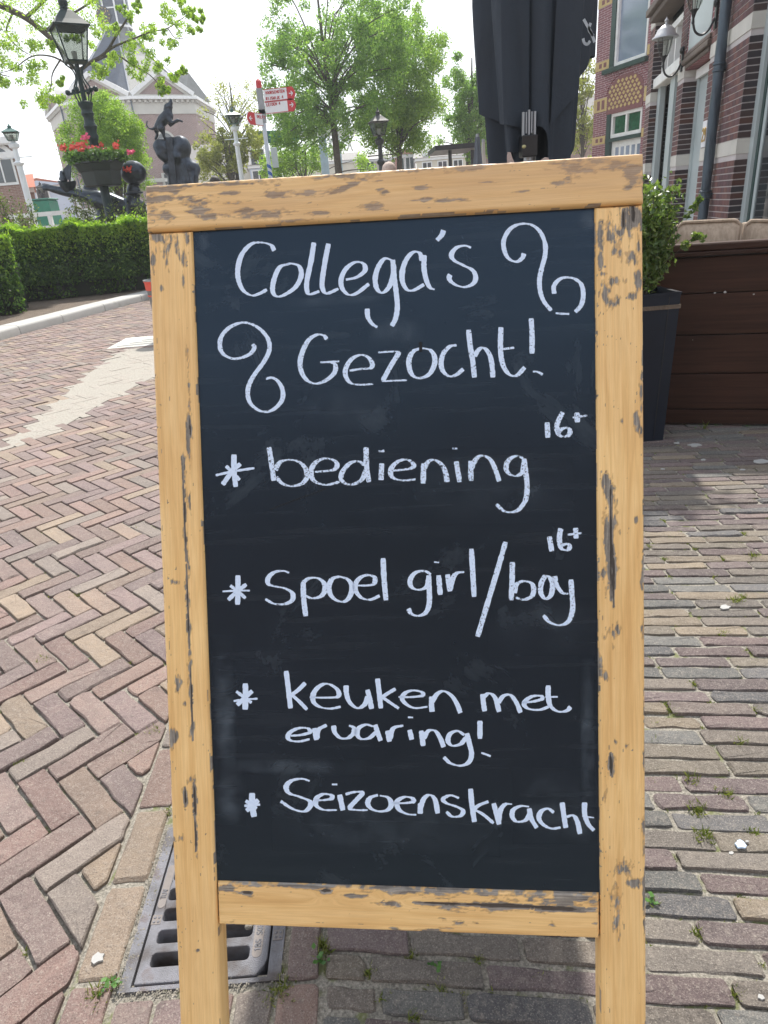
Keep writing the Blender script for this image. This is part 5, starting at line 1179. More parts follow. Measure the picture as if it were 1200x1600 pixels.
hedge([(-9.5, 13.6), (-6.9, 13.95), (-5.2, 14.35), (-3.9, 15.0), (-2.6, 15.9)], 1.0, .12, 1.42, 'long clipped dark green hedge behind the granite kerb', 60000, 3)
hx_ = W(27, 430, 12)[0]; hedge([(-10.5, 11.6), (hx_-.3, 11.75), (hx_, 12.05)], 1.2, .12, 1.34, 'bright green clipped hedge end at the left edge of the picture', 30000, 4)
# looser shrubs between the hedge and the railing
m_shrub = leafmat('olive_shrub_leaf', [(.2, (.06, .09, .03)), (.5, (.12, .17, .05)), (.85, (.24, .28, .1))], .4)
def looseshrub(spots, lab, size=.07, n=2600, seed=1):
    c = [W(*q[:3]) for q in spots]; t = empty('loose_shrub', (c[0][0], c[0][1], 0), lab, 'shrub'); st = MB(); cen, rd = [], []
    for p, q in zip(c, spots):
        for k in range(4):
            e = p+np.array([random.gauss(0, .15), random.gauss(0, .1), random.gauss(0, .08)]); P = catmull([(p[0], p[1], .05), (p[0]*.5+e[0]*.5+random.gauss(0, .06), p[1], e[2]*.5), e], 5); st.tube(P, .006, 4)
            for z in P[3:]: cen.append(z); rd.append(q[3]*.5)
        cen.append(p); rd.append(q[3])
    st.build('stems', m_bark, t, kind='stuff'); leafcloud('foliage', cen, rd, n, size, m_shrub, t, 0, .4, .5, seed)
looseshrub([(15, 335, 15.2, .35), (35, 330, 15.2, .28), (5, 318, 15.3, .3), (28, 348, 15.2, .3)], 'loose olive shrub at the left edge above the hedge', seed=11)
looseshrub([(120, 335, 15.9, .25), (140, 325, 15.9, .3), (128, 312, 15.9, .16), (150, 342, 15.9, .3)], 'loose shrub left of the foot of the big lamp post', seed=12)
looseshrub([(190, 335, 16, .3), (210, 325, 16, .3), (226, 318, 16, .25), (178, 345, 16, .25), (222, 340, 16, .3)], 'loose shrub right of the big lamp post, behind the hedge', seed=13)

# ------------------------------------------------------------ lamp posts
def lantern(base, h, hw, hh, mat, t, n4=4, rot=.35, post=None, glass=m_glass):
    """tapered square lantern whose body starts at height h; hw half width at the top, hh body height"""
    x, y, _ = base
    def R_(r, z): return [(x+r*cos(rot+pi/2*k+pi/4)*1.414, y+r*sin(rot+pi/2*k+pi/4)*1.414, z) for k in range(4)]
    MB().loft([R_(hw*.62, h), R_(hw*.66, h+.04*hh)]).build('lantern_base', mat, t)
    for k in range(4):
        a, b = R_(hw*.60, h+.04*hh)[k], R_(hw*.97, h+hh)[k]; MB().tube([a, b], hw*.05, 6).build('lantern_bar', mat, t)
        a2, b2_ = R_(hw*.58, h+.04*hh)[(k+1) % 4], R_(hw*.95, h+hh)[(k+1) % 4]; a1, b1 = R_(hw*.58, h+.04*hh)[k], R_(hw*.95, h+hh)[k]
        nrm = np.array([a1[0]+a2[0]-2*x, a1[1]+a2[1]-2*y, 0]); nrm = nrm/np.linalg.norm(nrm)*.004
        o_ = lambda p: tuple(np.array(p)-nrm)
        mb = MB(); mb.add([a1, a2, b2_, b1, o_(a1), o_(a2), o_(b2_), o_(b1)], [(0, 1, 2, 3), (7, 6, 5, 4), (0, 4, 5, 1), (1, 5, 6, 2), (2, 6, 7, 3), (3, 7, 4, 0)]); mb.build('lantern_pane', glass, t)
    MB().loft([R_(hw*1.0, h+hh), R_(hw*1.12, h+hh), R_(hw*1.14, h+hh*1.04), R_(hw*.85, h+hh*1.2), R_(hw*.35, h+hh*1.5), R_(hw*.22, h+hh*1.56)]).build('lantern_roof', mat, t)
    MB().lathe([(hw*.2, 0), (hw*.3, .04*hh), (hw*.22, .1*hh), (hw*.3, .16*hh), (hw*.3, .26*hh), (hw*.16, .3*hh), (hw*.1, .42*hh), (.002, .6*hh)], (x, y, h+hh*1.54), 10).build('finial', mat, t, True)
    MB().lathe([(.02, 0), (.05*1, .05), (.055, .16), (.02, .3*hh)], (x, y, h+.05*hh), 10).build('lamp_bulb', m_white, t, True)
def lpost(base, prof, mat, t, n=16): return MB().lathe(prof, base, n).build('post', mat, t, True)
LY = 16.5
b_ = W(162, 335, LY); bx = -5.52
t = empty('street_lamp', (bx, LY, 0), 'dark green ornate lamp post carrying a bowl of red flowers, nearest lamp at the left', 'street lamp')
lb = W(118, 98, LY)[2]; lt = W(118, 44, LY)[2]
lpost((bx, LY, 0), [(.2, 0), (.2, .25), (.15, .3), (.15, .9), (.11, .95), (.105, 1.5), (.12, 1.52), (.12, 1.57), (.098, 1.6), (.09, 3.05), (.105, 3.08), (.125, 3.14), (.1, 3.2), (.115, 3.26), (.14, 3.33), (.105, 3.4), (.1, 3.5), (.13, 3.56), (.11, 3.62), (.125, 3.68), (.15, 3.72), (.15, 3.77), (.05, 3.8), (.045, lb-.02)], m_lampgreen, t)
lantern((bx, LY, 0), lb, .31, lt-lb, m_lampgreen, t, rot=.55)
for k in range(4):
    a = .55+pi/4+k*pi/2; MB().tube(catmull([(bx+.13*cos(a), LY+.13*sin(a), 3.75), (bx+.2*cos(a), LY+.2*sin(a), 3.98), (bx+.09*cos(a), LY+.09*sin(a), 4.2), (bx+.12*cos(a), LY+.12*sin(a), lb-.12), (bx+.26*cos(a), LY+.26*sin(a), lb)], 5), .016, 6).build('scroll_bracket', m_lampgreen, t, True)
    MB().ball((bx+.2*cos(a), LY+.2*sin(a), 3.98), .05, 10, 7).build('scroll_boss', m_lampgreen, t, True)
MB().bar((bx-.3, LY-.02, 3.93), (bx+.28, LY-.02, 3.99), .04, .04).build('ladder_bar', m_lampgreen, t)
for k in (-.3, .28): MB().ball((bx+k, LY-.02, 3.96+.03*(k > 0)), .055, 10, 7).build('ladder_knob', m_lampgreen, t, True)
# flower bowl
t = empty('flower_bowl', (bx, LY, 2.1), 'dark faceted plastic bowl of geraniums clasped round the lamp post', 'planter')
bwz0, bwz1 = W(152, 292, LY)[2], W(152, 254, LY)[2]
MB().lathe([(.36, bwz0), (.40, bwz0+.02), (.44, bwz0+.28), (.47, bwz0+.3), (.53, bwz1-.04), (.56, bwz1-.03), (.56, bwz1), (.5, bwz1), (.46, bwz1-.1)], (bx, LY, 0), 8).build('bowl', m_bowl, t)
MB().lathe([(.47, bwz1-.08), (.44, bwz1-.05)], (bx, LY, 0), 16).build('soil', m_soil, t)
m_ger = leafmat('geranium_leaf', [(.2, (.05, .11, .03)), (.6, (.1, .19, .05)), (.9, (.18, .28, .08))], .35)
cen = [(bx+.5*cos(a)*r_, LY+.5*sin(a)*r_, bwz1+.07+.06*random.random()) for a in np.linspace(0, 6.2, 22) for r_ in (.5, 1.0, 1.15)]
leafcloud('foliage', cen, [.13]*len(cen), 2600, .075, m_ger, t, 0, .8, .3, 21)
fl = [(98, 230, 0), (112, 232, 0), (120, 228, 0), (128, 226, 0), (130, 234, 0), (140, 233, 1), (147, 231, 0), (152, 234, 1), (157, 228, 0), (180, 228, 0), (204, 238, 1), (200, 265, 0), (135, 215, 1), (123, 235, 0), (160, 234, 1)]
for i, (px, py, k) in enumerate(fl):
    p = W(px, py, LY-.35+.25*(i % 3)); mb = MB(); mb.ball(p, (.06, .05, .035), 7, 5)
    for j in range(22):
        d = np.array([random.gauss(0, .042), random.gauss(0, .035), random.gauss(0, .03)]); a = random.uniform(0, 6.3); q = p+d; u = np.array([cos(a), 0.3*sin(a), sin(a)])*.02; v_ = np.array([-sin(a), .2, cos(a)])*.017
        mb.add([tuple(q-u-v_), tuple(q+u-v_), tuple(q+u+v_), tuple(q-u+v_)], [(0, 1, 2, 3)])
    mb.build('flower_head', m_flowerp if k else m_flower, t)
def lamp(px0, pb, pt_, Y, hwpx, postmat, headmat, lab, pr=.06, ball=True, rot=.3):
    """pb: px y of the lantern bottom, pt_: px y of the lantern eaves"""
    p = W(px0, pb, Y); z0 = p[2]; z1 = W(px0, pt_, Y)[2]; x = p[0]; hw = hwpx/FPX*Y*.93; hh = z1-z0
    t = empty('street_lamp', (x, Y, 0), lab, 'street lamp')
    lpost((x, Y, 0), [(pr*2.4, 0), (pr*2.4, .3), (pr*1.7, .4), (pr*1.6, .9), (pr*1.9, .93), (pr*1.1, 1.0), (pr*1.0, z0-.75), (pr*1.5, z0-.72), (pr*1.7, z0-.66), (pr*.9, z0-.6), (pr*.8, z0-.25), (pr*1.6, z0-.2), (pr*1.8, z0-.1), (pr*.8, z0-.06), (pr*.6, z0)], postmat, t, 12)
    MB().bar((x-pr*5, Y, z0-.5), (x+pr*5, Y, z0-.5), .03, .03).build('ladder_bar', postmat, t)
    lantern((x, Y, 0), z0, hw, hh, headmat, t, rot=rot); return t
m_postwhite = simple('pale_lamp_post', (.62, .66, .68), .5, 0, .08, 4, .05)
lamp(20, 220, 207, 26, 10, m_postwhite, m_lampgreen2, 'white lamp post with green lantern at the far left, in front of the brick house', .1)
lamp(365.5, 194, 181, 30, 9.5, m_postwhite, m_lampgreen2, 'pale lamp post with green lantern left of the red and white direction signs', .09)
lamp(592.5, 212, 191, 22, 11, m_blackpaint, m_blackpaint, 'black lamp post and lantern between the two big trees', .075)
lamp(66, 302, 293, 38, 6, m_blackpaint, m_blackpaint, 'small dark lamp before the white gabled house far left', .06)

# ------------------------------------------------------------ bronze statues
SY = 17.5
def w3(px, py, dy=0): return W(px, py, SY+dy)
t = empty('bronze_statue', (w3(282, 290)[0], SY, 0), 'bronze statue of a man seen from behind, bundle and dog on his shoulder', 'statue')
u_ = SY/FPX
hd = w3(283, 231)
bx_ = lambda px, py, dy=0: tuple(w3(px, py, dy))
blob('figure', [('b', hd, (.23, .25, .255)), ('c', [bx_(285, 243), bx_(284, 256)], [.12, .15]), ('c', [bx_(264, 264), bx_(303, 264)], [.16, .16]),
  ('c', [bx_(275, 264), bx_(278, 280), bx_(279, 292)], [.24, .24, .26]), ('c', [bx_(292, 264), bx_(294, 280), bx_(293, 292)], [.24, .24, .26]),
  ('c', [bx_(298, 260), bx_(303, 276, -.1), bx_(301, 290, -.15)], [.14, .12, .1]), ('c', [bx_(272, 262), bx_(277, 244, -.25), bx_(268, 225, -.15)], [.13, .09, .075]), ('b', bx_(267, 220, -.1), (.12, .1, .09)),
  ('c', [(w3(283, 290)[0]-.18, SY, 1.9), (w3(283, 290)[0]-.2, SY, 1.2), (w3(283, 290)[0]-.2, SY, .6)], [.27, .2, .14]), ('c', [(w3(283, 290)[0]+.18, SY, 1.9), (w3(283, 290)[0]+.2, SY, 1.2), (w3(283, 290)[0]+.2, SY, .6)], [.27, .2, .14])], m_bronze, t, .035, 5)
blob('bundle', [('c', [bx_(243, 228), bx_(246, 224), bx_(262, 222)], [.07, .1, .08]), ('c', [bx_(244, 230), bx_(252, 240), bx_(262, 250)], [.08, .13, .11]), ('c', [bx_(254, 227), bx_(260, 234)], [.13, .13])], m_bronze, t, .035, 4)
MB().bar(bx_(265, 215, -.2), (w3(268, 290)[0], SY-.2, .6), .16, .14).build('staff', m_bronze, t)
cx_ = w3(283, 290)[0]; MB().lathe([(.75, 0), (.75, .1), (.6, .14), (.58, .5), (.68, .54), (.68, .6)], (cx_, SY, 0), 4, rot=pi/4).build('pedestal', m_stone, t)
MB().bar(bx_(287, 256, -.24), bx_(296, 287, -.27), .05, .02, (0, -1, 0)).build('strap', m_bronze, t)
d_ = empty('dog_statue', w3(251, 214), 'bronze dog standing on the bundle on the statue man with its muzzle raised', 'statue')
blob('body', [('c', [bx_(248, 198), bx_(254, 188), bx_(262, 181)], [.1, .12, .13]), ('c', [bx_(262, 181), bx_(264, 172), bx_(264, 168)], [.12, .075, .07]), ('b', bx_(263, 167), (.1, .08, .08)), ('c', [bx_(264, 167), bx_(267, 160), bx_(267, 156)], [.07, .045, .03]), ('b', bx_(257.5, 172), (.03, .03, .06)),
  ('c', [bx_(247, 198, .08), bx_(244, 206, .08), bx_(246, 210, .08), bx_(243, 217, .08)], [.09, .05, .035, .03]), ('c', [bx_(252, 200, -.08), bx_(255, 207, -.08), bx_(256, 212, -.08), bx_(258, 217, -.08)], [.09, .05, .035, .03]),
  ('c', [bx_(264, 186, -.06), bx_(270, 193, -.1), bx_(277, 187, -.1), bx_(285, 190, -.1)], [.07, .045, .03, .025]), ('c', [bx_(262, 186, .06), bx_(267, 196, .08), bx_(273, 191, .08), bx_(279, 189, .08)], [.07, .045, .03, .025]),
  ('c', [bx_(245, 198), bx_(238, 202), bx_(232, 200), bx_(229, 195), bx_(230, 189)], [.04, .028, .022, .02, .018])], m_bronze, d_, .016, 3)
SY = 17.2
t = empty('bronze_statue', (w3(208, 300)[0], SY, 0), 'bronze figure balancing a large ball on its head right of the flower bowl', 'statue')
blob('figure', [('b', bx_(209, 299), (.16, .17, .18)), ('c', [bx_(208, 304), bx_(207, 312)], [.1, .1]), ('c', [bx_(194, 322), bx_(207, 318), bx_(220, 322)], [.13, .2, .13]), ('c', [bx_(207, 320), (w3(207, 330)[0], SY, 1.25), (w3(207, 330)[0], SY, .9)], [.22, .2, .22]),
  ('c', [bx_(194, 322), bx_(190, 335), (w3(190, 335)[0], SY-.1, 1.0)], [.1, .075, .06]), ('c', [bx_(220, 322), bx_(226, 335), (w3(226, 335)[0], SY-.1, 1.0)], [.1, .075, .06]),
  ('c', [(w3(207, 330)[0]-.12, SY, .9), (w3(207, 330)[0]-.15, SY, .3)], [.14, .09]), ('c', [(w3(207, 330)[0]+.12, SY, .9), (w3(207, 330)[0]+.15, SY, .3)], [.14, .09])], m_bronze, t, .03, 5)
MB().lathe([(.5, 0), (.5, .3)], (w3(207, 330)[0], SY, 0), 4, rot=pi/4).build('pedestal', m_stone, t)
MB().lathe([(.15, 0), (.2, .03), (.2, .06), (.16, .07)], (*w3(209, 299)[:2], w3(209, 305)[2]), 16).build('cap_brim', m_bronze, t, True)
bl = MB(); c = w3(208.5, 270); bl.ball(c, (.285, .285, .25), 24, 14); bl.build('ball', m_bronze, t, True); MB().lathe([(.1, 0), (.06, .06), (.08, .14)], (c[0], c[1], w3(209, 291)[2]), 12).build('ball_neck', m_bronze, t, True)
t = empty('bronze_statue', (w3(160, 325)[0], SY, 0), 'bronze reclining figure stretching an arm left, a small boat on the arm', 'statue')
blob('figure', [('c', [bx_(70, 291, .1), bx_(82, 295), bx_(98, 299), bx_(116, 302), bx_(138, 308), bx_(155, 312)], [.07, .085, .1, .115, .15, .2]), ('c', [bx_(70, 291, .1), bx_(65, 287, .1)], [.05, .02]), ('c', [bx_(71, 293), bx_(64, 292)], [.04, .02]), ('c', [bx_(73, 295), bx_(67, 298)], [.04, .02]),
  ('c', [bx_(150, 312), bx_(172, 318), bx_(195, 325)], [.2, .24, .2]), ('b', bx_(141, 297, .2), (.16, .16, .17)), ('c', [bx_(143, 300, .15), bx_(150, 308, .1)], [.09, .1]), ('c', [bx_(195, 325), bx_(205, 332, .2), (w3(210, 335)[0], SY+.3, .7), (w3(212, 335)[0], SY+.3, .3)], [.17, .15, .11, .09]),
  ('c', [bx_(160, 316), (w3(150, 330)[0], SY-.1, 1.2), (w3(145, 330)[0], SY-.2, .5)], [.13, .09, .07])], m_bronze, t, .026, 5)
MB().box(w3(160, 325)[0]-.7, w3(160, 325)[0]+1.0, SY-.4, SY+.5, 0, .32, .02).build('pedestal', m_stone, t)
bo = empty('boat_statue', w3(104, 296), 'small bronze sailing boat carried on the outstretched arm of the statue', 'statue')
def hull(px, py, wpx, hp): 
    rg = []
    for k in range(9):
        q = k/8*2-1; c = w3(px+q*wpx, py-abs(q)**2*3.2); r = .17*(1-abs(q)**2.2)+.012; rg.append([(c[0], c[1]+r*cos(a)*1.0, c[2]-(r*1.2+.04)*max(0, sin(a))) for a in np.linspace(0, pi, 7)]+[(c[0], c[1]-r*.8, c[2]-.02), (c[0], c[1]+r*.8, c[2]-.02)])
    return MB().loft(rg)
hull(104, 285, 14, 8).build('hull', m_bronze, bo, True)
sa = [w3(95, 268), w3(98, 280), w3(108, 281), w3(111, 252)]
mb = MB(); mb.add([tuple(p+np.array([0, .0, 0])) for p in sa]+[tuple(p+np.array([.0, .03, 0])) for p in sa], [(0, 1, 2, 3), (7, 6, 5, 4), (0, 4, 5, 1), (1, 5, 6, 2), (2, 6, 7, 3), (3, 7, 4, 0)]); mb.build('sail', m_bronze, bo)
MB().tube([w3(111, 250), w3(109, 284)], .02, 6).build('mast', m_bronze, bo)
blob('sailor', [('b', w3(97, 270), .055), ('c', [w3(97, 273), w3(100, 282)], [.06, .08]), ('c', [w3(97, 274), w3(93, 280)], [.03, .025])], m_bronze, bo, .018, 2)

# ------------------------------------------------------------ railing, bin, signpost
t = empty('white_railing', (-9, 23, 0), 'low white painted railing behind the hedge at the left', 'railing')
A0, A1 = W(8, 322, 23), W(255, 330, 23); A1[2] = A0[2] = 1.92+.0
for dz, w_ in ((0, .12), (-.36, .06), (-.56, .08)): MB().bar(A0+np.array([0, 0, dz]), A1+np.array([0, 0, dz]), w_*.8, w_).build('rail', m_white, t)
for k in range(9): p = A0+(A1-A0)*(k+.4)/9; MB().box(p[0]-.05, p[0]+.05, 22.93, 23.07, 0, 1.90).build('post', m_white, t)
p = W(231, 500, 8.6); BY = 8.6
tb = empty('litter_bin', (-2.64, BY, 0), 'grey tapered bin with bright red rim and band, peeping out left of the chalkboard', 'bin')
zt = W(230, 437, BY)[2]; bxx = W(224, 437, BY)[0]+.19
m_bin = simple('bin_grey', (.16, .15, .14), .6, 0, .12, 8, .1); m_binred = simple('bin_red', (.62, .07, .035), .45, 0, .08, 5, .05)
MB().lathe([(.13, 0), (.135, .02), (.168, zt-.12)], (bxx, BY, 0), 22).build('body', m_bin, tb, True)
MB().lathe([(.172, zt-.12), (.18, zt-.115), (.182, zt-.03), (.19, zt-.025), (.19, zt-.015)], (bxx, BY, 0), 22).build('rim', m_binred, tb, True); MB().lathe([(.19, zt-.015), (.192, zt), (.17, zt), (.165, zt-.1)], (bxx, BY, 0), 22).build('lid', m_greymetal, tb, True)
MB().lathe([(.166, zt-.19), (.17, zt-.188), (.171, zt-.175), (.168, zt-.173)], (bxx, BY, 0), 22).build('band', m_binred, tb, True)

hz_ = MB().box(-95, 95, -26, 92, -1.2, 30); hz_ = hz_.build('haze', None, kind='stuff'); hm = bpy.data.materials.new('haze_air'); hm.use_nodes = True; hm.node_tree.nodes.clear()
ho = hm.node_tree.nodes.new('ShaderNodeOutputMaterial'); hp = hm.node_tree.nodes.new('ShaderNodeVolumePrincipled'); hp.inputs['Color'].default_value = (.9, .95, 1, 1); hp.inputs['Density'].default_value = .0014; hp.inputs['Anisotropy'].default_value = .3
hm.node_tree.links.new(hp.outputs[0], ho.inputs['Volume']); hz_.data.materials.append(hm)
GY = 20
sx = W(408, 140, GY)[0]+.01; base = W(422, 270, GY)
t = empty('signpost', (base[0], GY, 0), 'white signpost with three red and white direction signs and a blue striped foot', 'signpost')
xb = base[0]; zt = W(408, 138, GY)[2]
MB().tube([(xb, GY, 0), (xb, GY, zt)], .055, 12).build('pole', simple('pale_pole', (.5, .56, .64), .5, 0, .05, 4, 0), t, True)
MB().lathe([(.07, zt), (.07, zt+.16), (.03, zt+.2)], (xb, GY, 0), 12).build('pole_cap', m_redsign, t)
for k in range(3):
    z = W(424, 273, GY)[2]+.02+k*.16-.25; mb = MB(); rings = [[(xb+.058*cos(a), GY+.058*sin(a), z+.09*sin(a*.5)+dz) for a in np.linspace(0, 6.2, 14)] for dz in (0, .085)]; mb.loft(rings, caps=False).build('blue_stripe', m_bluepaint, t)
def dirsign(px0, px1, py0, py1, hgt, txt, right=True):
    a = W(px0, py0, GY-.08); b = W(px1, py1, GY-.08); d = (b-a)/np.linalg.norm(b-a); d[1] = 0; up = np.array([0, 0, 1.]); th = np.array([0, .05, 0])
    L_ = np.linalg.norm(b-a); T = lambda x, y, z: tuple(a+d*x+up*z+np.array([0, y, 0]))
    MB(T).box(0, L_-.12 if right else L_, 0, .05, -hgt, 0).build('sign_board', m_signwhite, t)
    e0, e1 = (L_-.2, L_) if right else (0, .2)
    n = 8; pts = [(L_-.2, -hgt), (L_-.06, -hgt)]+[(L_-.06+.07*sin(pi*k/n), -hgt+hgt*k/n) for k in range(1, n)]+[(L_-.06, 0), (L_-.2, 0)]
    if not right: pts = [(L_-x, z) for x, z in pts]; 
    MB(lambda x, y, z: T(x, z, y)).prism(pts, -.006, .056).build('sign_tip', m_redsign, t)
    for zz in (-.012, -hgt+.002): MB(T).box(.0 if right else .2, L_-.2 if right else L_, -.004, .054, zz, zz+.012).build('sign_border', m_redsign, t)
    ar = MB(T); c = L_-.1 if right else .1; sg = 1 if right else -1
    ar.box(c-.05, c+.03, -.012, -.007, -hgt/2-.01, -hgt/2+.01); ar.build('arrow', m_signwhite, t)
    for s2 in (-1, 1): MB().bar(T(c+.045*sg, -.01, -hgt/2), T(c+.0*sg, -.01, -hgt/2+s2*.05), .018, .004, (0, -1, 0)).build('arrow', m_signwhite, t)
    for i, w_ in enumerate(txt): text3d(w_, T(.05 if right else .26, -.008, -.11-.125*i), d, (0, 0, 1), .062 if right else .06, .013, m_redsign, t, 'sign_lettering', .004)
dirsign(411, 459.5, 140, 134.5, .29, ['VOORSCHOTEN 4', 'RIJSWIJK 4'])
dirsign(413, 460.5, 158.6, 153, .28, ['LEIDEN 4'])
dirsign(385, 409, 174, 177.5, .28, ['DELFT'], False)
for z_ in (148, 168, 181): c = W(409, z_, GY); MB().box(xb-.075, xb+.075, GY-.075, GY+.075, c[2]-.16, c[2]+.14, .01).build('clamp', m_greymetal, t)
c = W(426, 246, GY); MB().box(c[0]-.02, c[0]+.14, GY-.1, GY-.06, c[2]-.25, c[2]+.22, .008).build('notice_box', m_framegrey, t)

# ------------------------------------------------------------ people far off
def person(px, pytop, Y, hairm, skinm, coat, lab, scale=1):
    p = W(px, pytop, Y); H_ = p[2]; x = p[0]; t = empty('person', (x, Y, 0), lab, 'person'); k = H_/1.75; z = lambda v_: v_*k
    blob('body', [('b', (x, Y, z(1.63)), (.075*k, .095*k, .115*k)), ('c', [(x, Y, z(1.55)), (x, Y, z(1.42))], [.05*k, .055*k]), ('b', (x, Y+.095*k, z(1.61)), (.014, .02, .02)), ('b', (x-.077*k, Y, z(1.62)), (.012, .02, .028)), ('b', (x+.077*k, Y, z(1.62)), (.012, .02, .028)),
      ('c', [(x-.19*k, Y, z(1.4)), (x-.24*k, Y, z(1.12)), (x-.22*k, Y-.06, z(.86))], [.05*k, .042*k, .032*k]), ('c', [(x+.19*k, Y, z(1.4)), (x+.24*k, Y, z(1.12)), (x+.22*k, Y-.06, z(.86))], [.05*k, .042*k, .032*k]), ('b', (x-.22*k, Y-.07, z(.8)), (.03, .04, .07)), ('b', (x+.22*k, Y-.07, z(.8)), (.03, .04, .07)), ('c', [(x, Y, z(1.42)), (x, Y, z(1.1))], [.1*k, .1*k])], skinm, t, .016, 3)
    blob('jacket', [('c', [(x-.16*k, Y, z(1.39)), (x+.16*k, Y, z(1.39))], [.085*k]*2), ('c', [(x, Y, z(1.32)), (x, Y, z(1.1)), (x, Y, z(.9))], [.15*k, .135*k, .15*k]), ('c', [(x-.19*k, Y, z(1.4)), (x-.24*k, Y, z(1.12)), (x-.22*k, Y-.05, z(.9))], [.068*k, .056*k, .046*k]), ('c', [(x+.19*k, Y, z(1.4)), (x+.24*k, Y, z(1.12)), (x+.22*k, Y-.05, z(.9))], [.068*k, .056*k, .046*k])], coat, t, .02, 3)
    blob('trousers', [('c', [(x-.09*k, Y, z(.9)), (x-.1*k, Y, z(.48)), (x-.1*k, Y, z(.09))], [.1*k, .07*k, .055*k]), ('c', [(x+.09*k, Y, z(.9)), (x+.1*k, Y, z(.48)), (x+.1*k, Y, z(.09))], [.1*k, .07*k, .055*k])], m_trouser, t, .02, 3)
    for s_ in (-1, 1): blob('shoe', [('c', [(x+s_*.1*k, Y+.06, .045), (x+s_*.1*k, Y-.12, .04)], [.045, .04])], m_blackpaint, t, .015, 2)
    blob('hair', [('b', (x, Y-.012*k, z(1.665)), (.086*k, .1*k, .09*k))], hairm, t, .014, 2)
    return t
person(607, 253, 9, m_hair, m_skin, m_coat, 'white haired person standing beyond the chalkboard, only the head showing over it')
person(335, 275, 14, m_hairdark, m_skin, m_coat, 'dark haired person far behind the top rail, below the yellowish tree')

# ------------------------------------------------------------ trees
m_leafA = leafmat('tree_leaf', [(.1, (.08, .15, .05)), (.4, (.14, .25, .075)), (.7, (.22, .35, .1)), (.92, (.34, .46, .15))], .55)
m_leafB = leafmat('light_tree_leaf', [(.1, (.11, .19, .045)), (.4, (.18, .29, .065)), (.7, (.27, .4, .09)), (.92, (.38, .48, .15))], .52)
m_leafC = leafmat('yellowish_tree_leaf', [(.1, (.13, .15, .04)), (.5, (.24, .26, .08)), (.9, (.36, .36, .14))], .5)
def tree(name, px, Y, tr, ell, nclump, nleaf, size, mat, lab, cat='tree', seed=1, group=None, rleaf=(.35, .75), fork=None, lean=0, x=None, nb=26):
    """ell: crown ellipsoids given as (px, py, rx_px, ry_px)"""
    r = np.random.default_rng(seed); k = Y/FPX/.93
    x0 = W(px, 262, Y)[0] if x is None else x; t = empty(name, (x0, Y, 0), lab, cat, group)
    E = [(W(a, b, Y), c*k, d*k) for a, b, c, d in ell]; wts = np.array([e[1]*e[2] for e in E]); wts = wts/wts.sum()
    cen = []
    while len(cen) < nclump:
        e = E[r.choice(len(E), p=wts)]; d = r.normal(size=3); d /= np.linalg.norm(d); q = r.random()**.38
        cen.append(e[0]+d*np.array([e[1], e[1], e[2]])*q)
    cen = np.array(cen); rad = r.uniform(*rleaf, nclump)*k*14
    leafcloud('crown', cen, rad, nleaf, size, mat, t, 0, .55, 0, seed+1)
    top = max(e[0][2]+e[2]*.6 for e in E); cxm = float(np.mean([e[0][0] for e in E])); fz = fork or min(e[0][2]-e[2]*.7 for e in E)
    br = MB(); tp = catmull([(x0, Y, -.05), (x0+(cxm-x0)*.1, Y, fz*.6), (x0+(cxm-x0)*.3, Y, fz), (x0+(cxm-x0)*.8, Y, (fz+top)/2), (cxm, Y, top)], 6)
    n = len(tp); br.tube(tp, [tr*(1-.88*i/n)*(1.35 if i == 0 else 1) for i in range(n)], 9); br.build('trunk', m_bark, t, True)
    bb = MB()
    for c in cen[r.permutation(nclump)[:nb]]:
        zs_ = fz*.9+(c[2]-fz)*r.uniform(.2, .6); zs_ = min(max(zs_, fz*.85), top*.95); i = int(np.argmin([abs(q[2]-zs_) for q in tp])); s_ = np.array(tp[i]); R0 = tr*(1-.88*i/n)*.32
        mid = s_*.5+c*.5+np.array([0, 0, .12*np.linalg.norm(c-s_)])+r.normal(size=3)*.08; P = catmull([s_, mid, c], 5); bb.tube(P, [R0*(1-.85*j/len(P))+.006 for j in range(len(P))], 6)
    bb.build('limbs', m_bark, t, True); return t
tree('linden_tree', 529, 27, .16, [(520, 40, 95, 75), (470, 130, 62, 55), (560, 120, 70, 60), (510, 190, 80, 38), (440, 90, 30, 40), (600, 60, 50, 50), (455, 195, 40, 28)], 330, 62000, .09, m_leafA, 'tall green tree with a straight dark trunk in the middle of the square', seed=31, nb=40, fork=4.8, rleaf=(.5, 1.0))
tree('linden_tree', 622, 30, .17, [(625, 60, 55, 50), (650, 110, 48, 45), (610, 150, 50, 45), (660, 170, 32, 36), (590, 215, 30, 22), (615, 190, 60, 30), (650, 215, 24, 14)], 260, 44000, .1, m_leafB, 'lighter yellow green tree right of the tall one', seed=37, nb=36, fork=3.4, rleaf=(.5, 1.0))
tree('linden_tree', 730, 33, .17, [(730, 130, 30, 40), (740, 185, 34, 50), (715, 200, 28, 28), (770, 150, 45, 70)], 160, 26000, .1, m_leafA, 'green tree half hidden by the black parasol', seed=41, nb=30)
tree('light_foliage_tree', 912, 36, .13, [(915, 130, 22, 45), (905, 190, 24, 40), (918, 225, 20, 25), (890, 160, 25, 60)], 70, 5200, .13, m_leafC, 'pale thin leaved tree between the black parasol and the patterned building', seed=43, nb=20)
tree('light_foliage_tree', 371, 34, .14, [(360, 150, 34, 24), (345, 195, 30, 28), (390, 170, 24, 26)], 90, 2200, .1, m_leafC, 'thin airy tree top behind the direction signs', seed=47, nb=40, rleaf=(.3, .6))
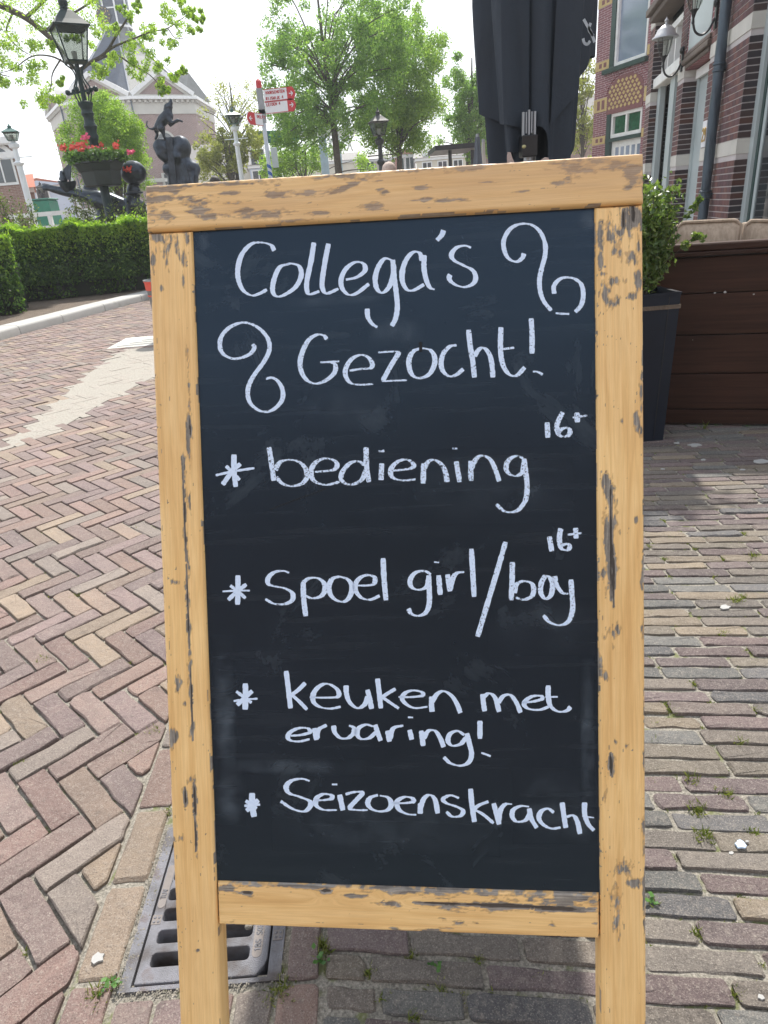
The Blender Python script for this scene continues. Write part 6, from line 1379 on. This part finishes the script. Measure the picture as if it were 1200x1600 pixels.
tree('yellowish_tree', 375, 33, .22, [(350, 240, 38, 26), (330, 235, 24, 18), (380, 225, 34, 20), (345, 262, 34, 18)], 90, 8000, .12, m_leafC, 'low yellow green tree left of the signpost', seed=53, nb=24, fork=1.6)
tree('bushy_tree', 455, 36, .16, [(450, 245, 44, 26), (430, 262, 30, 18), (480, 250, 26, 24), (560, 255, 22, 16)], 90, 8000, .12, m_leafB, 'low bright green tree under the bridge beam', seed=59, nb=20, fork=1.5)
tree('round_tree', 183, 22, .12, [(165, 225, 50, 56), (160, 185, 34, 26), (195, 240, 34, 45), (130, 245, 22, 38)], 190, 46000, .06, m_leafB, 'round light green tree behind the flower bowl and lamp post', seed=61, nb=40, rleaf=(.5, .95), fork=1.5)
# overhanging tree at the upper left
TY = 19
t = empty('overhanging_tree', (-14.5, TY, 0), 'tree reaching in from the left with long leafy limbs above the statues', 'tree')
def wt(px, py, dy=0): return W(px, py, TY+dy)
tb_ = MB(); P = catmull([(-14.5, TY, -.05), (-14.3, TY, 2.5), (-13.6, TY, 4.6), (-12.6, TY, 5.9)], 6); tb_.tube(P, [.3-.008*i for i in range(len(P))], 10); tb_.build('trunk', m_bark, t, True)
limbs = [([(-12.6, TY, 5.9), wt(-60, -20), wt(0, 8), wt(40, 28), wt(68, 50), (wt(90, 72)), wt(118, 108), wt(140, 98), wt(165, 82), wt(182, 55), wt(205, 20)], .13),
 ([wt(165, 82), wt(180, 72), wt(205, 62), wt(235, 50), wt(262, 44), wt(290, 25)], .045), ([wt(150, 95), wt(178, 85), wt(205, 100), wt(235, 118), wt(252, 138)], .04), ([wt(40, 28), wt(60, 10), wt(80, -8), wt(110, -30)], .07), ([wt(68, 50), wt(100, 30), wt(140, 5), wt(190, -25)], .06),
 ([wt(105, 100), wt(80, 88), wt(50, 88), wt(20, 108), wt(-5, 115)], .035), ([wt(95, 92), wt(82, 115), wt(80, 135), wt(70, 152)], .03), ([wt(20, 20), wt(10, 50), wt(30, 75), (wt(55, 90))], .035), ([wt(-30, -5), wt(-20, 60), wt(-5, 110), wt(15, 120)], .05), ([wt(262, 44), wt(275, 60), wt(295, 58)], .02)]
lm = MB()
for P, r0 in limbs:
    P = catmull(P, 5); lm.tube(P, [r0*.68*(1-.8*i/len(P)) for i in range(len(P))], 7)
lm.build('limbs', m_bark, t, True)
cl = [(30, 35, 26), (60, 12, 30), (10, 70, 18), (18, 100, 16), (8, 125, 12), (75, 45, 20), (48, 70, 16), (100, 20, 26), (130, 22, 26), (60, 100, 14), (52, 118, 15), (70, 140, 18), (62, 158, 14), (85, 155, 12), (95, 130, 8), (155, 45, 18), (140, 60, 14), (160, 108, 12), (150, 112, 14), (185, 90, 18), (200, 75, 18), (205, 100, 14), (215, 58, 15), (235, 90, 16), (225, 112, 12), (255, 105, 13), (268, 118, 10), (285, 112, 8), (245, 132, 10), (258, 140, 8), (240, 50, 12), (262, 60, 12), (275, 40, 14), (262, 20, 13), (290, 15, 12), (305, 22, 9), (318, 32, 7), (300, 45, 8), (200, 25, 10), (215, 10, 8), (190, 12, 6), (35, -12, 25), (0, 10, 20), (90, -15, 25), (140, -5, 22), (180, 40, 6), (-20, 50, 25), (-10, 90, 20), (-40, 10, 30), (85, 70, 10), (118, 60, 10), (280, 0, 10)]
cen, rad_ = [], []
for i, (a, b, r0) in enumerate(cl):
    for j in range(5):
        cen.append(wt(a+random.gauss(0, r0*.6), b+random.gauss(0, r0*.5), random.gauss(0, .5))); rad_.append(r0*.42*TY/FPX)
leafcloud('foliage', cen, rad_, 21000, .07, leafmat('bright_limb_leaf', [(.1, (.11, .19, .03)), (.45, (.22, .34, .05)), (.8, (.38, .5, .1))], .55), t, 0, .42, -.3, 71)

# ------------------------------------------------------------ church
CX0, CY0 = -20.9, 73.0
t = empty('church', (CX0, CY0, 0), 'octagonal brick church with white pediments, slate roof and clock lantern behind the trees', 'church')
zE0, zE1 = 10.1, 11.5
# facets: plan points in order (left, front-left, front, front-right, ...)
pl_ = [(-27.73, 72.5), (-24.2, 66.5), (-18.24, 66), (-13.6, 68.5), (-13.4, 76), (-17, 81), (-24, 81), (-28.5, 78)]
MB().prism(pl_, 0, zE0).build('brick_wall', m_churchbrick, t)
def grow(P, k): cx, cy = sum(p[0] for p in P)/len(P), sum(p[1] for p in P)/len(P); return [(cx+(x-cx)*k, cy+(y-cy)*k) for x, y in P]
MB().prism(grow(pl_, 1.012), zE0, zE1-.35).build('frieze', m_frieze, t); MB().prism(grow(pl_, 1.06), zE1-.345, zE1-.12).build('cornice', m_white, t); MB().prism(grow(pl_, 1.035), zE1-.115, zE1).build('cornice', m_frieze, t)
MB().prism(grow(pl_, 1.02), 4.9, 5.2).build('string_course', m_frieze, t); MB().prism(grow(pl_, 1.02), 0, 3.1).build('plinth', m_white, t)
mb = MB()
gp = grow(pl_, 1.045); n = 0
for (a, b) in zip(pl_, pl_[1:]+pl_[:1]):
    a, b = np.array(a), np.array(b); L_ = np.linalg.norm(b-a)
    for k in range(int(L_/.42)):
        p = a+(b-a)*(k+.5)/int(L_/.42); c = np.array(grow(pl_, 1)[0]); cc = np.array([sum(q[0] for q in pl_)/8, sum(q[1] for q in pl_)/8]); p = cc+(p-cc)*1.03; mb.box(p[0]-.1, p[0]+.1, p[1]-.1, p[1]+.1, zE1-.56, zE1-.35)
mb.build('dentils', m_frieze, t, kind='stuff')
def pediment(a, b, h, proj=.3):
    a = np.array([*a, zE1]); b = np.array([*b, zE1]); d = (b-a)/np.linalg.norm(b-a); n_ = np.array([d[1], -d[0], 0]); m_ = (a+b)/2+np.array([0, 0, h])
    T = [a+d*.5, b-d*.5, m_-np.array([0, 0, .45])]; mb = MB(); back = -n_*3
    mb.loft([[tuple(p+n_*.05) for p in T], [tuple(p+back) for p in T]]); mb.build('pediment_brick', m_churchbrick, t)
    for p, q in ((a, m_), (b, m_)):
        MB().bar(p+n_*.25+np.array([0, 0, .02]), q+n_*.25, .34, .34).build('raking_cornice', m_white, t)
        MB().bar(p+n_*.1-np.array([0, 0, .3]), q+n_*.1-np.array([0, 0, .3]), .3, .2).build('raking_cornice', m_frieze, t)
    rf = MB(); rf.add([tuple(p) for p in (a+n_*.3, m_+n_*.3, m_-n_*5+np.array([0, 0, .0]), a-n_*4, b+n_*.3, b-n_*4)], [(0, 1, 2, 3), (1, 4, 5, 2)]); rf.build('pediment_roof', m_slate2, t)
pediment(pl_[1], pl_[2], 1.75); pediment(pl_[2], pl_[3], 1.75); pediment(pl_[0], pl_[1], 1.4)
# bell-cast roof up to the lantern
lx, ly = -20.05, 72.5
rr = [(1.0, zE1), (.86, 12.4), (.66, 13.7), (.46, 15.0), (.3, 16.2), (.2, 17.0), (.165, 17.5)]
rg = []
for k, z in rr:
    c = 1-k; rg.append([(x*k+lx*c, y*k+ly*c, z) for x, y in grow(pl_, 1.0)])
n = 8
for i in range(8):
    j = (i+1) % 8; mb = MB(); vs = []
    for r_ in rg: vs += [r_[i], r_[j]]
    mb.add(vs, [(2*q, 2*q+1, 2*q+3, 2*q+2) for q in range(len(rg)-1)]); mb.build('roof_facet', m_slate2 if i == 2 else m_slate, t)
for i in range(1, 4):
    MB().tube([r_[i] for r_ in rg], .07, 5).build('lead_hip', m_zinc, t)
def octo(r, z): return [(lx+r*cos(pi/8+k*pi/4), ly+r*sin(pi/8+k*pi/4), z) for k in range(8)]
MB().loft([octo(1.28, 17.5), octo(1.28, 20.3)]).build('lantern_wall', m_slate, t)
for r0, z0, z1 in ((1.42, 17.45, 17.62), (1.38, 18.75, 18.85), (1.4, 20.3, 20.6)): MB().loft([octo(r0, z0), octo(r0, z1)]).build('lantern_moulding', m_white, t)
for k in range(8): p = octo(1.33, 17.6)[k]; MB().box(p[0]-.06, p[0]+.06, p[1]-.06, p[1]+.06, 17.6, 20.3).build('lantern_post', m_white, t)
MB().loft([octo(1.5, 20.6), octo(.6, 22.5), octo(.1, 26)]).build('spire', m_slate, t)
c = (lx-.55, ly-1.27, 18.3); 
m_clock = simple('clock_black', (.02, .02, .02), .5)
cf = MB(lambda x, y, z: (c[0]+x, c[1]-z, c[2]+y)); cf.prism([(.62*cos(k*pi/12), .62*sin(k*pi/12)) for k in range(24)], 0, .06); cf.build('clock_face', m_clock, t)
for k in range(12): a = k*pi/6; MB().box(c[0]+.5*cos(a)-.04, c[0]+.5*cos(a)+.04, c[1]-.08, c[1]-.065, c[2]+.5*sin(a)-.04, c[2]+.5*sin(a)+.04).build('clock_mark', m_gold, t)
MB().bar((c[0], c[1]-.075, c[2]), (c[0]+.3, c[1]-.075, c[2]+.3), .05, .01, (0, -1, 0)).build('clock_hand', m_gold, t); MB().bar((c[0], c[1]-.078, c[2]), (c[0]-.12, c[1]-.078, c[2]-.25), .06, .01, (0, -1, 0)).build('clock_hand', m_gold, t)
def cwin(a, b, q, w_, z0, z1, arch=True):
    a, b = np.array([*a, 0.]), np.array([*b, 0.]); L_ = np.linalg.norm(b-a); d = (b-a)/L_; n_ = np.array([d[1], -d[0], 0]); T = lambda x, y, z: tuple(a+d*(q*L_+x)+n_*y+np.array([0, 0, z]))
    T2 = lambda x, z, y: T(x, y, z); n = 10; r = w_/2; P = [(-r, z0), (r, z0)]+([(r*cos(pi*k/n), z1+r*sin(pi*k/n)) for k in range(n+1)] if arch else [(r, z1), (-r, z1)])
    Po = [(x*1.28, z0-.15 if z == z0 else z1+(z-z1)*1.25) for x, z in P]
    MB(T2).prism(Po, .02, .10).build('window_surround', m_frieze, t); pn = MB(T2).prism(P, .09, .13).build('window_pane', m_win, t)
    mb = MB(T)
    for k in range(1, 5): x = -r+w_*k/5; mb.box(x-.03, x+.03, .13, .16, z0, z1)
    k = 0
    while z0+k*.5 < z1+.1: mb.box(-r, r, .131, .165, z0+k*.5, z0+k*.5+.06); k += 1
    mb.build('window_bars', m_white, t)
cwin(pl_[0], pl_[1], .62, 1.5, 3.6, 8.0); cwin(pl_[2], pl_[3], .42, 1.4, 4.0, 5.6, False); cwin(pl_[2], pl_[3], .42, 1.4, 7.2, 8.0)
cwin(pl_[1], pl_[2], .5, 1.5, 3.6, 8.0)
MB().tube([(pl_[2][0]+.02, pl_[2][1]-.18, 0), (pl_[2][0]+.02, pl_[2][1]-.18, zE1-.4)], .07, 6).build('downpipe', m_pipe, t)
MB().tube([(pl_[1][0]-.1, pl_[1][1]-.15, 0), (pl_[1][0]-.1, pl_[1][1]-.15, zE1-.4)], .07, 6).build('downpipe', m_pipe, t)
gb_ = MB(); gb_.add([(-14.2, 68.4, zE1), (-12.9, 73, zE1), (-13.9, 70, 13.4), (-17, 70, 13.4), (-17, 74, zE1)], [(0, 1, 2), (0, 2, 3), (1, 4, 3, 2)]); gb_.build('side_roof', m_slate2, t)

# ------------------------------------------------------------ houses and other far buildings
MB0 = MB
def house(x0, x1, y0, y1, ze, zr, wallm, roofm, lab, ridge='x', wins=(), trim=m_white, cat='house', chim=None, name='town_house', frame=m_white):
    sk = (x0+x1)/2/y0
    def MB(T=None): return MB0(T or (lambda x, y, z: (x+(y-y0)*sk if y > y0 else x, y, z)))
    t = empty(name, ((x0+x1)/2, (y0+y1)/2, 0), lab, cat)
    MB().box(x0, x1, y0, y1, 0, ze).build('wall', wallm, t); MB().box(x0-.12, x1+.12, y0-.15, y1+.1, ze+.003, ze+.2).build('eaves', trim, t)
    e = .25
    if zr > ze+.3:
        if ridge == 'x':
            r = MB(); ym = (y0+y1)/2; r.loft([[(x0-e, y0-e, ze+.2), (x0-e, y1+e, ze+.2), (x0-e, ym, zr)], [(x1+e, y0-e, ze+.2), (x1+e, y1+e, ze+.2), (x1+e, ym, zr)]])
        else:
            r = MB(); xm = (x0+x1)/2; r.loft([[(x0-e, y0-e, ze+.2), (x1+e, y0-e, ze+.2), (xm, y0-e, zr)], [(x0-e, y1+e, ze+.2), (x1+e, y1+e, ze+.2), (xm, y1+e, zr)]])
        r.build('roof', roofm, t)
        if ridge != 'x': MB().loft([[(x0, y0-.27, ze+.21), (x1, y0-.27, ze+.21), ((x0+x1)/2, y0-.27, zr-.15)], [(x0, y0-.3, ze+.21), (x1, y0-.3, ze+.21), ((x0+x1)/2, y0-.3, zr-.15)]]).build('gable', wallm, t)
    for (wx, wz, ww, wh) in wins:
        fr_ = MB().box(wx-ww/2-.08, wx+ww/2+.08, y0-.05, y0-.01, wz-.1, wz+wh+.08).build('window', frame, t); MB().box(wx-ww/2, wx+ww/2, y0-.07, y0-.052, wz, wz+wh).build('pane', m_win, fr_)
        MB().box(wx-.03, wx+.03, y0-.085, y0-.072, wz, wz+wh).build('glazing_bar', frame, fr_)
    if chim: MB().box(chim-.4, chim+.4, (y0+y1)/2-.4, (y0+y1)/2+.4, ze, zr+1).build('chimney', wallm, t)
    return t
X = lambda px, Y, py=240: W(px, py, Y)[0]
Z = lambda px, py, Y: W(px, py, Y)[2]
# brick house at the left edge
HY = 32; hx1 = X(24, HY, 250); h = house(hx1-7, hx1, HY, HY+7, Z(15, 226, HY), Z(15, 200, HY), m_housebrick, m_darktile, 'brick house with white cornice and tall arched window at the left edge', 'x', [(X(3, HY, 260), Z(3, 286, HY), .9, Z(3, 250, HY)-Z(3, 286, HY))])
hz = Z(15, 226, HY); MB().box(hx1-7.1, hx1+.25, HY-.35, HY, hz-.02, hz+.3, .05).build('white_cornice', m_white, h); MB().box(hx1-7.1, hx1+.1, HY-.15, HY, hz-.5, hz-.25, .03).build('white_cornice', m_white, h)
wx = X(3, HY, 260); n = 10; zz = Z(3, 250, HY); MB(lambda x, z, y: (x, HY-y, z)).prism([(wx+.62*cos(pi*k/n), zz+.1+.5*sin(pi*k/n)) for k in range(n+1)], 0, .09).build('window_arch', m_white, h)
MB(lambda x, z, y: (x, HY-y, z)).prism([(wx+.42*cos(pi*k/n), zz+.1+.36*sin(pi*k/n)) for k in range(n+1)], .092, .1).build('arch_pane', m_win, h)
q = X(30, 36, 290); house(q-1.6, q+.6, 36, 40, Z(30, 302, 36), Z(25, 268, 36), m_housebrick, m_tile, 'low outbuilding with bright red tiled roof beside the left brick house')
q = X(62, 48, 290); m_whitewall = simple('white_boarded_wall', (.52, .58, .68), .7, 0, .06, 1, .05)
house(q-1.9, q+1.9, 48, 55, Z(62, 297, 48), Z(72, 277, 48), m_whitewall, m_tile, 'white gabled house with thin red roof edge between the lamp and the church', 'y', [(X(51, 48), Z(51, 322, 48), .7, 1.2)])
gc = W(61, 322, 30); t = empty('recycling_container', (gc[0], 30, 0), 'green recycling container behind the white railing', 'container')
MB().box(gc[0]-.42, gc[0]+.42, 30, 30.9, 0, Z(61, 313, 30), .04).build('body', simple('container_green', (.01, .17, .1), .5), t); MB().box(gc[0]-.46, gc[0]+.46, 29.96, 30.95, Z(61, 313, 30)+.003, Z(61, 311.5, 30)+.03, .02).build('lid', m_greenpaint, t)
gc = W(78, 322, 31); t = empty('white_van', (gc[0], 31, 0), 'small white notice board beside the green container', 'board'); t.name = 'notice_board'
MB().box(gc[0]-.25, gc[0]+.25, 31, 31.06, .9, Z(78, 314, 31)).build('panel', m_white, t); MB().tube([(gc[0]-.2, 31.08, 0), (gc[0]-.2, 31.08, 1.9)], .03, 6).build('leg', m_greymetal, t); MB().tube([(gc[0]+.2, 31.08, 0), (gc[0]+.2, 31.08, 1.9)], .03, 6).build('leg', m_greymetal, t)
# middle row
x0, x1 = X(296, 58, 235), X(385, 58, 235); h = house(x0, x1+1, 58, 66, Z(330, 262, 58), Z(330, 216, 58), m_cream, m_darktile, 'long cream house with a big dark tiled roof right of the church', 'x', [(X(335, 58), Z(335, 278, 58), .7, .9)])
x0, x1 = X(389, 52, 255), X(433, 52, 255); house(x0, x1, 52, 58, Z(410, 262, 52), Z(410, 240, 52), m_whitewall, m_darktile, 'grey white house with small windows behind the signpost', 'x', [(X(405, 52, 275), Z(405, 285, 52), .8, .7), (X(420, 52, 275), Z(420, 285, 52), .8, .7), (X(403, 52, 250), Z(403, 258, 52), .9, .9)])
x0, x1 = X(440, 62, 255), X(560, 62, 255); house(x0, x1, 62, 70, Z(500, 258, 62), Z(500, 236, 62), m_cream, m_darktile, 'cream terrace house glimpsed through the low trees', 'x', [(x0+1.2+k*1.9, 2.2, 1, 1.2) for k in range(3)])
q0, q1 = X(617, 60, 250), X(649, 60, 250); house(q0, q1, 60, 66, Z(630, 246, 60), Z(630, 231, 60), simple('pink_brick_wall', (.42, .2, .17), .8), m_darktile, 'small red brick house with white framed windows right of the tall tree trunk', 'y', [(q0+(q1-q0)*.28, Z(630, 266, 60), .45, .85), (q0+(q1-q0)*.72, Z(630, 266, 60), .6, .85)])
q0, q1 = X(650, 56, 250), X(735, 56, 250); h = house(q0, q1, 56, 63, Z(690, 249, 56), Z(690, 227, 56), m_cream, m_darktile, 'low cream house with brown roof under the right hand trees', 'x', [(q0+.8+k*1.15, Z(690, 262, 56), .6, .4) for k in range(3)])
q = X(666, 56, 240); MB().box(q-.2, q+.25, 56.2, 57.2, Z(666, 250, 56), Z(666, 235, 56)).build('dormer', m_white, h)
q0, q1 = X(560, 66, 250), X(617, 66, 250); house(q0, q1, 66, 72, Z(590, 252, 66), Z(590, 234, 66), m_cream, m_slate2, 'cream house behind the black lamp post', 'x', [(q0+1+k*1.3, Z(590, 264, 66), .6, .6) for k in range(2)])
house(9, 30, 62, 72, 6, 9, m_housebrick, m_darktile, 'far brick row closing the street behind the parasol', 'x')
# drawbridge
t = empty('drawbridge', (W(505, 250, 34)[0], 34, 0), 'white drawbridge portal with a green balance beam between the trees', 'bridge')
for px, Y in ((506, 34), (528, 37)):
    q = W(px, 240, Y); MB().box(q[0]-.17, q[0]+.17, Y-.15, Y+.15, 0, Z(px, 203, Y)).build('portal_post', simple('pale_blue_paint', (.4, .52, .62), .5), t)
a, b = W(387, 215, 34), W(470, 214, 34); mb = MB(); mb.loft([[(a[0], 33.8, a[2]-.3), (a[0], 34.1, a[2]-.3), (a[0], 34.1, a[2]+.22), (a[0], 33.8, a[2]+.22)], [(b[0]+1.6, 33.8, b[2]-.06), (b[0]+1.6, 34.1, b[2]-.06), (b[0]+1.6, 34.1, b[2]+.2), (b[0]+1.6, 33.8, b[2]+.2)]]); mb.build('balance_beam', m_greenpaint, t)
a, b = W(470, 212, 34), W(560, 204, 34); MB().bar((a[0], 33.9, a[2]), (b[0], 33.9, b[2]), .25, .25).build('balance_beam', m_white, t)
for k in range(4): a, b = W(512+10*k, 212, 35), W(521+10*k, 236, 35); MB().bar(a, b, .07, .07).build('bracing', m_white, t); a, b = W(521+10*k, 212, 35), W(512+10*k, 236, 35); MB().bar(a, b+np.array([0, .09, 0]), .07, .07).build('bracing', m_white, t)
a, b = W(430, 270, 36), W(506, 212, 36); MB().bar(a, b, .06, .06).build('tie_rod', m_lampgreen, t)

# unseen row of houses added behind the viewer to darken the board's reflection
hb = empty('unseen_terrace', (0, -13, 0), 'unseen brick terrace added behind the viewer to darken the reflection in the chalkboard', 'building')
MB().box(-16, 15, -21, -13, 0, 8.2).build('wall', m_housebrick, hb); MB().box(-16.2, 15.2, -21.2, -12.7, 8.2, 8.5).build('eaves', m_white, hb)
MB().loft([[(-16.2, -21.2, 8.5), (-16.2, -12.7, 8.5), (-16.2, -17, 11.5)], [(15.2, -21.2, 8.5), (15.2, -12.7, 8.5), (15.2, -17, 11.5)]]).build('roof', m_darktile, hb)
for fx in range(-7, 7):
    for fz in (1.0, 4.8): MB().box(fx*2.2+.4, fx*2.2+1.6, -13.02, -12.96, fz, fz+2).build('window', m_white, hb); MB().box(fx*2.2+.5, fx*2.2+1.5, -12.957, -12.94, fz+.1, fz+1.9).build('pane', m_win, hb)
